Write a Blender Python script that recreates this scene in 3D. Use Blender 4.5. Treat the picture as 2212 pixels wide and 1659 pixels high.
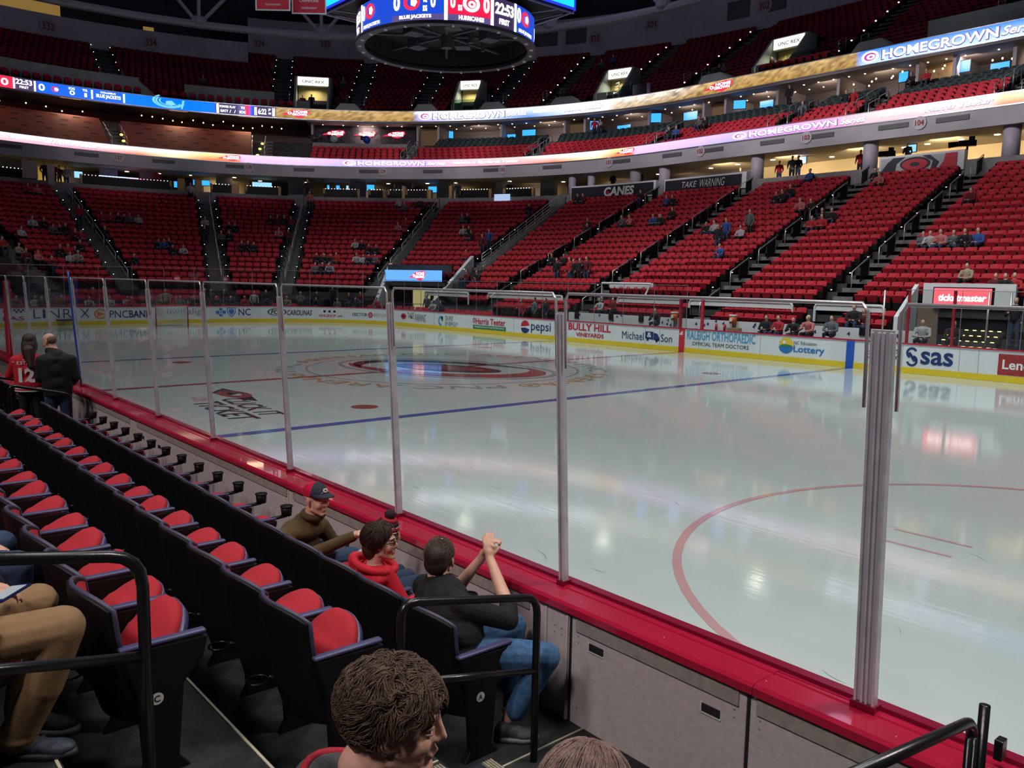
import bpy, math, random
import numpy as np
from mathutils import Vector, Matrix
random.seed(7); rng = np.random.default_rng(7)
PI = math.pi
SC = bpy.context.scene; COL = SC.collection
for _o in list(bpy.data.objects): bpy.data.objects.remove(_o, do_unlink=True)

# ------------------------------------------------------------------ camera
def setup_camera():
    cx, cy, cz, yaw, pit, roll, f = 22.8299, -16.5841, 2.96946, 0.859780621, 0.123274171, 0.017932954, 1786.87
    fw = Vector((-math.sin(yaw)*math.cos(pit), math.cos(yaw)*math.cos(pit), -math.sin(pit)))
    rt = Vector((math.cos(yaw), math.sin(yaw), 0)); up = rt.cross(fw)
    r2 = rt*math.cos(roll) + up*math.sin(roll); u2 = -rt*math.sin(roll) + up*math.cos(roll)
    cam = bpy.data.cameras.new('camera'); co = bpy.data.objects.new('camera', cam); COL.objects.link(co)
    m = Matrix.Identity(4)
    for i in range(3):
        m[i][0] = r2[i]; m[i][1] = u2[i]; m[i][2] = -fw[i]; m[i][3] = (cx, cy, cz)[i]
    co.matrix_world = m
    cam.sensor_fit = 'HORIZONTAL'; cam.sensor_width = 36; cam.lens = f*36/2212; cam.clip_start = .05; cam.clip_end = 400
    SC.camera = co
setup_camera()

# ------------------------------------------------------------------ world, light, exposure
wd = bpy.data.worlds.new('world'); SC.world = wd; wd.use_nodes = True
bg = wd.node_tree.nodes['Background']; bg.inputs[0].default_value = (.30, .32, .45, 1); bg.inputs[1].default_value = .035
ROOF_FILL = 320
SC.view_settings.view_transform = 'Standard'; SC.view_settings.look = 'None'
SC.view_settings.gamma = 1; SC.view_settings.use_curve_mapping = False; SC.view_settings.exposure = 0.0
SC.cycles.max_bounces = 7; SC.cycles.diffuse_bounces = 3; SC.cycles.glossy_bounces = 4
SC.cycles.transmission_bounces = 4; SC.cycles.transparent_max_bounces = 24
SC.cycles.sample_clamp_indirect = 4; SC.cycles.caustics_reflective = False; SC.cycles.caustics_refractive = False
SC.cycles.use_denoising = True

def lamp(kind, name, loc, target, energy, color=(1, 1, 1), size=1., spread=None, spot=None, blend=.5):
    l = bpy.data.lights.new(name, kind); o = bpy.data.objects.new(name, l); COL.objects.link(o)
    o.location = loc; d = Vector(target) - Vector(loc); o.rotation_euler = d.to_track_quat('-Z', 'Y').to_euler()
    l.energy = energy; l.color = color
    if kind == 'AREA':
        l.shape = 'SQUARE'; l.size = size
        if spread: l.spread = math.radians(spread)
    elif kind == 'SPOT':
        l.spot_size = math.radians(spot or 60); l.spot_blend = blend; l.shadow_soft_size = size
    else: l.shadow_soft_size = size
    return o
ICEW = 7600
for ix in range(6):                                    # rink floodlights in the roof steel
    for iy in (-1, 1):
        x = -24 + ix*10.5
        lamp('SPOT', 'rink_floodlight', (x, iy*9, 25) if iy < 0 else (x, 3, 25), (x, -5., 0) if iy < 0 else (x, 11., .6), ICEW*(1.35 if iy > 0 else 1.0)*(.62 + .09*ix), (.94, 1., .97), 3.5, spot=76, blend=.9)
for x in (-14, -3, 8, 19):                              # spots added to brighten the far lower bowl
    lamp('SPOT', 'bowl_fill_spot', (x+2, -6, 25), (x, 24, 6), 6800 if x > -5 else 3600, (1., .93, .93), 2.5, spot=48, blend=.9)
for x, y, tx, ty in ((-12, -2, -34, 6), (-12, 4, -29, 15), (-14, -6, -36, -6)):  # weaker added spots for the end stand
    lamp('SPOT', 'bowl_fill_spot', (x, y, 25), (tx, ty, 0), 1500, (1., .92, .95), 2.5, spot=42, blend=1.)
for s_, e in ((-84, 9000), (-66, 9000), (-52, 13000), (-38, 17000), (-26, 20000), (-13, 24000), (1, 28000), (9, 30000), (17, 30000), (25, 26000)):   # narrow spots added to brighten the club tier
    tx, ty = ((-17+s_, 33.) if s_ >= 0 else (-17-33*math.sin(math.radians(-s_)), 33*math.cos(math.radians(-s_))))
    lamp('SPOT', 'club_fill_spot', (tx*.2-6, ty*.2-3, 23), (tx, ty, 13.9), e*.68, (1., .92, .95), 1.5, spot=21, blend=.8)
for x, e in ((6, 2800), (12, 3200), (17, 3400), (22, 4200)):                    # fill spots added behind the lens for the near panels and seats
    lamp('SPOT', 'bowl_fill_spot', (x+4, -27, 17), (x, -13.6, .6), e, (1., .90, .87), 1.2, spot=46, blend=.9)
lamp('SPOT', 'bowl_fill_spot', (27, -4, 18), (21.5, -15.5, 1.5), 7500, (1., .88, .82), 1.5, spot=40, blend=.9)  # added fill from the rink side for the nearest faces
lamp('SPOT', 'bowl_fill_spot', (6, -2, 22), (15, -15.5, 1.), 2600, (1., .93, .92), 2.5, spot=44, blend=.9)  # added fill on the near seats

for x, y in ((-38, 12), (-24, 30), (-2, 34), (-42, -6)):               # added violet fill points lifting the upper walls and roof
    lamp('POINT', 'roof_fill_point', (x, y, 29), (0, 0, 0), ROOF_FILL, (.72, .68, 1.), 1.5)
# ------------------------------------------------------------------ materials
MATS = {}
def mat(name, col, rough=.6, metal=0., emit=None, es=1., coat=0., bump=0., bscale=60., vary=0., vscale=8., samp=True, spec=None, trans=0.):
    if name in MATS: return MATS[name]
    m = bpy.data.materials.new(name); m.use_nodes = True; nt = m.node_tree; b = nt.nodes['Principled BSDF']
    b.inputs['Base Color'].default_value = (*col, 1); b.inputs['Roughness'].default_value = rough; b.inputs['Metallic'].default_value = metal
    b.inputs['Coat Weight'].default_value = coat
    if spec is not None: b.inputs['Specular IOR Level'].default_value = spec
    if emit: b.inputs['Emission Color'].default_value = (*emit, 1); b.inputs['Emission Strength'].default_value = es
    if trans: b.inputs['Transmission Weight'].default_value = trans
    if vary or bump:
        tc = nt.nodes.new('ShaderNodeTexCoord')
    if vary:
        n = nt.nodes.new('ShaderNodeTexNoise'); n.inputs['Scale'].default_value = vscale; n.inputs['Detail'].default_value = 4
        nt.links.new(tc.outputs['Object'], n.inputs['Vector'])
        r = nt.nodes.new('ShaderNodeMapRange'); r.inputs[1].default_value = .3; r.inputs[2].default_value = .7
        r.inputs[3].default_value = 1 - vary; r.inputs[4].default_value = 1 + vary
        nt.links.new(n.outputs['Fac'], r.inputs[0])
        mx = nt.nodes.new('ShaderNodeVectorMath'); mx.operation = 'SCALE'; mx.inputs[0].default_value = col
        nt.links.new(r.outputs[0], mx.inputs['Scale']); nt.links.new(mx.outputs[0], b.inputs['Base Color'])
    if bump:
        n2 = nt.nodes.new('ShaderNodeTexNoise'); n2.inputs['Scale'].default_value = bscale; n2.inputs['Detail'].default_value = 5
        nt.links.new(tc.outputs['Object'], n2.inputs['Vector'])
        bm_ = nt.nodes.new('ShaderNodeBump'); bm_.inputs['Strength'].default_value = bump; bm_.inputs['Distance'].default_value = .01
        nt.links.new(n2.outputs['Fac'], bm_.inputs['Height']); nt.links.new(bm_.outputs[0], b.inputs['Normal'])
    if not samp: m.cycles.emission_sampling = 'NONE'
    MATS[name] = m; return m
def emi(name, col, s, samp=False):
    return mat(name, (0, 0, 0), .5, emit=col, es=s, samp=samp)

def glass_mat(name, tint, gl, rough=.03):
    m = bpy.data.materials.new(name); m.use_nodes = True; nt = m.node_tree; nt.nodes.clear()
    out = nt.nodes.new('ShaderNodeOutputMaterial'); mix = nt.nodes.new('ShaderNodeMixShader')
    tr = nt.nodes.new('ShaderNodeBsdfTransparent'); tr.inputs[0].default_value = (*tint, 1)
    g = nt.nodes.new('ShaderNodeBsdfGlossy'); g.inputs['Roughness'].default_value = rough; g.inputs['Color'].default_value = (.9, .9, 1, 1)
    fr = nt.nodes.new('ShaderNodeLayerWeight'); fr.inputs['Blend'].default_value = .5
    pw = nt.nodes.new('ShaderNodeMath'); pw.operation = 'POWER'; pw.inputs[1].default_value = 4.5
    mu = nt.nodes.new('ShaderNodeMath'); mu.operation = 'MULTIPLY_ADD'; mu.inputs[1].default_value = .62*gl; mu.inputs[2].default_value = .022*gl
    nt.links.new(fr.outputs['Facing'], pw.inputs[0]); nt.links.new(pw.outputs[0], mu.inputs[0]); nt.links.new(mu.outputs[0], mix.inputs[0])
    nt.links.new(tr.outputs[0], mix.inputs[1]); nt.links.new(g.outputs[0], mix.inputs[2]); nt.links.new(mix.outputs[0], out.inputs[0])
    MATS[name] = m; return m

def ice_mat(name, col, mixw=0.):
    m = bpy.data.materials.new(name); m.use_nodes = True; nt = m.node_tree; b = nt.nodes['Principled BSDF']
    b.inputs['Roughness'].default_value = .075; b.inputs['IOR'].default_value = 1.45; b.inputs['Specular IOR Level'].default_value = .8
    tc = nt.nodes.new('ShaderNodeTexCoord')
    # skate-scraped texture: long soft streaks and fine scratches
    mp = nt.nodes.new('ShaderNodeMapping'); mp.inputs['Scale'].default_value = (.25, 6., 1); mp.inputs['Rotation'].default_value = (0, 0, .35)
    nz = nt.nodes.new('ShaderNodeTexNoise'); nz.inputs['Scale'].default_value = 3.; nz.inputs['Detail'].default_value = 6
    nt.links.new(tc.outputs['Object'], mp.inputs[0]); nt.links.new(mp.outputs[0], nz.inputs['Vector'])
    r = nt.nodes.new('ShaderNodeMapRange'); r.inputs[1].default_value = .3; r.inputs[2].default_value = .7; r.inputs[3].default_value = .03; r.inputs[4].default_value = .10
    nt.links.new(nz.outputs['Fac'], r.inputs[0]); nt.links.new(r.outputs[0], b.inputs['Roughness'])
    n2 = nt.nodes.new('ShaderNodeTexNoise'); n2.inputs['Scale'].default_value = 1.1; n2.inputs['Detail'].default_value = 3
    nt.links.new(tc.outputs['Object'], n2.inputs['Vector'])
    r2 = nt.nodes.new('ShaderNodeMapRange'); r2.inputs[3].default_value = .93; r2.inputs[4].default_value = 1.05
    nt.links.new(n2.outputs['Fac'], r2.inputs[0])
    mx = nt.nodes.new('ShaderNodeVectorMath'); mx.operation = 'SCALE'; mx.inputs[0].default_value = col
    nt.links.new(r2.outputs[0], mx.inputs['Scale']); nt.links.new(mx.outputs[0], b.inputs['Base Color'])
    bp = nt.nodes.new('ShaderNodeBump'); bp.inputs['Strength'].default_value = .05; bp.inputs['Distance'].default_value = .01
    nt.links.new(nz.outputs['Fac'], bp.inputs['Height']); nt.links.new(bp.outputs[0], b.inputs['Normal'])
    MATS[name] = m; return m

ICE = ice_mat('ice', (.585, .65, .64))
ice_mat('ice_blue', (.08, .125, .40)); ice_mat('ice_red', (.42, .035, .05)); ice_mat('ice_orange', (.62, .30, .14)); ice_mat('ice_black', (.05, .05, .06))
ice_mat('ice_softred', (.36, .10, .10)); ice_mat('ice_grey', (.30, .36, .36)); ice_mat('ice_scratch', (.28, .34, .33)); ice_mat('ice_rose', (.60, .34, .36))
GLASS = glass_mat('glass', (.965, .98, .975), 1.0)
GLASSF = glass_mat('glass_far', (.90, .92, .91), 1.3)
GLASSG = glass_mat('glass_green', (.62, .76, .70), 1.5, .1)
RED = mat('red_fabric', (.40, .012, .024), .85, bump=.25, bscale=400, vary=.12, vscale=5)
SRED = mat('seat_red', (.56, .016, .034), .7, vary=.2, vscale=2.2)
BLK = mat('black_plastic', (.0045, .0045, .005), .5, bump=.1, bscale=150, spec=.3)
BLKM = mat('black_metal', (.008, .008, .01), .28, spec=.6, bump=.06, bscale=90)
RIM = mat('plum_piping', (.055, .05, .10), .45)
ARM = mat('plum_plastic', (.058, .058, .145), .4)
DFLOOR = mat('dark_floor', (.014, .015, .015), .6, vary=.5, vscale=14, bump=.2, bscale=80)
NOSE = mat('nosing', (.34, .30, .22), .5, vary=.35, vscale=60)
CONC = mat('concrete', (.26, .25, .26), .85, vary=.15, vscale=2, bump=.15)
DCONC = mat('dark_concrete', (.050, .046, .048), .9, vary=.3, vscale=2)
STEPC = mat('step_concrete', (.17, .16, .155), .85, vary=.2, vscale=3)
PALE = mat('pale_concrete', (.34, .37, .34), .8, vary=.12, vscale=1.2)
FASC = mat('fascia', (.38, .36, .40), .7, vary=.08, vscale=1.)
DARK = mat('dark', (.012, .012, .014), .8)
NAVYD = mat('night_roof', (.07, .07, .10), .9, vary=.3, vscale=.3)
STEELD = mat('roof_steel', (.38, .38, .44), .6)
WHITE = mat('white_board', (.74, .75, .78), .35, vary=.03, vscale=1.5)
WALLW = mat('white_wall', (.74, .74, .77), .6, vary=.05, vscale=2)
KICK = mat('kick_yellow', (.78, .55, .02), .4, vary=.06, vscale=3)
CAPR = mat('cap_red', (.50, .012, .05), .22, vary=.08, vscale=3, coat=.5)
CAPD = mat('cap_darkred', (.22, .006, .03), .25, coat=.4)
PANEL = mat('board_panel_grey', (.60, .52, .52), .5, vary=.09, vscale=30, bump=.12, bscale=160)
PANELD = mat('board_panel_strip', (.36, .32, .30), .6, vary=.15, vscale=25)
ALU = mat('aluminium', (.55, .55, .62), .3, .85)
ACRY = mat('clear_post', (.55, .54, .60), .25, .0, vary=.15, vscale=12, spec=.8)
STEEL = mat('rail_steel', (.62, .62, .60), .35, .7)
BEIGE = mat('beige_wall', (.50, .40, .24), .7, vary=.06, vscale=.8)
TAN = mat('suite_ceiling', (.42, .36, .34), .7, vary=.05, vscale=1)
RUST = mat('rust_cover', (.30, .065, .02), .8, vary=.15, vscale=1.2)
GSEAT = mat('green_seat', (.020, .042, .042), .6, vary=.3, vscale=3)
WOOD = mat('light_wood', (.50, .30, .12), .5, vary=.15, vscale=9)
DKWOOD = mat('dark_wood', (.10, .025, .02), .5, vary=.2, vscale=5)
SKIN = mat('skin', (.66, .37, .27), .55, vary=.10, vscale=25, bump=.1, bscale=120)
BLACK = mat('black_ink', (.012, .014, .03), .5); REDI = mat('red_ink', (.55, .02, .04), .5); BLUEI = mat('blue_ink', (.03, .18, .52), .5)
NAVY = mat('navy_ink', (.012, .035, .16), .5); ORI = mat('orange_ink', (.72, .22, .06), .5); GRNI = mat('green_ink', (.03, .22, .09), .5)
GREYI = mat('grey_ink', (.25, .26, .28), .5); WHI = mat('white_ink', (.85, .85, .85), .5); CYI = mat('cyan_ink', (.05, .35, .62), .5); YEL = mat('yellow_ink', (.85, .55, .04), .5)
BLUELINE = mat('blue_stripe', (.02, .10, .50), .4); REDLINE = mat('red_stripe', (.60, .02, .05), .4)

# ------------------------------------------------------------------ mesh helpers
class MB:
    def __init__(s): s.v = []; s.f = []; s.m = []; s.k = 0
    def add(s, vs, fs, mi=0):
        n = len(s.v); s.v += [tuple(p) for p in vs]; s.f += [tuple(i+n for i in f) for f in fs]; s.m += [mi]*len(fs)
    def box(s, c, d, mi=0, rz=0., R=None):
        x, y, z = d[0]/2, d[1]/2, d[2]/2
        vs = [Vector((a, b, e)) for a in (-x, x) for b in (-y, y) for e in (-z, z)]
        M = R if R is not None else Matrix.Rotation(rz, 3, 'Z')
        s.add([M @ p + Vector(c) for p in vs], [(0, 1, 3, 2), (4, 6, 7, 5), (0, 4, 5, 1), (2, 3, 7, 6), (0, 2, 6, 4), (1, 5, 7, 3)], mi)
    def tube(s, path, r, n=8, mi=0, cap=True, closed=False):
        P = [Vector(p) for p in path]; L = len(P); rs = r if isinstance(r, (list, tuple)) else [r]*L
        rings = []; prev = None
        for i in range(L):
            if closed: t = P[(i+1) % L] - P[i-1]
            else: t = (P[min(i+1, L-1)] - P[max(i-1, 0)])
            t = t.normalized() if t.length > 1e-9 else Vector((0, 0, 1))
            u = prev if prev is not None else (Vector((0, 0, 1)) if abs(t.z) < .9 else Vector((1, 0, 0)))
            u = (u - t*u.dot(t)).normalized(); w = t.cross(u); prev = u
            rings.append([P[i] + (u*math.cos(a) + w*math.sin(a))*rs[i] for a in [2*PI*k/n for k in range(n)]])
        vs = [p for g in rings for p in g]; fs = []
        for i in range(L if closed else L-1):
            j = (i+1) % L
            for k in range(n): fs.append((i*n+k, i*n+(k+1) % n, j*n+(k+1) % n, j*n+k))
        if cap and not closed: fs += [tuple(range(n))[::-1], tuple((L-1)*n+k for k in range(n))]
        s.add(vs, fs, mi)
    def ell(s, c, r, nu=14, nv=8, mi=0, R=None):
        M = R if R is not None else Matrix.Identity(3); vs = []; fs = []
        for i in range(nv+1):
            t = PI*i/nv
            for k in range(nu):
                a = 2*PI*k/nu; vs.append(M @ Vector((r[0]*math.sin(t)*math.cos(a), r[1]*math.sin(t)*math.sin(a), r[2]*math.cos(t))) + Vector(c))
        for i in range(nv):
            for k in range(nu): fs.append((i*nu+k, (i+1)*nu+k, (i+1)*nu+(k+1) % nu, i*nu+(k+1) % nu))
        s.add(vs, fs, mi)
    def quad(s, a, b, c, d, mi=0): s.add([a, b, c, d], [(0, 1, 2, 3)], mi)
    def grid(s, fn, nu, nv, mi=0, thick=None):
        vs = [fn(i/nu, j/nv) for j in range(nv+1) for i in range(nu+1)]
        s.add(vs, [(j*(nu+1)+i, j*(nu+1)+i+1, (j+1)*(nu+1)+i+1, (j+1)*(nu+1)+i) for j in range(nv) for i in range(nu)], mi)
    def prism(s, pts, z0, z1, mi=0, fn=None):
        n = len(pts); g = fn or (lambda x, y, z: (x, y, z))
        s.add([g(x, y, z0) for x, y in pts] + [g(x, y, z1) for x, y in pts], [tuple(range(n))[::-1], tuple(range(n, 2*n))] + [(i, (i+1) % n, n+(i+1) % n, n+i) for i in range(n)], mi)
    def build(s, name, mats, parent=None, smooth=False, loc=None, bevel=0):
        me = bpy.data.meshes.new(name); me.from_pydata(s.v, [], s.f); me.update()
        for m in (mats if isinstance(mats, (list, tuple)) else [mats]): me.materials.append(m)
        me.polygons.foreach_set('material_index', s.m)
        if smooth: me.polygons.foreach_set('use_smooth', [True]*len(me.polygons))
        o = bpy.data.objects.new(name, me); COL.objects.link(o)
        if parent: o.parent = parent
        if loc: o.location = loc
        if bevel:
            b = o.modifiers.new('b', 'BEVEL'); b.width = bevel; b.segments = 2; b.limit_method = 'ANGLE'
        return o
def tag(o, label=None, cat=None, group=None, kind=None):
    if label: o['label'] = label
    if cat: o['category'] = cat
    if group: o['group'] = group
    if kind: o['kind'] = kind
    return o
def struct(o): o['kind'] = 'structure'; return o
def empty(name, loc=(0, 0, 0), rz=0.):
    o = bpy.data.objects.new(name, None); COL.objects.link(o); o.location = loc; o.rotation_euler = (0, 0, rz); o.empty_display_size = .1; return o
def inst(src, loc, rz=0., parent=None, scale=None):
    o = src.copy(); COL.objects.link(o); o.location = loc; o.rotation_euler = (0, 0, rz); o.parent = parent
    if scale: o.scale = (scale,)*3
    return o
ORD = ['zeroth', 'first', 'second', 'third', 'fourth', 'fifth', 'sixth', 'seventh', 'eighth', 'ninth', 'tenth', 'eleventh', 'twelfth', 'thirteenth', 'fourteenth', 'fifteenth', 'sixteenth', 'seventeenth', 'eighteenth', 'nineteenth', 'twentieth', 'twenty-first', 'twenty-second', 'twenty-third', 'twenty-fourth', 'twenty-fifth', 'twenty-sixth', 'twenty-seventh', 'twenty-eighth', 'twenty-ninth', 'thirtieth']
def od(n): return ORD[n] if n < len(ORD) else '%dth' % n

# text meshes ------------------------------------------------------
TXT = {}
def text_poly(s, bold=0., shear=0.):
    k = (s, bold, shear)
    if k in TXT: return TXT[k]
    cu = bpy.data.curves.new('t', 'FONT'); cu.body = s; cu.offset = bold; cu.shear = shear; cu.resolution_u = 3
    ob = bpy.data.objects.new('t', cu); COL.objects.link(ob)
    bpy.context.view_layer.update()
    me = bpy.data.meshes.new_from_object(ob.evaluated_get(bpy.context.evaluated_depsgraph_get()))
    v = np.array([p.co[:] for p in me.vertices]) if len(me.vertices) else np.zeros((1, 3)); f = [tuple(p.vertices) for p in me.polygons]
    bpy.data.objects.remove(ob, do_unlink=True); bpy.data.meshes.remove(me)
    mn = v.min(0); mx = v.max(0); w = max(mx[0]-mn[0], 1e-6); h = max(mx[1]-mn[1], 1e-6)
    uv = np.stack([(v[:, 0]-mn[0])/w, (v[:, 1]-mn[1])/h], 1)
    TXT[k] = (uv, f, w/h); return TXT[k]
def put_text(mb, s, fn, u0, u1, v0, v1, mi=0, bold=.02, shear=0.):
    """fn(u, v) -> 3D point, fills the rectangle u0..u1, v0..v1 with the word"""
    uv, f, a = text_poly(s, bold, shear)
    mb.add([fn(u0+(u1-u0)*p[0], v0+(v1-v0)*p[1]) for p in uv], f, mi)
def disc(mb, fn, cu, cv, ru, rv, mi=0, n=20, a0=0., a1=2*PI, inner=0., rot=0.):
    P = []; Q = []
    for i in range(n+1):
        a = a0+(a1-a0)*i/n; x, y = math.cos(a), math.sin(a); c, s_ = math.cos(rot), math.sin(rot); X, Y = x*c-y*s_, x*s_+y*c
        P.append(fn(cu+ru*X, cv+rv*Y)); Q.append(fn(cu+ru*inner*X, cv+rv*inner*Y))
    m = n+1; mb.add(P+Q, [(i, i+1, m+i+1, m+i) for i in range(n)], mi)
def poly(mb, fn, pts, mi=0): mb.add([fn(*p) for p in pts], [tuple(range(len(pts)))], mi)

# the bowl: straight along the far side, half circle of centre (-17, 0) round the end.  s > 0 metres to the right of x = -17, s < 0 degrees round the end
CX = -17.
def S(s, r, z):
    if s >= 0: return Vector((CX+s, r, z))
    a = math.radians(-s); return Vector((CX-r*math.sin(a), r*math.cos(a), z))
def facing(s): return PI if s >= 0 else PI + math.radians(-s)     # rotation of something whose front (+y) looks at the rink
def srange(s0, s1, step=2.):
    out = [s0]; x = s0
    while x < s1-1e-6:
        nx = min(x+(step if x < 0 else 6.), s1)
        if x < 0 < nx: nx = 0.
        out.append(nx); x = nx
    return out
def sweep(mb, s0, s1, prof, mi=0, step=2., caps=True):
    ss = srange(s0, s1, step); n = len(prof)
    vs = [S(s, r, z) for s in ss for r, z in prof]; fs = []
    for i in range(len(ss)-1):
        for k in range(n): fs.append((i*n+k, (i+1)*n+k, (i+1)*n+(k+1) % n, i*n+(k+1) % n))
    if caps: fs += [tuple(range(n)), tuple((len(ss)-1)*n+k for k in range(n))[::-1]]
    mb.add(vs, fs, mi)
def ds(s, r, m): return s + (m if s > 0 or (s == 0 and m > 0) else math.degrees(m/r))   # move m metres along s

# ================================================================== RINK
HX, HY, CR = 30.48, 12.95, 8.53
def rink_outline(off=0., n=14):
    pts = []
    for cx, cy, a0 in ((HX-CR, HY-CR, 0), (-HX+CR, HY-CR, 90), (-HX+CR, -HY+CR, 180), (HX-CR, -HY+CR, 270)):
        for i in range(n+1):
            a = math.radians(a0+90*i/n); pts.append((cx+(CR+off)*math.cos(a), cy+(CR+off)*math.sin(a)))
    return pts
def B(b, z, off=0.):
    """point on the far boards; b runs left from the red line (b = -x on the straight) and round the left end, off is metres inwards"""
    L1 = HX-CR; q = CR*PI/2; E = 2*(HY-CR)
    if b <= L1: return Vector((-b, HY-off, z))
    if b <= L1+q:
        a = (b-L1)/CR; return Vector((-L1-(CR-off)*math.sin(a), HY-CR+(CR-off)*math.cos(a), z))
    if b <= L1+q+E: return Vector((-HX+off, HY-CR-(b-L1-q), z))
    a = (b-L1-q-E)/CR
    if a <= PI/2: return Vector((-L1-(CR-off)*math.cos(a), -HY+CR-(CR-off)*math.sin(a), z))
    return Vector((-L1+(b-L1-2*q-E), -HY+off, z))
def bband(mb, b0, b1, z0, z1, o0, o1, mi=0, step=.7):
    n = max(1, int(math.ceil((b1-b0)/step))); prof = ((z0, o0), (z1, o0), (z1, o1), (z0, o1)); vs = []
    for i in range(n+1):
        b = b0+(b1-b0)*i/n
        vs += [B(b, z, o) for z, o in prof]
    fs = [(i*4+k, (i+1)*4+k, (i+1)*4+(k+1) % 4, i*4+(k+1) % 4) for i in range(n) for k in range(4)]
    fs += [(0, 1, 2, 3), (n*4+3, n*4+2, n*4+1, n*4)]
    mb.add(vs, fs, mi)

def build_ice():
    mb = MB(); mb.prism(rink_outline(), -.10, 0.); ice = struct(mb.build('floor', ICE))
    Z = .003
    def part(name, fill, m):
        b = MB(); fill(b); o = b.build(name, MATS[m], ice); return o
    def strip(b, x0, x1, y0, y1, z=Z): b.quad((x0, y0, z), (x1, y0, z), (x1, y1, z), (x0, y1, z))
    def ring(b, cx, cy, r, w, a0=0., a1=2*PI, z=Z):
        disc(b, lambda x, y: (x, y, z), cx, cy, r+w/2, r+w/2, 0, 72, a0, a1, (r-w/2)/(r+w/2))
    def dot(b, cx, cy, r): disc(b, lambda x, y: (x, y, Z), cx, cy, r, r, 0, 32)
    for x in (-7.77, 7.77): part('blue_line', lambda b: strip(b, x-.15, x+.15, -HY, HY), 'ice_blue')
    part('centre_line', lambda b: (strip(b, -.15, .15, -HY, HY)), 'ice_softred')
    for x in (-27.13, 27.13): part('goal_line', lambda b: strip(b, x-.025, x+.025, -10.6, 10.6), 'ice_softred')
    for sx in (-1, 1):
        for sy in (-1, 1):
            part('faceoff_spot', lambda b: dot(b, sx*6.1, sy*6.71, .32), 'ice_softred')
            def circ(b):
                ring(b, sx*21.03, sy*6.71, 4.57, .10); dot(b, sx*21.03, sy*6.71, .3)
                for k in (-1, 1):
                    for j in (-1, 1):
                        x = sx*21.03+k*1.75 - (.6 if k < 0 else -.6)*0; strip(b, min(x, x+k*.9), max(x, x+k*.9), sy*6.71+j*.28-.03, sy*6.71+j*.28+.03)
            part('faceoff_circle', circ, 'ice_rose')
    part('crease', lambda b: disc(b, lambda x, y: (x, y, Z*.5), -27.1, 0, 1.83, 1.83, 0, 24, -PI/2, PI/2), 'ice_grey')
    part('centre_circle', lambda b: ring(b, 0, 0, 4.57, .06, z=Z*2), 'ice_grey')
    # hurricane swirl emblem, a tilted eye with a long red tail
    T = lambda x, y, z=Z*2.5: (lambda X, Y: (X, Y, z))(x*.94-y*.34, x*.34+y*.94)
    part('emblem_ring', lambda b: disc(b, lambda x, y: T(x, y, Z*2.2), 0, 0, 4.15, 2.6, 0, 60, inner=.955), 'ice_grey')
    def tail(b):
        P = []; Q = []
        for i in range(41):
            a = math.radians(-160 + 215*i/40); w = math.sin(PI*i/40)**.8
            P.append(T(3.75*math.cos(a), 2.25*math.sin(a))); Q.append(T((3.75-1.15*w)*math.cos(a), (2.25-.75*w)*math.sin(a)))
        b.add(P+Q, [(i, i+1, 42+i, 41+i) for i in range(40)])
    part('emblem_tail', tail, 'ice_softred')
    def tail2(b):
        P = []; Q = []
        for i in range(41):
            a = math.radians(40 + 190*i/40); w = math.sin(PI*i/40)**.8
            P.append(T(3.6*math.cos(a), 2.1*math.sin(a))); Q.append(T((3.6-.95*w)*math.cos(a), (2.1-.7*w)*math.sin(a)))
        b.add(P+Q, [(i, i+1, 42+i, 41+i) for i in range(40)])
    part('emblem_black_tail', tail2, 'ice_black')  # black tail printed in the emblem
    part('emblem_eye_rim', lambda b: disc(b, lambda x, y: T(x, y, Z*2.6), .1, 0, 2.1, .95, 0, 40), 'ice_black')
    part('emblem_eye', lambda b: disc(b, lambda x, y: T(x, y, Z*3), .0, .03, 1.55, .62, 0, 40), 'ice_softred')
    for q in range(4):
        base = math.radians(-8-90*q)
        def fn(u, v): a = base - math.radians(9+78*u); r = 4.95+.62*v; return (r*math.cos(a), r*math.sin(a), Z*2)
        part('circle_lettering', lambda b: put_text(b, 'PNC', fn, 0, .36, 0, 1, bold=.0), 'ice_grey')
        part('circle_lettering', lambda b: put_text(b, 'ARENA', fn, .42, 1, 0, 1, bold=.0), 'ice_orange')
        def lg(b):
            c = (5.25*math.cos(base), 5.25*math.sin(base))
            disc(b, lambda x, y: (x, y, Z*2), *c, .33, .33, 0, 24, inner=.78); b.add([(c[0]+.18*math.cos(k*2.094+base), c[1]+.18*math.sin(k*2.094+base), Z*2) for k in range(3)], [(0, 1, 2)])
        part('circle_emblem', lg, 'ice_orange')
    # buckled-belt safety advert in the near neutral zone
    A = Vector((3.05, -8.5, 0)); U = Vector((3.3, -.0, 0)); 
    def ad(ox, oy, w, h, sl): return lambda u, v: (ox+w*u+sl*v, oy+h*v-.18*u, Z)
    part('ad_lettering', lambda b: put_text(b, 'CLICK IT', ad(3.1, -9.0, 2.9, .55, .1), 0, 1, 0, 1), 'ice_black')
    part('ad_lettering', lambda b: put_text(b, 'OR', ad(2.4, -9.45, .8, .5, .1), 0, 1, 0, 1), 'ice_rose')
    part('ad_lettering', lambda b: put_text(b, 'TICKET', ad(3.3, -9.75, 2.9, .62, .1), 0, 1, 0, 1), 'ice_black')
    def belt(b):
        b.add([(1.2, -8.15, Z), (1.9, -8.75, Z), (2.6, -8.55, Z), (2.3, -8.05, Z)], [(0, 1, 2, 3)])
        b.add([(3.1, -8.15, Z), (3.9, -8.35, Z), (3.2, -8.6, Z)], [(0, 1, 2)])
    part('ad_emblem', belt, 'ice_black')
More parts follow.
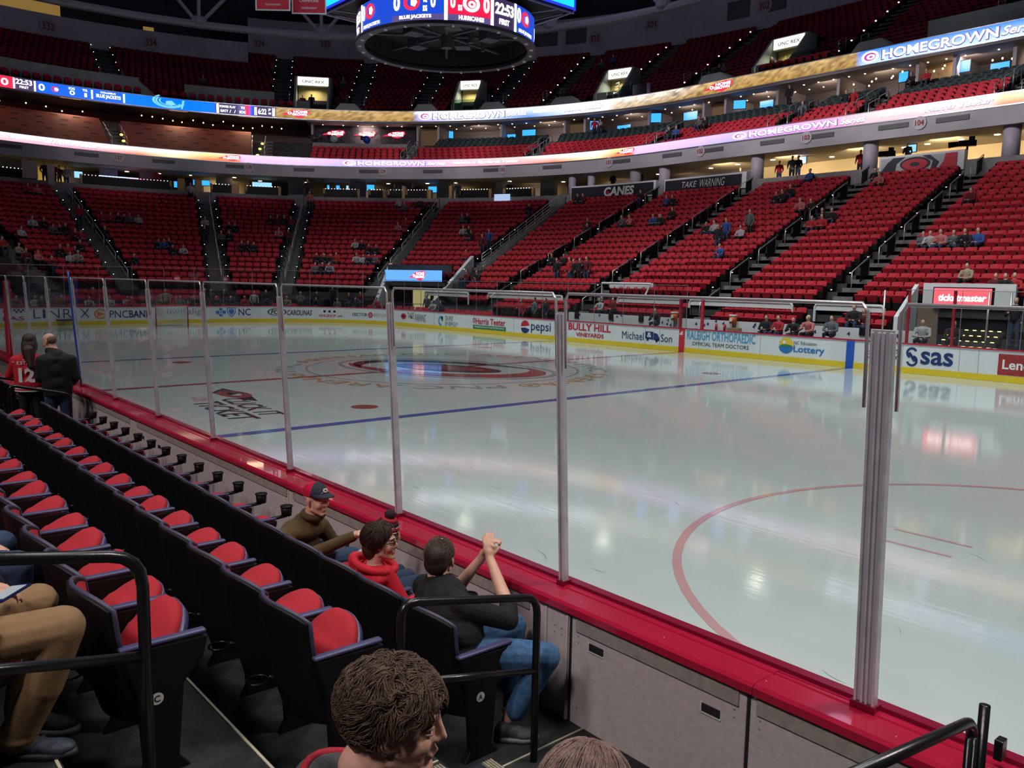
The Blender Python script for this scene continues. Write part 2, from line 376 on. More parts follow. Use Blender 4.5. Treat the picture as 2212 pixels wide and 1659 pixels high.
    def belt2(b):
        disc(b, lambda x, y: (x, y, Z*1.5), 2.45, -8.35, .75, .36, 0, 24, inner=.45)
    part('ad_emblem', belt2, 'ice_softred')
    def scr(b):
        r = random.Random(3)
        for i in range(46):
            x = r.uniform(9, 22.0); y = r.uniform(-12.6, -5.5); a = r.uniform(-.6, .7)+(PI/2 if r.random() < .2 else 0); L = r.uniform(.06, .5); c = r.uniform(-.6, .6); w = r.uniform(.002, .006)
            n = 6; P = []
            for k in range(n+1):
                t = k/n-.5; aa = a+c*t; P.append((x+L*t*math.cos(aa), y+L*t*math.sin(aa)))
            vs = []
            for k, (px, py) in enumerate(P):
                ww = w*(1-abs(2*k/n-1))+.0006; vs += [(px, py-ww, Z*.8), (px, py+ww, Z*.8)]
            b.add(vs, [(2*k, 2*k+2, 2*k+3, 2*k+1) for k in range(n)])
    o = part('skate_scratches', scr, 'ice_scratch'); o['kind'] = 'stuff'
build_ice()

# ------------------------------------------------------------------ far boards with their advertisements
def build_far_boards():
    root = empty('dasher_boards', (-8, HY, 0)); tag(root, 'white rink boards with yellow kickplate and red cap, along the far side and left end', 'rink boards')
    root['label'] = 'white rink boards with yellow kickplate and red cap rail across the ice'
    inv = root.matrix_world.inverted()
    def kid(mb, name, m, parent=None, smooth=False):
        o = mb.build(name, m, parent or root, smooth)
        if parent is None: o.location = (8, -HY, 0)
        return o
    b0, b1 = -15.5, 60.0
    mb = MB(); bband(mb, b0, b1, .0, 1.02, -.10, 0.0); kid(mb, 'board_wall', WHITE)
    mb = MB(); bband(mb, b0, b1, .005, .215, .001, .02); kid(mb, 'kick_plate', KICK)
    mb = MB(); bband(mb, b0, b1, 1.02, 1.07, -.14, .03); kid(mb, 'cap_rail', CAPR)
    mb = MB(); bband(mb, -.15, .15, .0, 1.02, .001, .024); kid(mb, 'red_stripe', REDLINE)
    for c in (7.77, -7.77):
        mb = MB(); bband(mb, c-.15, c+.15, .0, 1.02, .001, .024); kid(mb, 'blue_stripe', BLUELINE)
    for b in (-12.2, -11.6, -9.7, -3.95, -.92, 1.25, 2.1, 5.0, 8.2, 11.4, 14.9, 18.9, 22.8, 27.32, 31., 35., 39.5, 43.5):
        mb = MB(); bband(mb, b-.006, b+.006, .215, 1.0, .001, .006); kid(mb, 'panel_seam', GREYI)
    def ad(label): 
        e = empty('advertisement'); e.parent = root; e.location = (8, -HY, 0); e['label'] = label; return e
    def wrap(b): return lambda u, v, o=.027: B(-u, v, .012)
    W = lambda u, v: B(-u, v, .012)        # u = -b grows to the right
    W2 = lambda u, v: B(-u, v, .016)
    W3 = lambda u, v: B(-u, v, .020)
    def sub(a, name, m, fill): mb = MB(); fill(mb); mb.build(name, MATS[m], a)
    T = lambda s, ba, bb, z0, z1, bold=.02, sh=0., w=W: (lambda mb: put_text(mb, s, w, -ba, -bb, z0, z1, bold=bold, shear=sh))
    D = lambda b, z, rb, rz, inner=0., w=W, n=24, a0=0., a1=2*PI, rot=0.: (lambda mb: disc(mb, w, -b, z, rb, rz, 0, n, a0, a1, inner, rot))
    a = ad('small red and black advert at the left end of the boards')
    sub(a, 'lettering', 'red_ink', T('e', 48.1, 47.6, .7, .95)); sub(a, 'lettering', 'red_ink', T('LAS', 48.1, 46.9, .34, .56))
    sub(a, 'emblem', 'black_ink', lambda mb: [poly(mb, W, [(-47.5+i*.12, .75+((i+j) % 2)*.0+j*.1), (-47.38+i*.12, .75+j*.1), (-47.38+i*.12, .85+j*.1), (-47.5+i*.12, .85+j*.1)]) for i in range(5) for j in range(2) if (i+j) % 2])
    a = ad('advert with spaced blue serif letters')
    for ch, p, q in (('L', 46.4, 46.0), ('I', 45.9, 45.75), ('N', 45.6, 45.0), ('R', 44.8, 44.35), ('X', 43.9, 43.4)): sub(a, 'lettering', 'grey_blue_ink' if 0 else 'navy_ink', T(ch, p, q, .42, .92, -.01))
    a = ad('bank advert with round orange emblem and navy capitals')
    sub(a, 'emblem', 'orange_ink', D(42.8, .62, .36, .30, .72)); sub(a, 'emblem', 'orange_ink', lambda mb: poly(mb, W, [(-43.0, .47), (-42.55, .60), (-42.95, .78)]))
    sub(a, 'lettering', 'navy_ink', T('PNC', 42.3, 41.25, .38, .82, .0)); sub(a, 'lettering', 'navy_ink', T('BANK', 41.2, 39.9, .38, .82, .02))
    a = ad('advert of grey lowercase letters with sunburst emblem behind the net')
    def burst(mb):
        for k in range(10):
            t = k*PI/5; c, s_ = math.cos(t), math.sin(t)
            mb.add([W(-39.4+.10*c-.025*s_, .65+.10*s_+.025*c), W(-39.4+.28*c, .65+.30*s_), W(-39.4+.10*c+.025*s_, .65+.10*s_-.025*c)], [(0, 1, 2)])
    sub(a, 'emblem', 'grey_ink', burst); sub(a, 'lettering', 'grey_ink', T('invisalign', 38.95, 36.5, .42, .92, .0))
    a = ad('blue cross and blue shield advert with navy NC letters')
    def cross(mb): poly(mb, W, [(-35.66, .38), (-35.46, .38), (-35.46, .92), (-35.66, .92)]); poly(mb, W2, [(-35.88, .55), (-35.24, .55), (-35.24, .75), (-35.88, .75)])
    sub(a, 'emblem', 'blue_ink', cross); sub(a, 'emblem', 'white_ink', D(35.56, .65, .11, .12, .6, W3))
    sub(a, 'emblem', 'blue_ink', lambda mb: poly(mb, W, [(-35.16, .93), (-34.56, .93), (-34.58, .6), (-34.86, .33), (-35.14, .6)]))
    sub(a, 'emblem', 'white_ink', lambda mb: poly(mb, W3, [(-35.10, .88), (-34.62, .88), (-34.64, .62), (-34.86, .40), (-35.08, .62)])); sub(a, 'emblem', 'blue_ink', lambda mb: poly(mb, lambda u, v: B(-u, v, .024), [(-35.04, .84), (-34.68, .84), (-34.70, .63), (-34.86, .46), (-35.02, .63)]))
    sub(a, 'lettering', 'navy_ink', T('NC', 34.4, 33.6, .43, .87, .01))
    a = ad('black italic sports channel advert with an oval first word')
    sub(a, 'emblem', 'black_ink', D(31.9, .66, .62, .25, .86)); sub(a, 'lettering', 'black_ink', T('FOX', 32.3, 31.45, .50, .82, .02, .2)); sub(a, 'lettering', 'black_ink', T('CAROLINAS', 31.25, 29.6, .44, .80, .02, .2))
    a = ad('small league shop advert with three tiny emblems above red letters')
    for b in (28.75, 28.4, 28.05): sub(a, 'emblem', 'black_ink', D(b, .74, .10, .09, .0, n=6))
    sub(a, 'lettering', 'red_ink', T('NHLSHOP', 29.15, 27.95, .36, .54, .02, .25)); sub(a, 'lettering', 'black_ink', T('.com', 27.9, 27.5, .38, .48, .01, .25))
    a = ad('navy security advert split by a red hexagon emblem')
    sub(a, 'lettering', 'black_ink', T('VECTOR', 26.8, 25.6, .48, .69, .01)); sub(a, 'emblem', 'red_ink', D(25.35, .58, .21, .21, .55, n=6)); sub(a, 'emblem', 'grey_ink', D(25.35, .58, .09, .09, n=6)); sub(a, 'lettering', 'grey_ink', T('SECURITY', 25.1, 23.4, .48, .69, -.01))
    a = ad('round red swirl emblem beside black handwritten warning words')
    sub(a, 'emblem', 'red_ink', D(22.27, .62, .30, .19, .45)); sub(a, 'emblem', 'black_ink', D(22.27, .62, .13, .08, .0, W2)); sub(a, 'lettering', 'black_ink', T('TAKE', 21.85, 21.1, .52, .88, -.01, .2)); sub(a, 'lettering', 'black_ink', T('WARNING', 21.0, 19.8, .36, .82, -.01, .3))
    a = ad('power company advert with teal leaf emblem and two navy words')
    sub(a, 'emblem', 'cyan_ink', D(18.2, .52, .26, .30, .55, a0=.6, a1=5.2)); sub(a, 'emblem', 'green_ink', D(18.05, .66, .10, .16, rot=-.4)); sub(a, 'lettering', 'navy_ink', T('DUKE', 17.72, 16.95, .58, .84, -.01)); sub(a, 'lettering', 'navy_ink', T('ENERGY', 17.72, 16.5, .26, .50, -.01))
    a = ad('grocer advert with red serif words over a green banner')
    sub(a, 'lettering', 'red_ink', T('Harris Teeter', 14.75, 12.1, .50, .86, .02)); sub(a, 'banner', 'green_ink', lambda mb: poly(mb, W, [(-15.0, .23), (-12.05, .23), (-12.05, .45), (-15.0, .45)])); sub(a, 'lettering', 'white_ink', T('Neighborhood Food & Pharmacy', 14.85, 12.2, .29, .41, .01, 0., W2)); sub(a, 'emblem', 'red_ink', D(14.9, .72, .12, .14, .6))
    a = ad('soda advert with red, white and blue globe and blue lowercase word')
    sub(a, 'emblem', 'white_ink', D(10.45, .57, .36, .34)); sub(a, 'emblem', 'red_ink', D(10.45, .60, .34, .31, 0, W2, 24, .15, PI+.1)); sub(a, 'emblem', 'navy_ink', D(10.45, .53, .34, .30, 0, W2, 24, PI+.1, 2*PI-.25)); sub(a, 'lettering', 'navy_ink', T('pepsi', 9.98, 8.45, .27, .86, .005))
    a = ad('vineyard advert of two lines in crimson capitals')
    sub(a, 'lettering', 'red_ink', T('BULLY HILL', 7.15, 4.25, .60, .95, .03)); sub(a, 'lettering', 'red_ink', T('VINEYARDS', 6.6, 4.7, .30, .50, .03))
    a = ad('advert of two dark serif names beside a navy van emblem')
    sub(a, 'lettering', 'navy_ink', T('Michael', 3.52, 2.18, .38, .74, .0)); sub(a, 'lettering', 'navy_ink', T('Son', 1.18, .54, .38, .72, .0))
    sub(a, 'emblem', 'navy_ink', lambda mb: (poly(mb, W, [(-2.08, .48), (-1.62, .44), (-1.62, .80), (-2.08, .80)]), poly(mb, W, [(-1.60, .44), (-1.25, .40), (-1.25, .52), (-1.38, .72), (-1.60, .76)]))); sub(a, 'lettering', 'white_ink', T('&', 1.98, 1.72, .54, .76, .02, 0., W2)); sub(a, 'emblem', 'navy_ink', D(1.95, .44, .07, .07)); sub(a, 'emblem', 'navy_ink', D(1.42, .40, .07, .07))
    a = ad('tiny white triangle of stripes on the red stripe')
    sub(a, 'emblem', 'white_ink', lambda mb: [poly(mb, lambda u, v: B(-u, v, .028), [(-.12+k*.06, .76), (-.12+k*.06+.05, .76), (-.12+k*.06+.05, .82+k*.05), (-.12+k*.06, .85+k*.05)]) for k in range(3)])
    a = ad('doctors advert of tall blue capitals over small black capitals')
    sub(a, 'lettering', 'cyan_ink', T('RALEIGH ORTHOPAEDIC', -.28, -3.72, .60, .99, .015)); sub(a, 'lettering', 'black_ink', T('OFFICIAL TEAM DOCTORS', -.58, -3.42, .35, .51, .0))
    a = ad('lottery advert with round sun over hills emblem')
    sub(a, 'emblem', 'yellow_ink', D(-5.12, .66, .32, .30, 0, W, 24, 0, PI)); sub(a, 'emblem', 'blue_ink', D(-5.12, .62, .32, .28, 0, W, 24, PI, 2*PI)); sub(a, 'emblem', 'green_ink', D(-5.12, .64, .26, .06, 0, W2)); sub(a, 'emblem', 'white_ink', D(-5.04, .78, .08, .08, 0, W3, 5))
    sub(a, 'lettering', 'black_ink', T('NC Education', -5.45, -6.42, .72, .85, .0)); sub(a, 'lettering', 'blue_ink', T('Lottery', -5.45, -6.75, .34, .68, .02))
    a = ad('small two line advert in thin black capitals near the blue stripe')
    sub(a, 'lettering', 'black_ink', T('ANALYTICS', -8.33, -9.56, .66, .82, .0)); sub(a, 'lettering', 'black_ink', T('POWERED BY', -8.33, -9.54, .44, .60, .0))
    a = ad('software advert with looping navy ribbon emblem and lowercase letters')
    sub(a, 'emblem', 'navy_ink', D(-10.02, .73, .20, .20, .62, W, 24, .5, 4.3)); sub(a, 'emblem', 'navy_ink', D(-10.04, .46, .20, .20, .62, W, 24, 3.4, 7.6)); sub(a, 'emblem', 'navy_ink', lambda mb: poly(mb, W, [(9.88, .72), (9.97, .76), (10.2, .46), (10.1, .42)])); sub(a, 'lettering', 'navy_ink', T('sas', -10.33, -11.41, .36, .82, .02))
    a = ad('dark red block advert with white letters at the right edge')
    sub(a, 'panel', 'brick_red_ink', lambda mb: poly(mb, W, [(12.8, .24), (14.3, .24), (14.3, .92), (12.8, .92)])); sub(a, 'lettering', 'white_ink', T('Lenovo', -12.93, -14.2, .43, .74, .02, 0., W2))
mat('brick_red_ink', (.34, .03, .03), .5, vary=.3, vscale=12)
build_far_boards()

# ------------------------------------------------------------------ far glass: one pane each
def build_far_glass():
    edges = [-15.2, -13.4, -11.55, -9.65, -7.77, -5.9, -4.0, -2.1, -.2]
    x = 1.65
    while x < 60: edges.append(x); x += 1.87
    fr = mat('glass_trim', (.42, .40, .44), .3, .6)
    for i in range(len(edges)-1):
        b0, b1 = edges[i]+.012, edges[i+1]-.012; bench = -9.5 < (b0+b1)/2 < 9.4
        hi = 3.42 if (b0+b1)/2 > 24 else 2.92
        if bench and abs((b0+b1)/2) < 9.4 and -9.0 < (b0+b1)/2 < -.3: continue      # no glass in front of the near-centre bench
        root = empty('rink_glass', B((b0+b1)/2, 1.07, -.02)); n = i+1
        where = 'along the far side' if b1 < 21.9 else ('in the far left corner' if b1 < 35.4 else 'behind the net end')
        tag(root, 'clear rink glass pane %s, %s from the right' % (where, od(n)), 'glass pane', 'clear glass panes above the far boards')
        L = root.location
        mb = MB(); bband(mb, b0, b1, 1.07, hi, -.035, -.022, step=.95); g = mb.build('pane', GLASSF, root); g.location = -L
        mb = MB(); bband(mb, b0, b1, hi, hi+.02, -.04, -.017, step=.95); bband(mb, b0, b0+.018, 1.07, hi, -.04, -.017)
        g = mb.build('edge_trim', fr, root); g.location = -L
build_far_glass()

# ------------------------------------------------------------------ goal net
def build_net():
    root = empty('hockey_goal', (-27.13, 0, 0)); tag(root, 'hockey goal with red posts and white netting at the far end', 'hockey goal')
    mb = MB(); mb.tube([(0, -.915, 0), (0, -.915, 1.22), (0, .915, 1.22), (0, .915, 0)], .042, 10); mb.build('goal_frame', REDLINE, root, True)
    mb = MB(); mb.tube([(0, -.915, .03), (-.75, -.80, .03), (-.95, 0, .03), (-.75, .80, .03), (0, .915, .03)], .025, 8); mb.tube([(0, -.915, 1.2), (-.5, -.6, 1.05), (-.55, 0, 1.03), (-.5, .6, 1.05), (0, .915, 1.2)], .02, 8)
    mb.build('base_rail', mat('net_white', (.75, .75, .75), .6), root, True)
    mb = MB()
    def net(p, q, r, s_, nu, nv):
        p, q, r, s_ = map(Vector, (p, q, r, s_))
        for i in range(nu+1):
            t = i/nu; mb.tube([p.lerp(q, t), s_.lerp(r, t)], .010, 4, cap=False)
        for j in range(nv+1):
            t = j/nv; mb.tube([p.lerp(s_, t), q.lerp(r, t)], .006, 4, cap=False)
    net((-.93, -.8, .03), (-.93, .8, .03), (-.55, .7, 1.03), (-.55, -.7, 1.03), 18, 12)
    net((0, -.915, .03), (-.9, -.8, .03), (-.52, -.7, 1.03), (0, -.915, 1.2), 10, 12); net((0, .915, .03), (-.9, .8, .03), (-.52, .7, 1.03), (0, .915, 1.2), 10, 12)
    net((0, -.915, 1.2), (0, .915, 1.2), (-.55, .7, 1.03), (-.55, -.7, 1.03), 18, 5)
    mb.build('netting', MATS['net_white'], root)
build_net()

# ------------------------------------------------------------------ near boards
NY = -HY
def build_near_boards():
    root = empty('dasher_boards', (14, NY-.1, 0)); tag(root, 'near rink boards with crimson cap shelf and mauve grey outer panels', 'rink boards')
    def kid(mb, name, m, bevel=0): o = mb.build(name, m, root, bevel=bevel); o.location = (-14, -NY+.1, 0); return o
    mb = MB(); mb.box((6, NY-.16, .52), (36, .24, 1.02)); kid(mb, 'board_core', mat('core_grey', (.25, .23, .24), .6))
    mb = MB(); mb.box((6, NY-.008, .5), (36, .016, 1.0)); kid(mb, 'inner_face', WHITE)
    mb = MB(); mb.box((6, NY+.006, .11), (36, .012, .2)); kid(mb, 'kick_plate', KICK)
    # cap shelf: outer bevelled ledge and the darker inner lip with a groove
    mb = MB()
    prof = [(-.335, 1.045), (-.335, 1.085), (-.318, 1.10), (-.17, 1.10), (-.165, 1.092), (-.15, 1.092), (-.145, 1.10), (-.105, 1.10), (-.105, 1.04)]
    xs = [-12]+[x for x in (3.2, 5.1, 7.0, 8.95, 10.9, 12.8, 15.05, 16.95, 18.85, 20.78, 22.7)]+[24]
    for a, b in zip(xs[:-1], xs[1:]):
        vs = [(x, NY+y, z) for x in (a+.0015, b-.0015) for y, z in prof]; n = len(prof)
        mb.add(vs, [(k, (k+1) % n, n+(k+1) % n, n+k) for k in range(n)]+[tuple(range(n))[::-1], tuple(range(n, 2*n))])
    kid(mb, 'cap_shelf', CAPR)
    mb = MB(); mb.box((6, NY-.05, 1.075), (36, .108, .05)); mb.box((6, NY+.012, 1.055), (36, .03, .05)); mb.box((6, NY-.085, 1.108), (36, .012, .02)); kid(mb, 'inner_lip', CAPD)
    mb = MB()
    for i in range(44): mb.ell((-4+.62*i, NY-.25, 1.100), (.007, .007, .003), 8, 4)
    kid(mb, 'cap_screws', mat('screw', (.55, .12, .16), .3, .6))
    # outer panels: joints taken from the place
    joints = [-12, -4, 1.2, 3.2, 5.1, 7.6, 9.3, 11.05, 11.2, 12.47, 13.44, 15.82, 19.33, 19.53, 20.74, 23.4]
    for k, (a, b) in enumerate(zip(joints[:-1], joints[1:])):
        if b-a < .1: continue
        mb = MB(); mb.box(((a+b)/2, NY-.292, .695), (b-a-.012, .024, .66)); o = kid(mb, 'outer_panel', PANEL, .003)
        for dx in (.06, .0):
            pass
        mb = MB()
        for px in (a+.07, b-.07):
            for pz in (.92, .88, .48): mb.ell((px, NY-.305, pz), (.006, .003, .006), 8, 4)
        o = kid(mb, 'rivets', mat('rivet', (.42, .38, .38), .4, .4))
    mb = MB()
    for a, b in ((-4, 3.2), (5.1, 11.0), (11.25, 15.82), (15.9, 19.2), (19.56, 20.72), (20.77, 23.3)):
        mb.box(((a+b)/2, NY-.309, .99), (b-a-.05, .012, .085))
    kid(mb, 'upper_strip', PANELD)
    ew = mat('edge_white', (.70, .66, .60), .5)
    for x in (11.2, 12.47, 15.82, 19.33, 19.515): mb = MB(); mb.box((x, NY-.305, .69), (.010, .02, .66)); kid(mb, 'edge_strip', ew)
    for x, z, w in ((19.745, .885, .11), (20.535, .855, .11), (11.52, .84, .10), (12.17, .82, .10)):
        mb = MB(); mb.box((x, NY-.306, z), (w, .008, .045)); kid(mb, 'handle_slot', DARK, .004)
        mb = MB(); mb.box((x, NY-.307, z-.026), (w+.01, .006, .008)); mb.box((x-w/2-.004, NY-.307, z), (.008, .006, .05)); kid(mb, 'slot_trim', ew)
    for x in (19.54, 20.75): mb = MB(); mb.box((x, NY-.304, .69), (.016, .012, .66)); kid(mb, 'panel_gap', DARK)
    mb = MB(); mb.box((20.135, NY-.307, 1.018-.0), (.13, .010, .035)); kid(mb, 'latch_plate', BLKM, .003)
build_near_boards()

# near glass: panes and clear posts; the tops lean a little towards the seats
LEAN = .0927; GH = 1.813; GB = (-13.0685, 1.10)
POSTS = [-9.6, -7.65, -5.7, -3.75, -1.8, .1, 2.0, 3.9, 5.8, 7.7, 9.62, 11.59, 13.51, 15.48, 17.40, 19.28, 21.22, 23.2]
def gp(x, t, off=0.): return Vector((x, GB[0]-LEAN*t+off, GB[1]+GH*t))
def build_near_glass():
    trim = mat('pane_edge', (.62, .62, .66), .25, .5)
    for i in range(len(POSTS)-1):
        a, b = POSTS[i]+.03, POSTS[i+1]-.03
        if i == 16: a = POSTS[i]+.06
        if i == 15: b = POSTS[i+1]-.06
        k = len(POSTS)-1-i
        root = empty('rink_glass', gp((a+b)/2, 0)); L = root.location.copy()
        tag(root, 'tall clear rink glass pane above the near boards, %s from the right edge' % od(k), 'glass pane', 'clear glass panes above the near boards')
        mb = MB(); vs = [gp(x, t, o) for o in (-.006, .006) for x, t in ((a, 0), (b, 0), (b, 1), (a, 1))]
        mb.add(vs, [(0, 1, 2, 3), (7, 6, 5, 4), (0, 4, 5, 1), (1, 5, 6, 2), (2, 6, 7, 3), (3, 7, 4, 0)]); o = mb.build('pane', GLASS, root); o.location = -L
        mb = MB(); mb.tube([gp(a+.01, .75), gp(a+.01, .975), gp(a+.035, .995), gp(b-.035, .995), gp(b-.01, .975), gp(b-.01, .75)], .0085, 8); o = mb.build('edge_trim', trim, root, True); o.location = -L
    for i, x in enumerate(POSTS[1:-1]):
        k = len(POSTS)-2-i
        wide = abs(x-21.22) < .01; w = .094 if wide else .044
        root = empty('glass_post', gp(x, 0)); L = root.location.copy()
        tag(root, ('wide double clear glass post with dark scuffs on the near cap shelf' if wide else 'slim clear glass post on the near cap shelf, %s from the right edge' % od(k)), 'glass post', 'glass posts on the near boards')
        top = .93
        mb = MB()
        def rib(x0, x1, y0, y1, t1=top):
            vs = [gp(xx, t, yy) for t in (-.005, t1) for xx, yy in ((x0, y0), (x1, y0), (x1, y1), (x0, y1))]
            mb.add(vs, [(0, 3, 2, 1), (4, 5, 6, 7), (0, 1, 5, 4), (1, 2, 6, 5), (2, 3, 7, 6), (3, 0, 4, 7)])
        for s_ in ((-1, 1) if wide else (0,)):
            c = x+s_*w*.27; hw = w*.22 if wide else w/2
            rib(c-hw, c-hw*.45, -.024, .022); rib(c+hw*.45, c+hw, -.024, .022)
        o = mb.build('post_rib', ACRY, root, bevel=.003); o.location = -L
        mb = MB(); rib(x-w*.48, x+w*.48, -.008, .008, .935); o = mb.build('post_web', mat('post_web', (.42, .41, .46), .3, .0), root); o.location = -L
        mb = MB(); mb.box((x, GB[0]-.0, GB[1]+.012), (w+.02, .07, .03)); o = mb.build('post_foot', CAPD, root); o.location = -L
    # blue strap hanging from a post on the left
    mb = MB(); mb.tube([gp(7.68, 1.03, -.05), gp(7.74, 1.05, -.05), gp(7.77, .98, -.05), gp(7.76, .6, -.05), gp(7.82, .3, -.05), gp(7.86, .02, -.05)], .016, 8)
    tag(mb.build('blue_strap', mat('strap_blue', (.02, .09, .38), .4), smooth=True), 'blue strap hanging down a glass post behind the standing couple', 'strap')
    for x in (1.45, 1.9):
        mb = MB(); mb.box((x, -13.1, 1.95), (.06, .06, 1.7)); tag(mb.build('penalty_box_post', REDLINE, bevel=.006), 'red padded post rising from the near boards at the %s' % ('left edge' if x < 1.6 else 'left, nearer the couple'), 'post', 'red bench gate posts on the left')
build_near_glass()

# ================================================================== THE BOWL
R0, DZ, DR, NR = 16.5, .38, .78, 19
def rk(k): return R0+DR*k
def zk(k): return 2.0+DZ*k if k >= 0 else 1.22+.33*(k+1)
AISLES = [(-107.5, 'l'), (-91.6, 'i'), (-72.2, 'h'), (-57.7, 'g'), (-36.4, 'f'), (-16.0, 'e'), (.15, 'd'), (7.97, 'c'), (15.75, 'b'), (21.95, 'a'), (29.8, 'z')]
SECN = ['far left edge', 'left edge section', 'goal end section', 'narrow corner section', 'dark corner section', 'tunnel screen section', 'wedge by long stair', 'word banner section', 'handwritten banner section', 'mid side section', 'emblem banner section', 'right edge section', 'right edge section']
def gap(s, a, r):      # metres between s and an aisle centre at radius r
    if s >= 0 and a >= 0: return abs(s-a)
    if s < 0 and a < 0: return math.radians(abs(s-a))*r
    return abs(s if s >= 0 else math.radians(s)*r) + abs(a if a >= 0 else math.radians(a)*r)
SMAX = 33.; SMIN = -112.
def build_terraces():
    mb = MB()
    for k in range(-3, NR):
        r, z = rk(k), zk(k); s0 = SMIN if k >= 0 else -60
        if k <= 1:      # tunnel openings
            segs = [(SMIN, -34.8), (-18.6, 25.4), (28.9, SMAX)] if k == 0 else ([(SMIN, -34.8), (-18.6, SMAX)] if k == 1 else ([(-112, -62), (-18.6, 25.4), (28.9, SMAX)] if k == -1 else ([(-112, -76), (0, 25.4), (28.9, SMAX)] if k == -2 else [(4, 25.4), (28.9, SMAX)])))
        else: segs = [(SMIN, SMAX)]
        for a, b in segs: sweep(mb, a, b, [(r, z-.5), (r, z), (r+DR+.02, z), (r+DR+.02, z-.5)])
    struct(mb.build('floor_lower_bowl', DCONC))
    # lowest floor behind the boards round the end and along the side
    mb = MB()
    n = 0; pts = rink_outline(.12); out = []
    for x in np.arange(-34, 17, 1.): pass
    bband(mb, 17., 62., .25, .35, -.14, -1.5); sweep(mb, -112, -52, [(15.3, .25), (15.3, .345), (16.55, .345), (16.55, .25)]); sweep(mb, -20, 0, [(15.3, .25), (15.3, .345), (16.55, .345), (16.55, .25)])
    sweep(mb, -112, -78, [(14.2, .25), (14.2, .34), (15.4, .34), (15.4, .25)])
    sweep(mb, 0, 33, [(13.10, .22), (13.10, .32), (14.7, .32), (14.7, .22)])
    struct(mb.build('floor_rinkside', DCONC))
    mb = MB()
    sweep(mb, SMIN, -60, [(16.46, .3), (16.46, 2.0), (16.52, 2.0), (16.52, .3)])
    struct(mb.build('wall_bowl_base', DCONC))
    # aisle stairs: two steps for each row
    for a, nm in AISLES[:-1]:
        mb = MB()
        for k in range(0 if a < 0 else -3, NR):
            if nm == 'f' and k < 0: continue
            for h in (0, 1):
                r = rk(k)+h*DR/2; z = zk(k)+(DZ/2 if h else 0)+.004-DZ*0
                w = .55 if nm != 'e' else .75
                if nm == 'e' and k < 5: continue
                mb.add([S(ds(a, r, -w), r, z-.2), S(ds(a, r, w), r, z-.2), S(ds(a, r, w), r, z), S(ds(a, r, -w), r, z), S(ds(a, r, -w), r+DR/2+.05, z), S(ds(a, r, w), r+DR/2+.05, z), S(ds(a, r, -w), r+DR/2+.05, z-.2), S(ds(a, r, w), r+DR/2+.05, z-.2)], [(0, 1, 2, 3), (3, 2, 5, 4), (0, 3, 4, 6), (1, 7, 5, 2)])
        struct(mb.build('floor_aisle_steps', STEPC))
build_terraces()

# ---- seats of the bowl
def far_seat_mesh(name, m1, m2, hi=True):
    mb = MB(); n = 6 if hi else 2
    # curved back
    def bk(u, v, y): x = (u-.5)*.46; return (x, -.20-.10*v+.05*(2*u-1)**2+y, .42+.44*v-(.03*(abs(2*u-1)**4) if v > .9 else 0))
    vs = []
    for y in (0, -.05):
        for v in (0, 1):
            for i in range(n+1): vs.append(bk(i/n, v, y))
    m = n+1
    fs = [(i, i+1, m+i+1, m+i) for i in range(n)]; mb.add(vs, fs, 0)
    fs2 = [(2*m+i+1, 2*m+i, 3*m+i, 3*m+i+1) for i in range(n)] + [(m+i, m+i+1, 3*m+i+1, 3*m+i) for i in range(n)] + [(0, m, 3*m, 2*m), (n, 2*m+n, 3*m+n, m+n)]
    mb.add(vs, fs2, 0 if not hi else 0)
    R = Matrix.Rotation(math.radians(62), 3, 'X'); mb.box((0, -.02, .54), (.43, .34, .07), 0, R=R)
    mb.box((-.25, -.08, .42), (.035, .34, .42), 1); mb.box((.25, -.08, .42), (.035, .34, .42), 1)
    mb.box((0, -.12, .25), (.40, .12, .30), 1)
    return mb
SEATS = []
def gen_seats():
    for k in range(-3, NR):
        r = rk(k)+.44; z = zk(k)
        for si in range(len(AISLES)-1):
            a, b = AISLES[si][0], AISLES[si+1][0]
            wa = .75 if AISLES[si][1] != 'e' else 1.0; wb = .75 if AISLES[si+1][1] != 'e' else 1.0
            # length of the section at this radius
            La = (a if a >= 0 else math.radians(a)*r); Lb = (b if b >= 0 else math.radians(b)*r)
            lo, hi = La+wa, Lb-wb; n = int((hi-lo)/.525)
            if n < 1: continue
            off = ((hi-lo)-n*.525)/2
            for i in range(n):
                m = lo+off+.525*(i+.5); s = m if m >= 0 else math.degrees(m/r)
                p = S(s, r, z)
                if k < 0 and p.x < -21 and k > -4:
                    dx, dy = p.x+21.95, p.y-4.42
                    if math.hypot(dx, dy) < CR+.9: continue
                if k < 0 and s < 0 and not (s > -17 and k == -1) and not (s < (-63 if k == -1 else -77) and k > -3): continue
                if -36.0 < s < -17.6 and k <= 1: continue
                if 24.9 < s < 29.4 and k <= 0: continue
                if k == -3 and not (s > 8 and s < 26): 
                    if p.x > -15 and s > 0 and k == -3: continue
                SEATS.append((s, r, z, k, si, i+1, p))
gen_seats()
def ring_seats():
    out = []
    for off, z, b0 in ((-1.0, .35, 15.), (-1.75, .80, 33.)):
        b = b0
        while b < 58:
            p = B(b, z, off); q = B(b, z, 0); d = q-p; r = (p.y if p.x > CX else math.hypot(p.x-CX, p.y)); b += .53
            if r < 16.1 and not (15 < b < 23 and off < -1.2): out.append((p, math.atan2(-d.x, d.y)))
    return out
FW = Vector((-math.sin(.85978)*math.cos(.12327), math.cos(.85978)*math.cos(.12327), -math.sin(.12327))); CAMP = Vector((22.83, -16.584, 2.969))
def in_view(p):
    d = p-CAMP; z = d.dot(FW); rt = Vector((math.cos(.85978), math.sin(.85978), 0)); up = rt.cross(FW)
    return z > 0 and abs(d.dot(rt)/z) < .64 and abs(d.dot(up)/z) < .49
OCC = set()
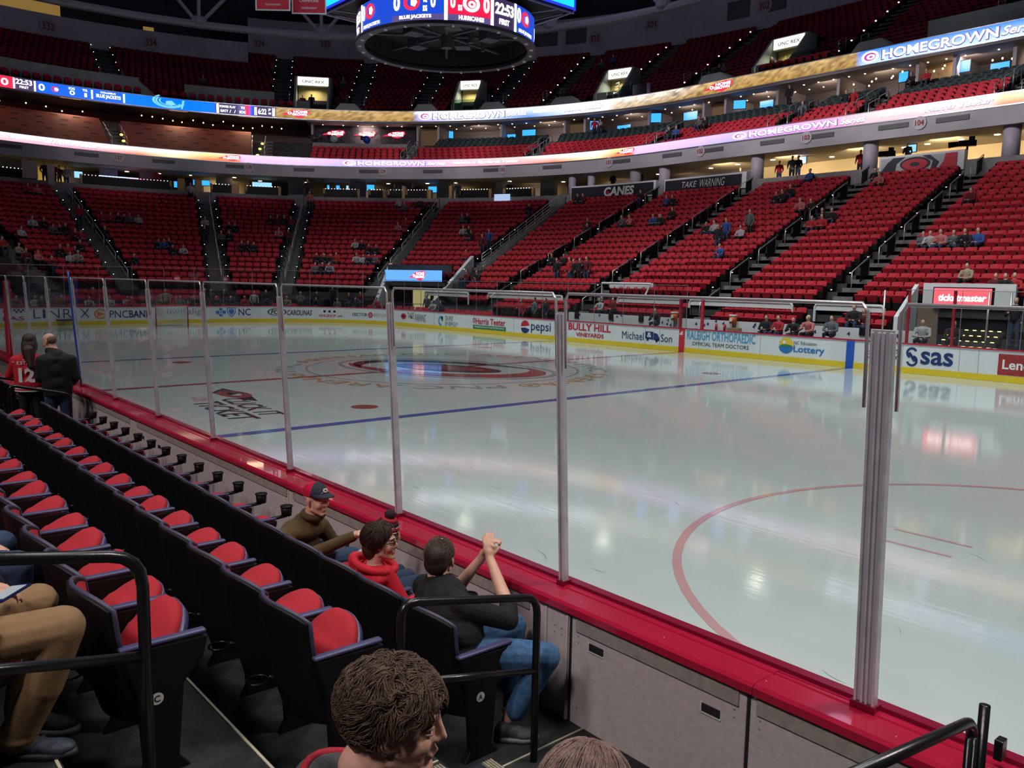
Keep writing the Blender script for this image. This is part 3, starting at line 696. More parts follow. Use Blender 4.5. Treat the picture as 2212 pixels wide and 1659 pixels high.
def build_far_seats():
    hi = far_seat_mesh('s', 0, 0).build('stadium_seat', [SRED, BLK]); meh = hi.data; bpy.data.objects.remove(hi)
    lo = far_seat_mesh('s', 0, 0, False); 
    vis = sorted([t for t in SEATS if in_view(t[6]) and t[3] >= -2], key=lambda t: (t[6]-CAMP).length)
    near = vis[:300]; ids = set(id(t) for t in near)
    for s, r, z, k, si, i, p in near:
        o = bpy.data.objects.new('stadium_seat', meh); COL.objects.link(o); o.location = p; o.rotation_euler = (0, 0, facing(s))
        tag(o, 'red folded seat, %s row up, %s from the left in the %s' % (od(k+3), od(i), SECN[si+1]), 'seat', 'red seats of the far stand nearest the rink')
    rest = [t for t in SEATS if id(t) not in ids and not (t[3] == -3)]
    bulk('stadium_seats', lo, [(p, facing(s)) for s, r, z, k, si, i, p in rest]+ring_seats(), [SRED, BLK], 'rows of red folded seats filling the rest of the lower bowl', 'seats')
def bulk(name, mb, places, mats, label, cat, kind='stuff'):
    V = np.array(mb.v); F = mb.f; nv = len(V); n = len(places)
    out = np.empty((n*nv, 3))
    for i, (p, a) in enumerate(places):
        c, s_ = math.cos(a), math.sin(a); out[i*nv:(i+1)*nv, 0] = V[:, 0]*c-V[:, 1]*s_+p[0]; out[i*nv:(i+1)*nv, 1] = V[:, 0]*s_+V[:, 1]*c+p[1]; out[i*nv:(i+1)*nv, 2] = V[:, 2]+p[2]
    fl = np.array([len(f) for f in F]); idx = np.concatenate([np.array(f) for f in F])
    L = (idx[None, :]+nv*np.arange(n)[:, None]).ravel(); T = np.tile(fl, n); st = np.concatenate([[0], np.cumsum(T)[:-1]])
    me = bpy.data.meshes.new(name); me.vertices.add(n*nv); me.vertices.foreach_set('co', out.ravel()); me.loops.add(len(L)); me.loops.foreach_set('vertex_index', L.astype(np.int32))
    me.polygons.add(len(T)); me.polygons.foreach_set('loop_start', st.astype(np.int32)); me.polygons.foreach_set('loop_total', T.astype(np.int32))
    for m in mats: me.materials.append(m)
    me.polygons.foreach_set('material_index', np.tile(np.array(mb.m, dtype=np.int32), n)); me.update(calc_edges=True); me.validate()
    o = bpy.data.objects.new(name, me); COL.objects.link(o); tag(o, label, cat, kind=kind); return o
build_far_seats()

# ---- handrails and step lights on the aisles
WLIGHT = emi('step_light_glow', (.75, .85, 1.), 5.)
GLIGHT = emi('string_light_glow', (1., .9, .6), 3.)
def rail_path(s, r, z, L, h, slope):
    """inverted U in the plane of the aisle: r forward length L"""
    return [S(s, r, z), S(s, r, z+h), S(s, r+L, z+h+slope*L), S(s, r+L, z+slope*L)]
def build_rails():
    glow = MB(); glow.box((0, 0, 0), (.07, .05, .05)); gl = glow.build('step_light', WLIGHT); gme = gl.data; bpy.data.objects.remove(gl)
    for si, (a, nm) in enumerate(AISLES[:-1]):
        if nm in 'abcd':
            for j, k in enumerate(range(-1, 18, 3)):
                if nm == 'a' and k < 0: continue
                r, z = rk(k)+.1, zk(k); mb = MB()
                P = rail_path(a, r, z, 1.5, .88, DZ/DR); mb.tube(P, .024, 6)
                root = mb.build('handrail', STEEL, smooth=True); tag(root, 'steel handrail, %s up, stair right of the %s' % (od(j+1), SECN[si+1]), 'handrail', 'centre handrails on the side stand stairs')
                pb = MB(); d = .02; q = [S(ds(a, r, -d), r+.75, z+.45), S(ds(a, r, -d), r+1.45, z+.8), S(ds(a, r, -d), r+1.45, z+1.5), S(ds(a, r, -d), r+.75, z+1.18)]
                q2 = [S(ds(a, r, d), r+.75, z+.45), S(ds(a, r, d), r+1.45, z+.8), S(ds(a, r, d), r+1.45, z+1.5), S(ds(a, r, d), r+.75, z+1.18)]
                pb.add(q+q2, [(0, 1, 2, 3), (7, 6, 5, 4), (0, 4, 5, 1), (1, 5, 6, 2), (2, 6, 7, 3), (3, 7, 4, 0)]); pb.build('dark_panel', BLK, root)
        elif nm in 'fghi':
            side = .62 if nm in 'hi' else (-.0 if nm == 'g' else .4)
            for j, k in enumerate(range(1, 18, 3)):
                r, z = rk(k)+.1, zk(k); mb = MB(); s_ = ds(a, r, side*.3)
                mb.tube(rail_path(s_, r, z, 1.9, .88, DZ/DR), .024, 6); mb.tube([S(s_, r, z+.45), S(s_, r+1.9, z+.45+1.9*DZ/DR)], .018, 6)
                tag(mb.build('handrail', STEEL, smooth=True), 'steel handrail, %s up, stair right of the %s' % (od(j+1), SECN[si+1]), 'handrail', 'handrails on the end stand stairs')
        # small lights along the seat ends
        for k in range(1, NR, 2):
            r, z = rk(k)+.35, zk(k)
            sides = (-1, 1) if nm in 'ghi' else (-1,)
            if nm == 'l': continue
            for sd in sides:
                o = bpy.data.objects.new('step_light', gme); COL.objects.link(o); o.location = S(ds(a, r, sd*.62), r, z+.36+(.12 if nm in 'abcd' else .25)); o.rotation_euler = (0, 0, facing(a)); o.scale = (.62,)*3
                tag(o, 'white light, %s side of the stair right of the %s, %s row' % ('left' if sd < 0 else 'right', SECN[si+1], od(k)), 'step light', 'aisle step lights in the lower bowl')
    # the long stair with its many-barred railing above the tunnel
    a = -15.2; root = empty('stair_railing', S(a, 22, 4.5)); tag(root, 'long steel railing with five bars climbing from the tunnel to the concourse', 'railing')
    L = root.location.copy(); mb = MB()
    for h in (.2, .42, .64, .86, 1.08):
        mb.tube([S(a-2.4*(1-t)*0, rr, z+h) for rr, z, t in [(20.0+i*1.1, 2.0+(3.5+i*1.1)*DZ/DR, i/10) for i in range(11)]], .02 if h < 1 else .028, 6)
    for i in range(11):
        rr = 20.0+i*1.1; z = 2.0+(rr-R0)*DZ/DR; mb.tube([S(a, rr, z), S(a, rr, z+1.08)], .022, 6)
    o = mb.build('bars', STEEL, root, True); o.location = -L
build_rails()

# ---- tunnel at the end corner with its small screen
def build_tunnel():
    sl, sr = -34.6, -18.7
    mb = MB()
    # left sloping parapet and right long parapet
    for s, r0, z0, r1, z1 in ((sl, 15.8, 1.2, 18.6, 4.1), (sr, 15.9, 1.55, 20.6, 4.7)):
        w = .12; q = []
        for e in (-w, w):
            q += [S(ds(s, 17, e), r0, .3), S(ds(s, 17, e), r0, z0), S(ds(s, 17, e), r1, z1), S(ds(s, 17, e), r1, .3)]
        mb.add(q, [(0, 1, 2, 3), (7, 6, 5, 4), (0, 4, 5, 1), (1, 5, 6, 2), (2, 6, 7, 3), (3, 7, 4, 0)])
    struct(mb.build('wall_tunnel_sides', WALLW))
    mb = MB(); sweep(mb, sl, sr, [(18.1, 3.5), (18.1, 4.0), (18.3, 4.0), (18.3, 3.5)]); sweep(mb, sl, sr, [(17.3, 2.55), (17.3, 2.8), (18.3, 2.8), (18.3, 2.55)]); struct(mb.build('wall_tunnel_lintel', DCONC))
    mb = MB(); sweep(mb, sl, sr, [(19.5, .3), (19.5, 3.), (19.6, 3.), (19.6, .3)]); struct(mb.build('wall_tunnel_back', DARK))
    mb = MB(); sweep(mb, -30.5, -26.5, [(19.4, .4), (19.4, 2.3), (19.45, 2.3), (19.45, .4)]); sweep(mb, -25.6, -23.2, [(19.4, .4), (19.4, 2.4), (19.45, 2.4), (19.45, .4)])
    struct(mb.build('door_1', emi('doorway_glow', (.9, .75, .35), .55)))
    root = empty('led_screen', S(-27.5, 17.3, 2.85)); tag(root, 'wide short tunnel screen with a red state shaped logo on blue', 'screen'); L = root.location.copy()
    mb = MB(); sweep(mb, -34.2, -19.8, [(17.32, 2.86), (17.32, 3.62), (17.45, 3.62), (17.45, 2.86)]); o = mb.build('screen_panel', emi('scr_blue', (.10, .30, .75), 1.6, True), root); o.location = -L
    led_logo(root, L, -28.2, -23.8, 17.29, 3.24, .66)
    mb = MB()
    for s in np.arange(sl+1, sr-.5, 2.0): mb.tube([S(s, 16.6, .35), S(s, 16.6, 1.35)], .02, 5)
    mb.tube([S(s, 16.6, 1.35) for s in np.arange(sl+1, sr-.5, 1.)], .02, 5); mb.tube([S(s, 16.6, .85) for s in np.arange(sl+1, sr-.5, 1.)], .015, 5)
    tag(mb.build('barrier', BLKM), 'low black barrier rail across the tunnel mouth', 'barrier')
LW = emi('led_white', (1., .97, 1.), 3.2); LWP = emi('led_white_soft', (1., .93, .98), 2.2); LRED = emi('led_red', (.85, .02, .06), 1.6); LBLU = emi('led_blue', (.01, .12, .75), 1.5); LLB = emi('led_lightblue', (.16, .50, 1.), 1.6); LPINK = emi('led_pink', (1., .35, .55), 2.)
def led_logo(root, L, s0, s1, r, zc, h):
    """state outline, long to the left and blocky on the right, with two lines of lettering"""
    F = lambda u, v, rr=r: S(s0+(s1-s0)*u, rr, zc+h*(v-.5))
    shape = [(0, .28), (.10, .42), (.22, .55), (.30, .78), (.45, .90), (.70, 1.0), (.95, .98), (1.0, .70), (.93, .40), (.80, .14), (.66, .0), (.50, .10), (.36, .30), (.18, .30)]
    mb = MB(); mb.add([F(u, v) for u, v in shape], [tuple(range(len(shape)))]); o = mb.build('logo_outline', LRED, root); o.location = -L
    mb = MB(); G = lambda u, v: F(u, v, r-.02)
    put_text(mb, 'HOME', G, .45, .93, .58, .88, bold=.03); put_text(mb, 'GROWN', G, .40, .90, .26, .54, bold=.03); disc(mb, G, .32, .52, .07, .16, 0, 16, inner=.5)
    o = mb.build('logo_lettering', LW, root); o.location = -L
build_tunnel()

# ---- tunnel on the right with the red screen
def build_right_tunnel():
    mb = MB()
    mb.add([(8.35, 15.0, .3), (8.35, 15.0, 1.9), (8.35, 16.6, 3.15), (8.35, 16.6, .3), (8.5, 15.0, .3), (8.5, 15.0, 1.9), (8.5, 16.6, 3.15), (8.5, 16.6, .3)], [(0, 1, 2, 3), (7, 6, 5, 4), (0, 4, 5, 1), (1, 5, 6, 2), (2, 6, 7, 3)])
    mb.box((10.1, 17.2, 2.75), (3.3, .12, .9)); struct(mb.build('wall_right_tunnel', WALLW))
    root = empty('led_screen', (9.95, 15.5, 2.32)); tag(root, 'bright red tunnel screen with a white word, right of the benches', 'screen')
    mb = MB(); mb.box((.62, 0, .36), (2.05, .16, .74)); mb.build('screen_case', BLKM, root)
    mb = MB(); mb.box((.62, -.085, .36), (1.97, .01, .66)); mb.build('screen_panel', emi('scr_red', (.95, .10, .13), 1.9, True), root)
    mb = MB(); put_text(mb, 'ticketmaster', lambda u, v: (u, -.095, v), -.2, 1.45, .22, .48, bold=.03, shear=.15); mb.build('screen_lettering', LW, root)
    mb = MB(); mb.box((9.35, 15.6, 1.30), (.75, .08, 2.0)); struct(mb.build('door_2', mat('door_tan', (.22, .15, .11), .5, vary=.15)))
    mb = MB()
    for i in range(6): mb.box((10.7, 15.2+i*.3, .42+i*.19), (1.9, .32, .19))
    struct(mb.build('floor_tunnel_steps', DCONC))
    mb = MB()
    for i in range(6): 
        for j in range(7): mb.box((9.85+j*.28, 15.02+i*.3, .52+i*.19), (.12, .02, .03))
    tag(mb.build('stair_light_strip', emi('stair_glow', (1., .75, .3), 3.)), 'rows of yellow lights on the steps under the red screen', 'lights', kind='stuff')
    for x, nm in ((8.7, 'left'), (12.2, 'right')):
        mb = MB(); mb.tube([(x, 13.4, .3), (x, 13.4, 2.9)], .035, 8); mb.tube([(x, 15.4, .3), (x, 15.4, 2.9)], .035, 8); tag(mb.build('glass_post', STEEL, smooth=True), 'steel posts beside the right bench gate, %s pair' % nm, 'post')
    for x in (9.75, 11.27):
        mb = MB(); mb.box((x, 13.05, 2.0), (.09, .09, 1.85)); tag(mb.build('padded_post', REDLINE, bevel=.01), 'red padded glass post %s' % ('right of the software advert' if x > 10 else 'left of the tall red one by the bench gate'), 'post', 'red padded posts by the benches')
build_right_tunnel()

# ---- benches across the ice
def build_benches():
    mb = MB(); mb.box((.2, 14.8, .85), (18.4, .10, 1.10)); struct(mb.build('wall_bench_back', WALLW))
    mb = MB(); mb.box((.2, 14.2, .60), (15.5, .35, .06)); mb.box((.2, 14.2, .44), (15.4, .1, .28)); tag(mb.build('players_bench', mat('bench_grey', (.3, .3, .32), .5)), 'long low bench behind the far boards', 'bench')
    for n, (a, b, zt, nm) in enumerate(((-23.7, -18.9, 2.2, 'left of the tunnel stair'), (-17.95, -11.2, 2.2, 'below the long stair'), (-8.35, -5.29, 2.98, 'raised, left of centre'), (-7.0, -2.8, 2.25, 'left of the red posts'), (-2.3, 3.24, 2.25, 'above the centre benches'), (4.3, 7.3, 2.25, 'left of the red screen'))):
        y = 16.40 if n != 2 else 17.2
        if n == 0: y = 15.6
        mb = MB(); mb.tube([(a, y, zt-.75), (a, y, zt-.12), (a+.1, y, zt), (b-.1, y, zt), (b, y, zt-.12), (b, y, zt-.75)] if n != 2 else [(a, y-.6, zt-1.), (a, y-.6, zt), (b, y-.2, zt), (b+.2, y-.9, zt-.7)], .06, 6)
        mb.box(((a+b)/2, y+.02, zt-.12), (b-a, .05, .3))
        tag(mb.build('seating_surround', WALLW, bevel=.01), 'white rounded surround behind low red seats, %s' % nm, 'seating surround', 'white surrounds behind the benches')
    for x in (-.21, .96):
        mb = MB(); mb.box((x, 13.06, 1.70), (.13, .11, 1.3)); tag(mb.build('padded_post', REDLINE, bevel=.02), 'thick red padded post %s' % ('on the red centre stripe' if x < 0 else 'just right of the red centre stripe'), 'post', 'red padded posts at centre ice')
    for i, (x, nm) in enumerate(((-1.79, 'left of the centre posts'), (1.45, 'right of the centre posts'))):
        r = empty('drink_cooler', (x, 14.62, 1.30)); tag(r, 'orange drink cooler with white lid, %s' % nm, 'drink cooler', 'orange coolers on the bench wall')
        mb = MB(); mb.tube([(0, 0, 0), (0, 0, .32)], [.15, .17], 14); mb.build('body', mat('cooler_orange', (.75, .14, .02), .5), r, True)
        mb = MB(); mb.tube([(0, 0, .32), (0, 0, .39)], .18, 14); mb.build('lid', WHI, r, True)
        mb = MB(); disc(mb, lambda u, v: (u, -.172, v), 0, .17, .08, .08); mb.build('emblem', WHI, r)
        mb = MB(); mb.tube([(0, 0, -.35), (0, 0, 0)], .02, 6); mb.build('stand', BLKM, r)
    for i, x in enumerate((.6, 1.04)):
        mb = MB(); mb.tube([(x, 14.6, .95), (x, 14.6, 1.25)], .055, 10); tag(mb.build('squeeze_bottle', REDI, smooth=True), 'red bottle on the bench wall, %s of two' % ('left' if i == 0 else 'right'), 'bottle')
    mb = MB(); mb.box((1.62, 14.5, 1.02), (.62, .25, .20)); tag(mb.build('equipment_crate', mat('crate_tan', (.35, .22, .12), .6), bevel=.01), 'tan crate on the bench beside the red bottles', 'crate')
    for i, (x, z, w) in enumerate(((7.4, 1.28, .45), (-8.35, 1.28, .3), (-5.9, 1.28, .3), (-3.9, 1.28, .3))):
        mb = MB(); mb.box((x, 14.72, z), (w, .05, .3)); tag(mb.build('bench_monitor', BLK, bevel=.01), 'small black monitor on the white bench wall, %s from the left' % od([4, 1, 2, 3][i]), 'monitor')
    mb = MB()
    r = random.Random(5)
    for i in range(60):
        x = r.uniform(-8.8, 9.0); z = r.uniform(.95, 1.3)
        if r.random() < .6: put_text(mb, r.choice(['4', '4', '4']), lambda u, v: (u, 14.744, v), x, x+.14, z, z+.16)
    tag(mb.build('wall_lettering', NAVY), 'repeated small navy figures along the white bench wall', 'lettering', kind='stuff')
build_benches()

B1= [('t', 'PRESENTED BY', -97.8, -94.0, 0.25, 0), ('h', '', -93.6, -92.8, 0.5, 0), ('t', 'Harris Teeter', -92.7, -86.6, 0.45, 0), ('nc', '', -70.5, -67.0, 0.8, 0), ('e', '', -51.6, -49.6, 0.8, 0), ('t', 'HOMEGROWN', -49.3, -38.6, 0.6, 0), ('t', 'Series', -38.3, -35.2, 0.5, 0), ('t', 'PRESENTED BY', -34.0, -30.2, 0.25, 0), ('h', '', -29.9, -29.0, 0.5, 0), ('t', 'Harris Teeter', -28.9, -23.0, 0.4, 0), ('nc', '', -7.0, -3.6, 0.8, 0), ('e', '', 6.5, 7.56, 0.8, 0), ('t', 'HOMEGROWN', 7.74, 13.77, 0.6, 0), ('t', 'Series', 13.98, 15.53, 0.6, 0), ('t', 'PRESENTED BY', 16.21, 18.3, 0.25, 0), ('h', '', 18.48, 18.87, 0.5, 0), ('t', 'Harris Teeter', 18.92, 22.32, 0.45, 0)]
B2= [('t', '0', -95.7, -94.9, 0.6, 0), ('bar', '', -94.4, -94.2, 0.9, 0), ('t', '22:53', -94.1, -92.3, 0.45, 0.2), ('t', 'FIRST', -93.7, -92.7, 0.2, -0.25), ('bar', '', -92.1, -91.9, 0.9, 0), ('t', '0', -91.6, -90.9, 0.6, 0), ('e2', '', -90.2, -89.2, 0.6, 0), ('t', 'SOG', -88.2, -87.5, 0.2, 0.28), ('t', '0', -88.1, -87.5, 0.4, -0.1), ('t', 'TOL', -86.6, -86.0, 0.2, 0.28), ('t', '1', -86.4, -86.1, 0.35, -0.15), ('bar', '', -85.6, -85.4, 0.8, 0), ('t', 'COLUMBUS', -84.5, -82.7, 0.15, 0.3), ('t', 'BLUE JACKETS', -85.0, -82.1, 0.4, -0.08), ('bar', '', -81.8, -81.6, 0.8, 0), ('swirl', '', -78.4, -73.5, 0.9, 0), ('bar', '', -70.1, -69.8, 0.9, 0), ('t', 'POWER PLAY', -69.7, -67.6, 0.22, 0.22), ('t', 'G/ATT', -69.6, -68.6, 0.25, -0.2), ('t', '/', -68.4, -68.2, 0.3, -0.2), ('t', '/', -67.8, -67.6, 0.3, -0.2), ('t', 'TOI', -66.9, -66.4, 0.25, 0.22), ('t', 'SOG', -67.1, -66.3, 0.25, -0.2), ('bar', '', -65.1, -65.1, 0.8, 0), ('bar', '', -64.9, -64.9, 0.8, 0), ('t', '6:22', -64.6, -63.5, 0.55, 0), ('t', 'P', -63.2, -62.9, 0.25, 0.2), ('t', 'M', -63.2, -62.9, 0.2, -0.15), ('bar', '', -62.7, -62.6, 0.8, 0), ('bar', '', -62.5, -62.4, 0.8, 0), ('nc', '', -61.6, -57.6, 0.85, 0), ('e', '', -42.1, -40.3, 0.85, 0), ('t', 'HOMEGROWN', -40.0, -29.5, 0.6, 0), ('t', 'Series', -29.1, -26.2, 0.5, 0), ('t', 'PRESENTED BY', -25.3, -21.9, 0.25, 0), ('h', '', -21.4, -20.7, 0.5, 0), ('t', 'Harris Teeter', -20.5, -15.0, 0.4, 0), ('nc', '', -0.3, 2.45, 0.85, 0), ('e', '', 12.19, 13.31, 0.9, 0), ('t', 'HOMEGROWN', 13.55, 20.27, 0.65, 0), ('t', 'Series', 20.44, 22.48, 0.55, 0)]
G1= [-99.0, -95.6, -86.6, -81.4, -76.8, -71.7, -70.4, -67.0, -58.8, -51.6, -47.3, -35.2, -23.0, -17.0, -13.5, -6.8, -3.6, 1.38, 6.5, 10.48, 15.66, 18.92, 22.32, 23.06, 23.74]
G2= [-96.0, -94.5, -94.2, -92.0, -91.7, -70.3, -69.7, -67.5, -66.3, -65.7, -65.1, -61.9, -57.6, -42.5, -35.4, -25.7, -15.0, -0.3, 2.45, 11.94, 13.6, 21.73]

# ================================================================== CONCOURSE, RIBBONS, SUITES, UPPER DECK, ROOF
def col_mat(name, strength):
    m = bpy.data.materials.new(name); m.use_nodes = True; nt = m.node_tree; b = nt.nodes['Principled BSDF']
    a = nt.nodes.new('ShaderNodeVertexColor'); a.layer_name = 'picture'; b.inputs['Base Color'].default_value = (0, 0, 0, 1)
    nt.links.new(a.outputs[0], b.inputs['Emission Color']); b.inputs['Emission Strength'].default_value = strength; MATS[name] = m; return m
def ribbon(name, label, R, z0, z1, stops, strength, fn2=None):
    """the lit display itself: a strip of coloured picture content. stops: (s, colour low, colour high)"""
    root = empty(name, S(0, R, z0)); tag(root, label, 'ribbon display'); L = root.location.copy()
    s0, s1 = stops[0][0], stops[-1][0]; ss = [s0]; x = s0
    while x < s1: x += (.5 if x < 0 else .25); ss.append(min(x, s1))
    NV = 6; vs = [S(s, R, z0+(z1-z0)*j/NV) for s in ss for j in range(NV+1)]
    me = bpy.data.meshes.new('display_face'); n = NV+1
    me.from_pydata([tuple(v) for v in vs], [], [(i*n+j, (i+1)*n+j, (i+1)*n+j+1, i*n+j+1) for i in range(len(ss)-1) for j in range(NV)]); me.update()
    ca = me.color_attributes.new('picture', 'FLOAT_COLOR', 'POINT'); r = random.Random(4)
    for i, s in enumerate(ss):
        q = 0
        while q < len(stops)-2 and stops[q+1][0] < s: q += 1
        A, Bq = stops[q], stops[q+1]; t = min(1, max(0, (s-A[0])/max(1e-6, Bq[0]-A[0]))); nz = A[3] if len(A) > 3 else 0
        for j in range(n):
            v = j/NV; ca_ = [A[1][c]*(1-v)+A[2][c]*v for c in range(3)]; cb = [Bq[1][c]*(1-v)+Bq[2][c]*v for c in range(3)]
            k = 1+nz*r.uniform(-1, 1); ca.data[i*n+j].color = tuple(max(0, (ca_[c]*(1-t)+cb[c]*t)*k) for c in range(3))+(1,)
    me.materials.append(col_mat(name+'_picture', strength)); o = bpy.data.objects.new('display_face', me); COL.objects.link(o); o.parent = root; o.location = -L
    mb = MB(); sweep(mb, s0, s1, [(R+.03, z0-.06), (R-.03, z0-.06), (R-.03, z0), (R+.03, z0)]); sweep(mb, s0, s1, [(R+.03, z1), (R-.03, z1), (R-.03, z1+.05), (R+.03, z1+.05)]); o = mb.build('display_frame', ALU, root); o.location = -L
    return root, L
def ribbon_items(root, L, R, z0, z1, items):
    zc = (z0+z1)/2; H = z1-z0
    for it in items:
        kind, txt, a, b, hh, off = it; h = hh*H; c = zc+off*H
        if b-a < .12: b = a+.12
        F = lambda u, v, d=.03: S(a+(b-a)*u, R-d, c-h/2+h*v)
        mb = MB()
        if kind == 't':
            serif = txt == 'HOMEGROWN'
            put_text(mb, txt, F, 0, 1, 0, 1, bold=.018 if h > .3*H else .005, shear=.3 if txt in ('Series', 'Harris Teeter') else 0.); o = mb.build('display_lettering', LW, root)
            if len(txt) > 5 and txt != 'BLUE JACKETS':
                o.location = -L; mb = MB(); put_text(mb, txt, lambda u, v: F(u, v, .02), -.012, 1.012, -.13, 1.06, 0, .05 if h > .3*H else .03, .3 if txt in ('Series', 'Harris Teeter') else 0.); o = mb.build('display_lettering_edge', emi('led_edge', (.16, .10, .42), 1.), root)
        elif kind == 'bar': poly(mb, F, [(0, 0), (1, 0), (1, 1), (0, 1)]); o = mb.build('display_bar', LW, root)
        elif kind == 'nc': led_logo(root, L, a, b, R-.03, c, h); continue
        elif kind == 'e':
            disc(mb, F, .5, .5, .5, .45, 0, 24, inner=.72, rot=0); o = mb.build('display_emblem', LW, root); o.location = -L
            mb = MB(); disc(mb, lambda u, v: F(u, v, .02), .5, .5, .5, .45, 0, 24); o = mb.build('display_emblem', emi('led_violet', (.45, .05, .35), 1.4), root); o.location = -L
            mb = MB(); disc(mb, lambda u, v: F(u, v, .04), .55, .48, .25, .20, 0, 20, inner=.45, rot=.3); o = mb.build('display_emblem', LW, root)
        elif kind == 'e2':
            disc(mb, F, .45, .5, .42, .42, 0, 20, inner=.6); o = mb.build('display_emblem', LRED, root); o.location = -L
            mb = MB(); disc(mb, F, .6, .5, .25, .3, 0, 5); o = mb.build('display_emblem', LW, root)
        elif kind == 'h':
            disc(mb, F, .35, .6, .32, .35, 0, 14, inner=.55); disc(mb, F, .65, .45, .32, .35, 0, 14, inner=.55); o = mb.build('display_emblem', LW, root)
        elif kind == 'swirl':
            for q, (rr, a0, a1) in enumerate(((1., 2.2, 6.0), (.82, 2.4, 5.9), (.60, 2.6, 5.6))): disc(mb, F, .45, .75, .42*rr, .72*rr, 0, 30, a0, a1, .86)
            disc(mb, F, .48, .55, .13, .30, 0, 5); poly(mb, F, [(.80, .95), (.86, .95), (.80, .05), (.76, .05)]); o = mb.build('display_emblem', LLB, root)
        else: continue
        o.location = -L
PK = (1., .42, .50); PKl = (1., .75, .75); LIL = (.62, .42, .95); LILl = (.85, .52, .95); FIRE = (.95, .12, .03); FIREl = (1., .85, .35); WHT = (1., .98, .95); BL = (.42, .38, .95); VIO = (.55, .22, .45)
def lower_ribbon():
    st = [(-104, PK, PKl), (-99, PK, PKl), (-92, (.95, .35, .5), PKl), (-86.6, (.85, .25, .35), WHT), (-81.4, FIRE, WHT), (-76.8, (1., .7, .3), WHT), (-72, FIRE, FIREl), (-67.1, FIRE, (1., .5, .4)), (-66.9, LIL, LILl), (-58, LIL, LILl), (-51.6, BL, LIL), (-47, (.5, .35, .8), LIL), (-38, (.6, .3, .6), (.7, .4, .75)), (-35, (.85, .4, .55), (.95, .5, .6)), (-23, (.9, .3, .35), (1., .6, .55)), (-17, FIRE, WHT), (-10.5, (1., .75, .4), WHT), (-7, FIRE, FIREl), (-3.7, FIRE, (1., .5, .4)), (-3.5, LIL, LILl), (1.4, LIL, LILl), (6.4, BL, LIL), (8, (.55, .3, .8), (.65, .4, .9)), (13.5, (.65, .25, .55), (.8, .35, .6)), (15.7, (.95, .45, .5), (1., .6, .6)), (18.9, PK, PKl), (22.3, (1., .5, .45), PKl), (22.7, (.8, .2, .1), (1., .9, .5)), (30., FIRE, WHT)]
    r, L = ribbon('lower_ribbon_display', 'long pink and orange ribbon display above the lower concourse', 31., 12.42, 13.0, st, 1.5)
    ribbon_items(r, L, 31., 12.42, 13.0, B1)
def upper_ribbon():
    bl = (.01, .11, .85); bl2 = (.0, .16, 1.); rd = (.9, .02, .06); bk = (.05, .04, .10); gr = (.12, .12, .30); gd = (.30, .17, .04); gdl = (.42, .28, .12); wb = (.80, .85, 1.); bu = (.04, .22, .9)
    st = [(-104, rd, rd), (-94.4, rd, rd), (-94.3, bk, bk), (-92.0, bk, bk), (-91.9, bl, bl), (-85.5, bl, bl), (-82, bl, bl), (-81.6, bl2, bl2), (-70.4, bl2, bl2), (-70.2, bk, bk), (-67.4, bk, bk), (-67.2, gr, gr), (-66.2, gr, gr), (-66.1, rd, rd), (-65.7, rd, rd), (-65.6, bl, bl), (-65.1, bl, bl), (-65., bk, bk), (-62.4, bk, bk), (-62.3, gd, gdl, .5), (-57, gd, gdl, .5), (-43, gd, gdl, .5), (-42.3, (.3, .2, .6), wb), (-35, wb, wb), (-26, bu, wb), (-21, (.5, .6, .95), wb), (-15, wb, WHT), (-13, (.5, .35, .2), (.9, .8, .7), .4), (-5, gd, (.8, .7, .6), .7), (-.3, gd, gdl, .6), (3, gd, gdl, .5), (11.8, gd, gdl, .5), (12.1, (.45, .6, 1.), bu), (13.4, (.55, .72, 1.), bu), (23.5, (.55, .72, 1.), bu), (30, wb, bu)]
    r, L = ribbon('upper_ribbon_display', 'blue, gold and white ribbon display below the upper deck', 36.5, 17.2, 18.07, st, 1.45)
    ribbon_items(r, L, 36.5, 17.2, 18.07, B2)
lower_ribbon(); upper_ribbon()

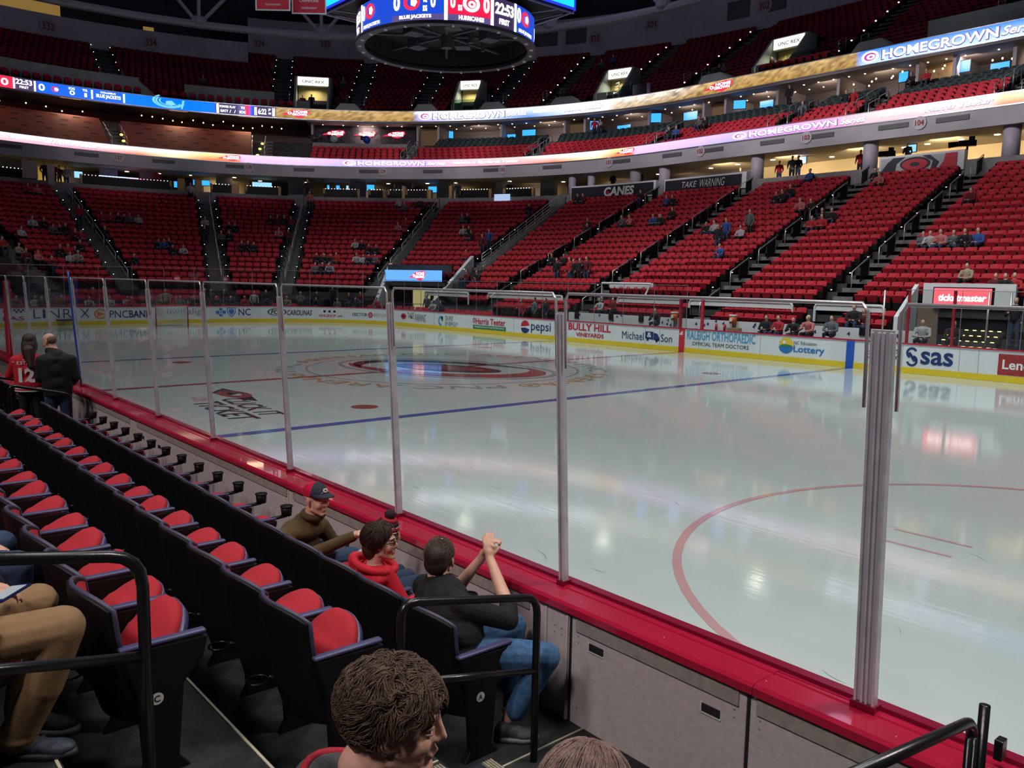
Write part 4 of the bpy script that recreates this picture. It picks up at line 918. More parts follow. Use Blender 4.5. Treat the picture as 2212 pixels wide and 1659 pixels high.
UMAX = 33.; UMIN = -112.
def build_shell():
    mb = MB(); sweep(mb, UMIN, UMAX, [(31.02, 11.42), (31.02, 13.05), (31.3, 13.05), (31.3, 11.42)]); struct(mb.build('wall_fascia_lower', FASC))
    mb = MB(); sweep(mb, UMIN, UMAX, [(31.3, 11.50), (31.3, 11.56), (38, 11.56), (38, 11.50)]); struct(mb.build('ceiling_concourse', mat('conc_ceiling', (.50, .42, .28), .7)))
    mb = MB(); sweep(mb, UMIN, UMAX, [(31.25, 9.1), (31.25, 9.55), (38.2, 9.55), (38.2, 9.1)]); struct(mb.build('floor_concourse', DCONC))
    mb = MB(); sweep(mb, UMIN, UMAX, [(31.22, 9.0), (31.22, 9.86), (31.32, 9.86), (31.32, 9.0)])
    struct(mb.build('wall_bowl_top', CONC))
    mb = MB()
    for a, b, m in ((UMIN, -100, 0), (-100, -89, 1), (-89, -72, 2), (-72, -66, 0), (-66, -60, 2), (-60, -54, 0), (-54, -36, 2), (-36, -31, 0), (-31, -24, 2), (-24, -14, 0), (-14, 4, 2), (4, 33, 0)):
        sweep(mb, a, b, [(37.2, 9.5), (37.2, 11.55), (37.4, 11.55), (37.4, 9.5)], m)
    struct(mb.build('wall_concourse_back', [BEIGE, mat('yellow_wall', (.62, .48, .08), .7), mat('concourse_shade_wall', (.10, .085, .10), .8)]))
    # suite level
    mb = MB()
    for k in range(7):
        r = 31.75+.8*k; z = 12.65+.38*k; sweep(mb, UMIN, UMAX, [(r, z-.5), (r, z), (r+.82, z), (r+.82, z-.5)])
    sweep(mb, UMIN, UMAX, [(37.35, 14.8), (37.35, 15.2), (41.2, 15.2), (41.2, 14.8)]); struct(mb.build('floor_club_level', DCONC))
    mb = MB(); sweep(mb, UMIN, -58, [(36.6, 17.02), (36.6, 17.10), (41.2, 17.10), (41.2, 17.02)], 1); sweep(mb, -58, UMAX, [(36.6, 17.02), (36.6, 17.10), (41.2, 17.10), (41.2, 17.02)], 0)
    struct(mb.build('ceiling_suites', [TAN, mat('dark_ceiling', (.05, .035, .04), .8)]))
    mb = MB(); sweep(mb, UMIN, -58, [(41., 15), (41., 17.05), (41.2, 17.05), (41.2, 15)], 1); sweep(mb, -58, UMAX, [(41., 15), (41., 17.05), (41.2, 17.05), (41.2, 15)], 0)
    struct(mb.build('wall_suites_back', [mat('suite_wall', (.20, .17, .19), .7), DKWOOD]))
    mb = MB(); sweep(mb, UMIN, UMAX, [(36.55, 17.08), (36.55, 18.15), (36.95, 18.15), (36.95, 17.08)]); struct(mb.build('wall_fascia_upper', FASC))
    # upper deck
    mb = MB()
    for k in range(16):
        r = 38.0+.82*k; z = 18.15+.5*k
        if k >= 12: sweep(mb, -66, UMAX, [(r, z-.6), (r, z), (r+.84, z), (r+.84, z-.6)])
        else: sweep(mb, UMIN, UMAX, [(r, z-.6), (r, z), (r+.84, z), (r+.84, z-.6)])
    sweep(mb, UMIN, UMAX, [(36.9, 17.9), (36.9, 18.12), (38.1, 18.12), (38.1, 17.9)]); struct(mb.build('floor_upper_deck', mat('upper_deck', (.02, .017, .022), .9)))
    # pale walls in front of the upper seats round the end
    mb = MB(); sweep(mb, UMIN, -79.5, [(38.2, 18.1), (38.2, 19.85), (38.4, 19.85), (38.4, 18.1)]); sweep(mb, -74, -62.5, [(38.2, 18.1), (38.2, 19.75), (38.4, 19.75), (38.4, 18.1)]); sweep(mb, 15.5, UMAX, [(38.2, 18.1), (38.2, 19.6), (38.4, 19.6), (38.4, 18.1)])
    mb.add([S(s, r, z) for s, r, z in ((-79.5, 38.2, 18.1), (-79.5, 38.2, 19.6), (-76.8, 38.2, 18.1), (-79.5, 38.4, 18.1), (-79.5, 38.4, 19.6), (-76.8, 38.4, 18.1))], [(0, 1, 2), (5, 4, 3), (0, 3, 4, 1), (1, 4, 5, 2)])
    struct(mb.build('wall_upper_front', PALE))
    # high walls with section numbers
    mb = MB(); sweep(mb, UMIN, -66, [(47.6, 23.6), (47.6, 26.3), (47.9, 26.3), (47.9, 23.6)]); sweep(mb, -66, UMAX, [(50.4, 25.6), (50.4, 29.5), (50.7, 29.5), (50.7, 25.6)]); mb.add([S(-66, 47.6, 23.6), S(-66, 47.6, 26.3), S(-66, 50.7, 27), S(-66, 50.7, 25)], [(0, 1, 2, 3)])
    sweep(mb, UMIN, UMAX, [(56, 25), (56, 34), (56.3, 34), (56.3, 25)], 1)
    struct(mb.build('wall_upper_back', [mat('upper_wall', (.50, .46, .54), .85, vary=.1, vscale=.5), NAVYD]))
    mb = MB(); sweep(mb, -93, -85.5, [(50.5, 26.0), (50.5, 28.2), (50.6, 28.2), (50.6, 26.0)]); sweep(mb, -77.3, -76.2, [(50.5, 26.0), (50.5, 27.4), (50.6, 27.4), (50.6, 26.0)]); struct(mb.build('window_1', emi('press_box_glow', (1., .62, .16), .22)))
    mb = MB()
    for a, b in ((-36, -33), (-32, -29), (-28, -25.5), (-5, -2.5), (-9, -6.5)): sweep(mb, a, b, [(50.34, 27.0), (50.34, 28.6), (50.38, 28.6), (50.38, 27.0)])
    struct(mb.build('window_2', mat('dim_window', (.10, .09, .11), .5)))
    # roof
    mb = MB(); n = 40
    mb.add([(70*math.cos(2*PI*i/n)-5, 62*math.sin(2*PI*i/n), 33) for i in range(n)], [tuple(range(n))]); struct(mb.build('ceiling_roof', NAVYD))
    # near side: stand behind the camera (mostly unseen, catches light and closes the hall)
    mb = MB()
    for k in range(18): mb.box((0, -14.9-.8*k-.4-.0, .57+.2+.0+(.2*min(k, 4)+.38*max(0, k-4))-.35), (110, .82, .5)) if k > 3 else None
    mb.box((0, -56, 16), (140, .4, 34)); mb.box((58, 0, 16), (.4, 110, 34)); mb.box((0, 60, 16), (140, .4, 34)); mb.box((-76, 0, 16), (.4, 120, 34)); struct(mb.build('wall_outer', NAVYD))
build_shell()

def plate(s, r, z, w, h): return lambda u, v: S(ds(s, r, u*w), r, z+v*h)
def build_details():
    # section discs and grey vents on the lower fascia
    dm = mat('disc_pale', (.50, .47, .50), .6); nm = mat('number_maroon', (.30, .02, .05), .6); vm = mat('vent_grey', (.09, .085, .10), .6)
    for n, s in (('127', -84.1), ('128', -65.9), ('129', -45.3), ('130', -25.8), ('101', -7.9), ('102', 3.95), ('103', 11.85), ('104', 18.66)):
        root = empty('section_sign', S(s, 30.97, 12.05)); L = root.location.copy(); tag(root, 'round pale section number sign below the ribbon, %s' % {'127': 'above the goal aisle', '128': 'above the narrow corner section', '129': 'left of centre under the emblem', '130': 'above the wedge section', '101': 'over the black word banner', '102': 'over the handwritten banner', '103': 'between two round columns', '104': 'over the emblem banner'}[n], 'sign', 'section signs on the lower fascia')
        mb = MB(); disc(mb, lambda u, v: S(ds(s, 30.9, u), 30.95, 12.05+v), 0, 0, .36, .36, 0, 24); o = mb.build('disc', dm, root); o.location = -L
        mb = MB(); put_text(mb, n, lambda u, v: S(ds(s, 30.9, u), 30.92, 12.05+v), -.24, .24, -.15, .15); o = mb.build('number', nm, root); o.location = -L
    for i, s in enumerate((-98.0, -88.3, -78.0, -67.7, -57.6, -47.5, -37.3, -27.4, -17.5, -5.9, 1.49, 4.94, 9.47, 12.78, 17.18, 20.37)):
        mb = MB(); sweep(mb, ds(s, 31, -.85), ds(s, 31, .85), [(30.96, 11.92), (30.96, 12.18), (31.0, 12.18), (31.0, 11.92)]); tag(mb.build('air_vent', vm), 'dark grey air vent on the lower fascia, %s from the left' % od(i+1), 'vent', 'air vents on the lower fascia')
    for i, (n, s, z, R) in enumerate((('333', -87.3, 25.2, 47.5), ('334', -76.8, 25.2, 47.5), ('334', -64.7, 27.0, 50.3), ('335', -57.1, 27.4, 50.3), ('338', -24.4, 27.28, 50.3), ('301', -17.7, 27.89, 50.3), ('302', -4.8, 27.6, 50.3))):
        root = empty('section_sign', S(s, R-.05, z)); L = root.location.copy(); tag(root, 'round number sign high on the upper wall, %s from the left' % od(i+1), 'sign', 'section signs on the upper wall')
        mb = MB(); disc(mb, lambda u, v: S(ds(s, R, u), R-.05, z+v), 0, 0, .72, .72, 0, 24); o = mb.build('disc', mat('disc_upper', (.40, .37, .42), .7), root); o.location = -L
        mb = MB(); put_text(mb, n, lambda u, v: S(ds(s, R, u), R-.09, z+v), -.5, .5, -.32, .32); o = mb.build('number', nm, root); o.location = -L
    # columns on the straight
    for i, x in enumerate((-25.1, -23.4, -19.4, -16.7, -9.0, -1.4, 6.1)):
        s = x+17 if x > -17 else -math.degrees(math.asin((-17-x)/31.6)); p = S(s, 31.75, 9.5); mb = MB(); mb.tube([p, p+Vector((0, 0, 2.05))], .42 if x > -20 else .3, 18); o = mb.build('column', mat('column_paint', (.42, .38, .46), .5), smooth=True); struct(o)
    for s in (-105, -97, -85.5, -80.5, -70.5, -60.5, -51.5, -44.5, -38.5, -29.5, -22.5):
        mb = MB(); sweep(mb, s, s+2.2, [(34.5, 9.5), (34.5, 11.52), (35.1, 11.52), (35.1, 9.5)]); struct(mb.build('wall_concourse_pier', FASC))
    # banners
    def banner(s0, s1, z0, z1, nm, label, panel, name):
        root = empty('wall_banner', S((s0+s1)/2, 31.0, z0)); L = root.location.copy(); tag(root, label, 'banner')
        mb = MB(); sweep(mb, s0-.12, s1+.35, [(31.08, z0-.1), (31.08, z1+.12), (31.5, z1+.12), (31.5, z0-.1)]); o = mb.build('banner_backing', WALLW, root); o.location = -L
        mb = MB(); sweep(mb, s0, s1, [(31.04, z0), (31.04, z1), (31.08, z1), (31.08, z0)]); o = mb.build('banner_cloth', panel, root); o.location = -L
        return root, L, (lambda u, v: S(s0+(s1-s0)*u, 31.0, z0+(z1-z0)*v))
    bc = mat('banner_black', (.016, .014, .022), .7)
    r, L, F = banner(-14.2, -.3, 9.45, 10.33, 0, 'black banner with white block capitals below the section sign', bc, '')
    mb = MB(); put_text(mb, 'CANES', F, .40, .77, .12, .88, bold=.04, shear=.15); o = mb.build('banner_lettering', WHI, r); o.location = -L
    mb = MB(); disc(mb, lambda u, v: S(-14.2+13.9*u, 30.98, 9.45+.88*v), .445, .40, .022, .16, 0, 16); o = mb.build('banner_emblem', REDI, r); o.location = -L
    r, L, F = banner(.95, 7.3, 9.45, 10.28, 0, 'black banner with thin handwritten white capitals', bc, '')
    mb = MB(); put_text(mb, 'TAKE', F, .24, .44, .30, .78, bold=-.005, shear=.3); put_text(mb, 'WARNING', F, .48, .80, .22, .86, bold=-.005, shear=.3); o = mb.build('banner_lettering', WHI, r); o.location = -L
    r, L, F = banner(16.6, 20.75, 9.45, 10.28, 0, 'pale banner with a black and red hurricane eye emblem', mat('banner_grey', (.48, .48, .52), .7), '')
    F2 = lambda u, v: S(16.6+4.15*u, 30.985, 9.45+.83*v); F3 = lambda u, v: S(16.6+4.15*u, 30.97, 9.45+.83*v); F4 = lambda u, v: S(16.6+4.15*u, 30.955, 9.45+.83*v)
    mb = MB(); poly(mb, F, [(0, .05), (.10, .7), (.18, 1.), (.33, 1.), (.22, .6), (.20, 0), (0, 0)]); poly(mb, F, [(.56, 1), (.66, 1), (.78, .5), (.74, .1), (.68, .1), (.70, .6)]); disc(mb, F2, .47, .50, .20, .44, 0, 24); o = mb.build('banner_emblem', BLACK, r); o.location = -L
    mb = MB(); disc(mb, F3, .47, .46, .17, .36, 0, 24); poly(mb, F2, [(.86, 1.), (1., 1.), (1., .1), (.78, .1), (.84, .5)]); o = mb.build('banner_emblem', REDI, r); o.location = -L
    mb = MB(); disc(mb, F4, .47, .47, .065, .14, 0, 20); o = mb.build('banner_emblem', BLACK, r); o.location = -L
    # concourse lights, screens
    gl = emi('downlight_glow', (1., .80, .50), 5.); tvm = emi('tv_blue', (.03, .32, 1.), 1.7); tvd = emi('tv_cyan', (.30, .65, 1.), 1.2)
    for i, s in enumerate((-104, -96, -93, -82, -78, -74, -68, -64.5, -58, -50, -46, -40, -35.5, -27, -20, -12, -5, 2, 4.5, 7.5, 9.5, 11, 13.5, 16, 17.5, 19.5, 21.5, 24)):
        r = 34.0+(i*37 % 20)/10.; mb = MB(); p = S(s, r, 11.47); mb.tube([p, p+Vector((0, 0, .03))], .16, 12); tag(mb.build('ceiling_light', gl), 'small round warm ceiling light in the concourse, %s from the left' % od(i+1), 'ceiling light', 'concourse ceiling lights')
    for i, (s, z, r, w, h, cut) in enumerate(((-88, 10.9, 35, .55, .5, 0), (-75.8, 10.7, 35, .3, .5, 0), (-72.5, 10.9, 34.3, 1.2, .42, 0), (-64.2, 11.05, 35, 1.5, .45, 0), (-54.8, 11.0, 35, .18, .5, 0), (-53.4, 11.0, 35, .28, .5, 0), (-52.0, 11.0, 35, .18, .5, 0), (-48.3, 11.0, 34, .6, .5, 0), (-38.8, 11.0, 35, 1.3, .5, 0), (-27.8, 11.0, 35, .6, .4, 0), (-14.6, 11.1, 34.5, .3, .5, 0), (9.9, 11.2, 34, .5, .42, 0), (17.0, 11.2, 34, .42, .42, 1))):
        root = empty('television', S(s, r, z), facing(s)); tag(root, 'small blue lit television in the lower concourse, %s from the left' % od(i+1), 'television', 'televisions in the lower concourse')
        mb = MB(); mb.box((0, 0, 0), (w*1.1+.06, .08, h+.08)); mb.build('television_case', BLK, root); mb = MB(); mb.box((0, .045, 0), (w*1.1, .01, h)); mb.build('television_screen', tvm if i % 3 else tvd, root)
    # lodge boxes at the top of the end seats
    lb = [(-110, -94.5), (-88.8, -77.0), (-71.3, -67.6), (-66.4, -61.5), (-54.8, -49.5), (-47.8, -45.5), (-44.8, -42.5), (-42, -38.5), (-33.5, -28.5), (-26.2, -21.5)]
    for i, (a, b) in enumerate(lb):
        root = empty('lodge_box', S((a+b)/2, 31.4, 9.55)); L = root.location.copy(); tag(root, 'black lodge box above the end seats, %s from the left' % od(i+1), 'lodge box', 'black lodge boxes below the concourse')
        mb = MB(); sweep(mb, a, b, [(32.2, 9.55), (32.2, 10.62), (32.3, 10.62), (32.3, 9.55)]); sweep(mb, a, b, [(31.4, 9.55), (31.4, 10.15), (31.45, 10.15), (31.45, 9.55)]); o = mb.build('box_front', BLK, root); o.location = -L
        mb = MB()
        for s in np.arange(a+.2, b, .45): p = S(s, 32.22, 10.66); mb.box(p, (.05, .05, .05))
        o = mb.build('string_lights', GLIGHT if i % 3 != 1 else emi('string_pink', (1., .6, .8), 2.5), root); o.location = -L; 
        mb = MB()
        for s in (a, b): mb.box(S(s, 31.9, 10.05), (.16, .16, 1.2))
        o = mb.build('end_post', WOOD, root); o.location = -L
    mb = MB(); sweep(mb, -86, -81, [(33.2, 10.75), (33.2, 10.82), (33.3, 10.82), (33.3, 10.75)]); tag(mb.build('bar_light_strip', emi('bar_glow', (.35, .5, 1.), 2.2)), 'white blue light strip over the bar left of the pink screen', 'light strip')
    mb = MB(); sweep(mb, -81.5, -77.6, [(32.1, 9.98), (32.1, 10.08), (32.2, 10.08), (32.2, 9.98)]); tag(mb.build('bar_light_strip', emi('bar_blue', (.02, .30, 1.), 2.)), 'bright blue light strip along a lodge box front', 'light strip')
    mb = MB(); sweep(mb, -82.5, -80.6, [(32.6, 10.35), (32.6, 10.68), (32.65, 10.68), (32.65, 10.35)]); tag(mb.build('neon_sign', emi('neon_pink', (1., .06, .22), 2.)), 'small glowing pink sign in the bar behind the end seats', 'sign')
    mb = MB(); sweep(mb, -96.5, -94.6, [(31.0, 9.9), (31.0, 11.2), (31.1, 11.2), (31.1, 9.9)]); sweep(mb, -93.4, -92.5, [(31.0, 9.6), (31.0, 11.1), (31.1, 11.1), (31.1, 9.6)]); tag(mb.build('stair_cheek_wall', mat('cheek', (.42, .34, .32), .7)), 'pale stair side walls at the top of the goal aisle', 'wall end')
    for i, (s, w, z0, z1, m) in enumerate(((-75.6, 1.0, 9.6, 10.85, 0), (-73.2, 1.0, 9.6, 10.85, 0), (-68.0, 1.0, 9.6, 10.7, 0), (-61.4, .4, 9.6, 10.6, 0), (-42.2, .5, 9.6, 10.9, 0), (-34.6, .5, 9.6, 10.9, 0), (-38.0, .5, 9.6, 10.6, 0))):
        mb = MB(); sweep(mb, s-w/2, s+w/2, [(31.35, z0), (31.35, z1), (31.9, z1), (31.9, z0)]); tag(mb.build('stair_end_panel', WOOD, bevel=.03), 'tan wooden end panel beside an end stand stair, %s from the left' % od(i+1), 'panel', 'tan end panels at the stair tops')
    mb = MB(); sweep(mb, -27.2, -24.6, [(31.1, 9.55), (31.1, 10.1), (31.15, 10.1), (31.15, 9.55)]); tag(mb.build('display_panel', emi('panel_paleblue', (.45, .62, .9), .9)), 'small pale blue display panel above the wedge section', 'display panel')
    # club level seats
    def club(k0, k1, s0, s1, keep, skip):
        pl = []
        for k in range(k0, k1):
            r = 31.75+.8*k+.4; z = 12.65+.38*k; L0 = s0 if s0 >= 0 else math.radians(s0)*r; L1 = s1 if s1 >= 0 else math.radians(s1)*r; m = L0+.3
            while m < L1:
                s = m if m >= 0 else math.degrees(m/r)
                if all(gap(s, a, r) > .7 for a in skip): pl.append((S(s, r, z), facing(s)))
                m += .55
        return pl
    sk = (-63.6, -42.3, -22.3, -2.4, 9.17, 14.43, 22.62)
    lo = far_seat_mesh('c', 0, 0, False)
    bulk('club_seats', lo, club(0, 4, -57, 31, 1, sk), [SRED, BLK], 'rows of red club seats between the two ribbon displays', 'seats')
    bulk('suite_seats', far_seat_mesh('g', 0, 0, False), club(4, 7, -39.5, 31, 1, sk), [GSEAT, mat('green_seat_side', (.01, .02, .02), .6)], 'dark green padded seats in front of the suites', 'seats')
    mb = MB(); sweep(mb, -57, -43.2, [(35.0, 14.0), (35.0, 14.95), (35.2, 14.95), (35.2, 14.0)]); struct(mb.build('wall_club_low', CONC))
    # rust coloured covers over the end club seats
    for i, (a, b) in enumerate(((-112, -84.9), (-82.3, -65.6))):
        root = empty('seat_cover', S((a+b)/2, 33, 13)); L = root.location.copy(); tag(root, 'rust brown covered block of end club seats with dark slots, %s' % ('left' if i == 0 else 'right'), 'seat cover')
        mb = MB(); sweep(mb, a, b, [(31.5, 12.9), (36.2, 15.75), (36.4, 15.7), (36.4, 12.9)]); o = mb.build('cover_sheet', RUST, root); o.location = -L
        mb = MB(); r = random.Random(9)
        for q, rr in enumerate((32.4, 33.3, 34.2, 35.1, 35.8)):
            z = 12.9+(rr-31.5)*2.85/4.7+.03; s = a+1.5+(q % 2)*1.2
            while s < b-1.5:
                mb = MB(); c = S(s, rr, z); d = S(s+.9, rr, z); e = S(s+.9, rr+.12, z+.075); f = S(s, rr+.12, z+.075); mb.quad(c, d, e, f); o = mb.build('cover_slot', DARK, root); o.location = -L; s += 2.6+r.random()*.5
    # club aisle rails
    for i, s in enumerate((-84.6, -82.6, -65.4, -63.6, -42.9, -41.8, -22.9, -21.6, -3.0, -1.6, 8.5, 9.9, 13.8, 15.2, 22.0, 23.3)):
        mb = MB()
        for j in range(3):
            r = 31.9+1.25*j; z = 12.65+.475*(r-31.75)
            P = [S(s, r, z), S(s, r, z+1.), S(s, r+1.1, z+1.+.45), S(s, r+1.1, z+.45)]; mb.tube(P, .028, 6); mb.tube([S(s, r, z+.5), S(s, r+1.1, z+.95)], .02, 6)
        tag(mb.build('handrail', STEEL, smooth=True), 'steel club level stair rail, %s from the left' % od(i+1), 'handrail', 'club level stair rails')
    mb = MB()
    for a in sk+(-83.5,):
        for k in range(7):
            r = 31.75+.8*k; z = 12.65+.38*k
            for h in (0, 1): sweep(mb, ds(a, r, -.6), ds(a, r, .6), [(r+h*.4, z-.1), (r+h*.4, z+h*.19+.01), (r+h*.4+.4, z+h*.19+.01), (r+h*.4+.4, z-.1)], step=5)
    struct(mb.build('floor_club_steps', STEPC))
    for i, (s, r, z) in enumerate(((-82.9, 33.5, 14.2), (-82.9, 32.6, 13.6), (-82.4, 31.7, 13.05), (-64.0, 34.2, 14.5), (-64.3, 33.2, 13.9), (-64.6, 32.0, 13.2))):
        mb = MB(); mb.ell(S(s, r, z), (.13, .13, .09), 10, 6); tag(mb.build('aisle_lamp', emi('amber_lamp', (1., .72, .12), 3.5)), 'amber lamp beside the rust covered seats, %s of six from the left' % od(i+1), 'lamp', 'amber aisle lamps at the end club level')
    # suites: partitions, televisions, lights
    for i, s in enumerate((-57.4, -42.6, -39.6, -30.5, -21.2, -18.3, -9, -1.2, 1.2, 5.6, 10.2, 15.4, 17.6, 20.9)):
        mb = MB(); q = [S(ds(s, 38, e), r, z) for e in (-.1, .1) for r, z in ((37.4, 15.2), (37.4, 17.02), (41, 17.02), (41, 15.2))]; mb.add(q, [(0, 1, 2, 3), (7, 6, 5, 4), (0, 4, 5, 1), (1, 5, 6, 2)]); struct(mb.build('wall_suite_partition', mat('partition', (.52, .47, .50), .6)))
    mb = MB()
    for a, b in ((-42.5, -39.8), (-21.1, -18.6), (-1.0, 1.0), (15.5, 17.4)): sweep(mb, a, b, [(38.4, 15.2), (38.4, 16.9), (38.5, 16.9), (38.5, 15.2)])
    struct(mb.build('wall_suite_alcove', mat('alcove', (.36, .22, .10), .6)))
    for i, (s, z, r, w, h) in enumerate(((-37.9, 16.2, 37.7, .35, .6), (-29.6, 16.0, 38.6, .7, .45), (-27.1, 16.3, 38.6, 1.1, .5), (-17.2, 16.35, 37.8, .6, .7), (-13.2, 15.9, 38.2, 1.1, .6), (-8.3, 16.4, 37.8, .7, .7), (-4.0, 16.3, 38.4, 1.1, .6), (2.2, 16.4, 37.8, .75, .6), (4.4, 16.1, 38., .95, .55), (14.3, 16.4, 38, .5, .6), (18.0, 16.4, 38, .5, .65), (19.6, 16.2, 39, .9, .6))):
        root = empty('television', S(s, r, z), facing(s)+(.5 if i in (0, 3, 5, 7) else 0)); tag(root, 'blue lit suite television, %s from the left on the club level' % od(i+1), 'television', 'televisions in the suites')
        mb = MB(); mb.box((0, 0, 0), (w*1.15+.08, .08, h+.1)); mb.build('television_case', BLK, root); mb = MB(); mb.box((0, .045, 0), (w*1.15, .01, h)); mb.build('television_screen', tvm, root)
    k = 0
    for s in np.concatenate([np.arange(-56, 0, 2.2), np.arange(.5, 30, 1.25)]):
        for r in (37.9, 39.4):
            if s > 9.5 and (k % 2): k += 1; continue
            mb = MB(); p = S(s+((k*7) % 5)*.15, r, 16.98); mb.tube([p, p+Vector((0, 0, .04))], .05, 8); k += 1
            tag(mb.build('ceiling_spotlight', gl), 'tiny warm spotlight in the suite ceiling, %s from the left' % od(k), 'ceiling light', 'suite ceiling spotlights')
    r_ = random.Random(11); k = 0
    for s0, s1, n in ((10.4, 15.2, 8), (15.6, 17.3, 7), (19, 24, 9), (-111, -85, 12), (-80, -61, 15)):
        for j in range(n):
            s = s0+(s1-s0)*(j+.5)/n; r = 37.6+r_.random()*2; z = 16.4+r_.random()*.35; k += 1
            mb = MB(); p = S(s, r, z); mb.ell(p, (.055, .055, .065), 8, 6); tag(mb.build('pendant_lamp', emi('pendant_glow', (1., .74, .35), 5.)), 'tiny warm pendant bulb over the club level, %s from the left' % od(k), 'lamp', 'pendant bulbs over the club level')
    for s, e in ((-104, 30), (-90, 30), (-70, 34), (-50, 36), (-38, 40), (-25, 40), (-12, 50), (-2, 50), (4, 70), (9, 90), (14, 100), (19, 100), (24, 90)):
        lamp('AREA', 'concourse_lamp', S(s, 33.4 if s >= 0 else 35.7, 11.40), S(s, 37.2, 9.7), e*(3.6 if s >= 0 else 1.7), (1., .80, .52), 1.6, spread=150)
    for s in (-50, -34, -24, -12, -4, 4, 9, 13, 18, 23, 28):
        lamp('AREA', 'suite_lamp', S(s, 37.9, 16.90), S(s, 41.0, 15.0), 85, (1., .80, .62), 1.4, spread=160)
    for s in (-100, -88, -75, -66): lamp('AREA', 'suite_lamp', S(s, 37.2, 16.94), S(s, 35.5, 10), 150, (1., .62, .4), 1.5, spread=140)
    mb = MB(); sweep(mb, -57.3, -43.2, [(38.3, 15.2), (38.3, 17.0), (38.4, 17.0), (38.4, 15.2)]); struct(mb.build('wall_stage_back', mat('stage_wall', (.06, .05, .07), .8, vary=.5, vscale=3)))
    for i, s in enumerate((-54.6, -50.3, -46.2)):
        root = empty('stage_sign', S(s, 38.2, 16.3)); L = root.location.copy(); tag(root, 'small red state shaped sign on the dark club wall, %s of three' % od(i+1), 'sign', 'red signs on the dark club wall')
        led_logo(root, L, s-1.6, s+1.6, 38.2, 16.3, .62)
    for i, (s, z) in enumerate(((-57.0, 15.7), (-54.2, 15.6), (-49.6, 15.6))):
        root = empty('drum_kit', S(s, 36.5, 15.2), facing(s)); tag(root, 'drum kit %s on the club level stage' % ['at the left', 'with pale drum head', 'with blue drum'][i], 'drum kit')
        mb = MB(); mb.tube([(0, -.25, .35), (0, .2, .35)], .33, 18); mb.build('bass_drum', mat('drum_%d' % i, [(.05, .05, .05), (.4, .5, .5), (.02, .05, .4)][i], .3), root, True)
        mb = MB(); mb.tube([(-.5, 0, 0), (-.5, 0, 1.0)], .015, 6); mb.ell((-.5, 0, 1.0), (.22, .22, .02), 16, 4); mb.build('cymbal', ALU, root, True)
        mb = MB(); mb.tube([(.4, -.1, .35), (.4, -.1, .65)], .18, 14); mb.build('tom_drum', BLKM, root, True)
    # upper deck: seats, caps, lit signs, rails, lights
    UA = (-82.2, -61.8, -51.7, -42.7, -32.2, -24.1, -14.1, -4.3, 10.09, 19.5)
    SG = ((-59.6, -55.6, 21.0), (-37.7, -35.0, 20.8), (-17.3, -14.2, 20.7), (3.15, 5.66, 20.6))
    pl = []
    for q in range(16):
        r = 38.0+.82*q+.42; z = 18.15+.5*q; L0 = math.radians(-112)*r; m = L0
        while m < 31:
            s = m if m >= 0 else math.degrees(m/r); m += .56
            if any(gap(s, a, r) < .95 for a in UA): continue
            if any(a-1.2*(1 if a < 0 else .6) < s < b+1.2*(1 if b < 0 else .6) for a, b, _ in SG) and q < 6: continue
            if (s < -79.5 or -74 < s < -62 or s > 15.5) and q < 3: continue
            if s < -66 and q > 11: continue
            pl.append((S(s, r, z), facing(s)))
    bulk('upper_seats', far_seat_mesh('u', 0, 0, False), pl, [mat('seat_red_shaded', (.30, .012, .022), .75, vary=.2, vscale=2), BLK], 'rows of red seats filling the dim upper deck', 'seats')  # seat red darkened, the deck's shade is mixed into the colour
    rc = far_seat_mesh('t', 0, 0, True).build('rail_chair', [SRED, BLK]); rm = rc.data; bpy.data.objects.remove(rc)
    k = 0
    for a, b in ((-104, -79.5), (-76.5, -60.2), (4.2, 9.)):
        s = a
        while s < b:
            k += 1; o = bpy.data.objects.new('front_row_chair', rm); COL.objects.link(o); o.location = S(s, 37.5, 18.12); o.rotation_euler = (0, 0, facing(s)); s += (1.15 if s < 0 else .6)
            tag(o, 'red chair in front of the pale upper deck wall, %s from the left' % od(k), 'chair', 'front row chairs above the upper ribbon')
    mb = MB()
    for a in UA:
        q0 = 3 if (a < -79 or a > 15.5) else 0
        for q in range(q0, 16 if a > -66 else 12):
            r = 38.0+.82*q; z = 18.15+.5*q
            for h in (0, 1): sweep(mb, ds(a, r, -.75), ds(a, r, .75), [(r+h*.41, z-.1), (r+h*.41, z+h*.25+.01), (r+h*.41+.41, z+h*.25+.01), (r+h*.41+.41, z-.1)], step=5)
    struct(mb.build('floor_upper_steps', mat('upper_steps', (.10, .09, .095), .85)))
    gme = bpy.data.meshes.get('step_light'); k = 0
    for ai, a in enumerate(UA):
        q0 = 3 if (a < -79 or a > 15.5) else 1
        for q in range(q0, 15 if a > -66 else 12, 2):
            r = 38.0+.82*q; z = 18.15+.5*q
            for sd in ((-1, 1) if a < -30 else (-1,)):
                o = bpy.data.objects.new('step_light', gme); COL.objects.link(o); o.location = S(ds(a, r, sd*.8), r, z+.45); o.rotation_euler = (0, 0, facing(a)); o.scale = (.75,)*3 if a < -30 else (1.3,)*3; k += 1
                tag(o, 'white light on upper deck stair %s from left, %s side, %s up' % (od(ai+1), 'left' if sd < 0 else 'right', od(q-q0+1)), 'step light', 'step lights on the upper deck')
        mb = MB()
        for sd in (-.8, .8):
            s = ds(a, 38, sd); r, z = 37.9+.82*q0, 18.15+.5*q0
            for h in (.35, .6, .85, 1.1): mb.tube([S(s, r, z+h), S(s, r+1.0, z+h+.4)], .022, 5)
            mb.tube([S(s, r, z), S(s, r, z+1.1)], .025, 5); mb.tube([S(s, r+1., z+.5), S(s, r+1., z+1.5)], .025, 5)
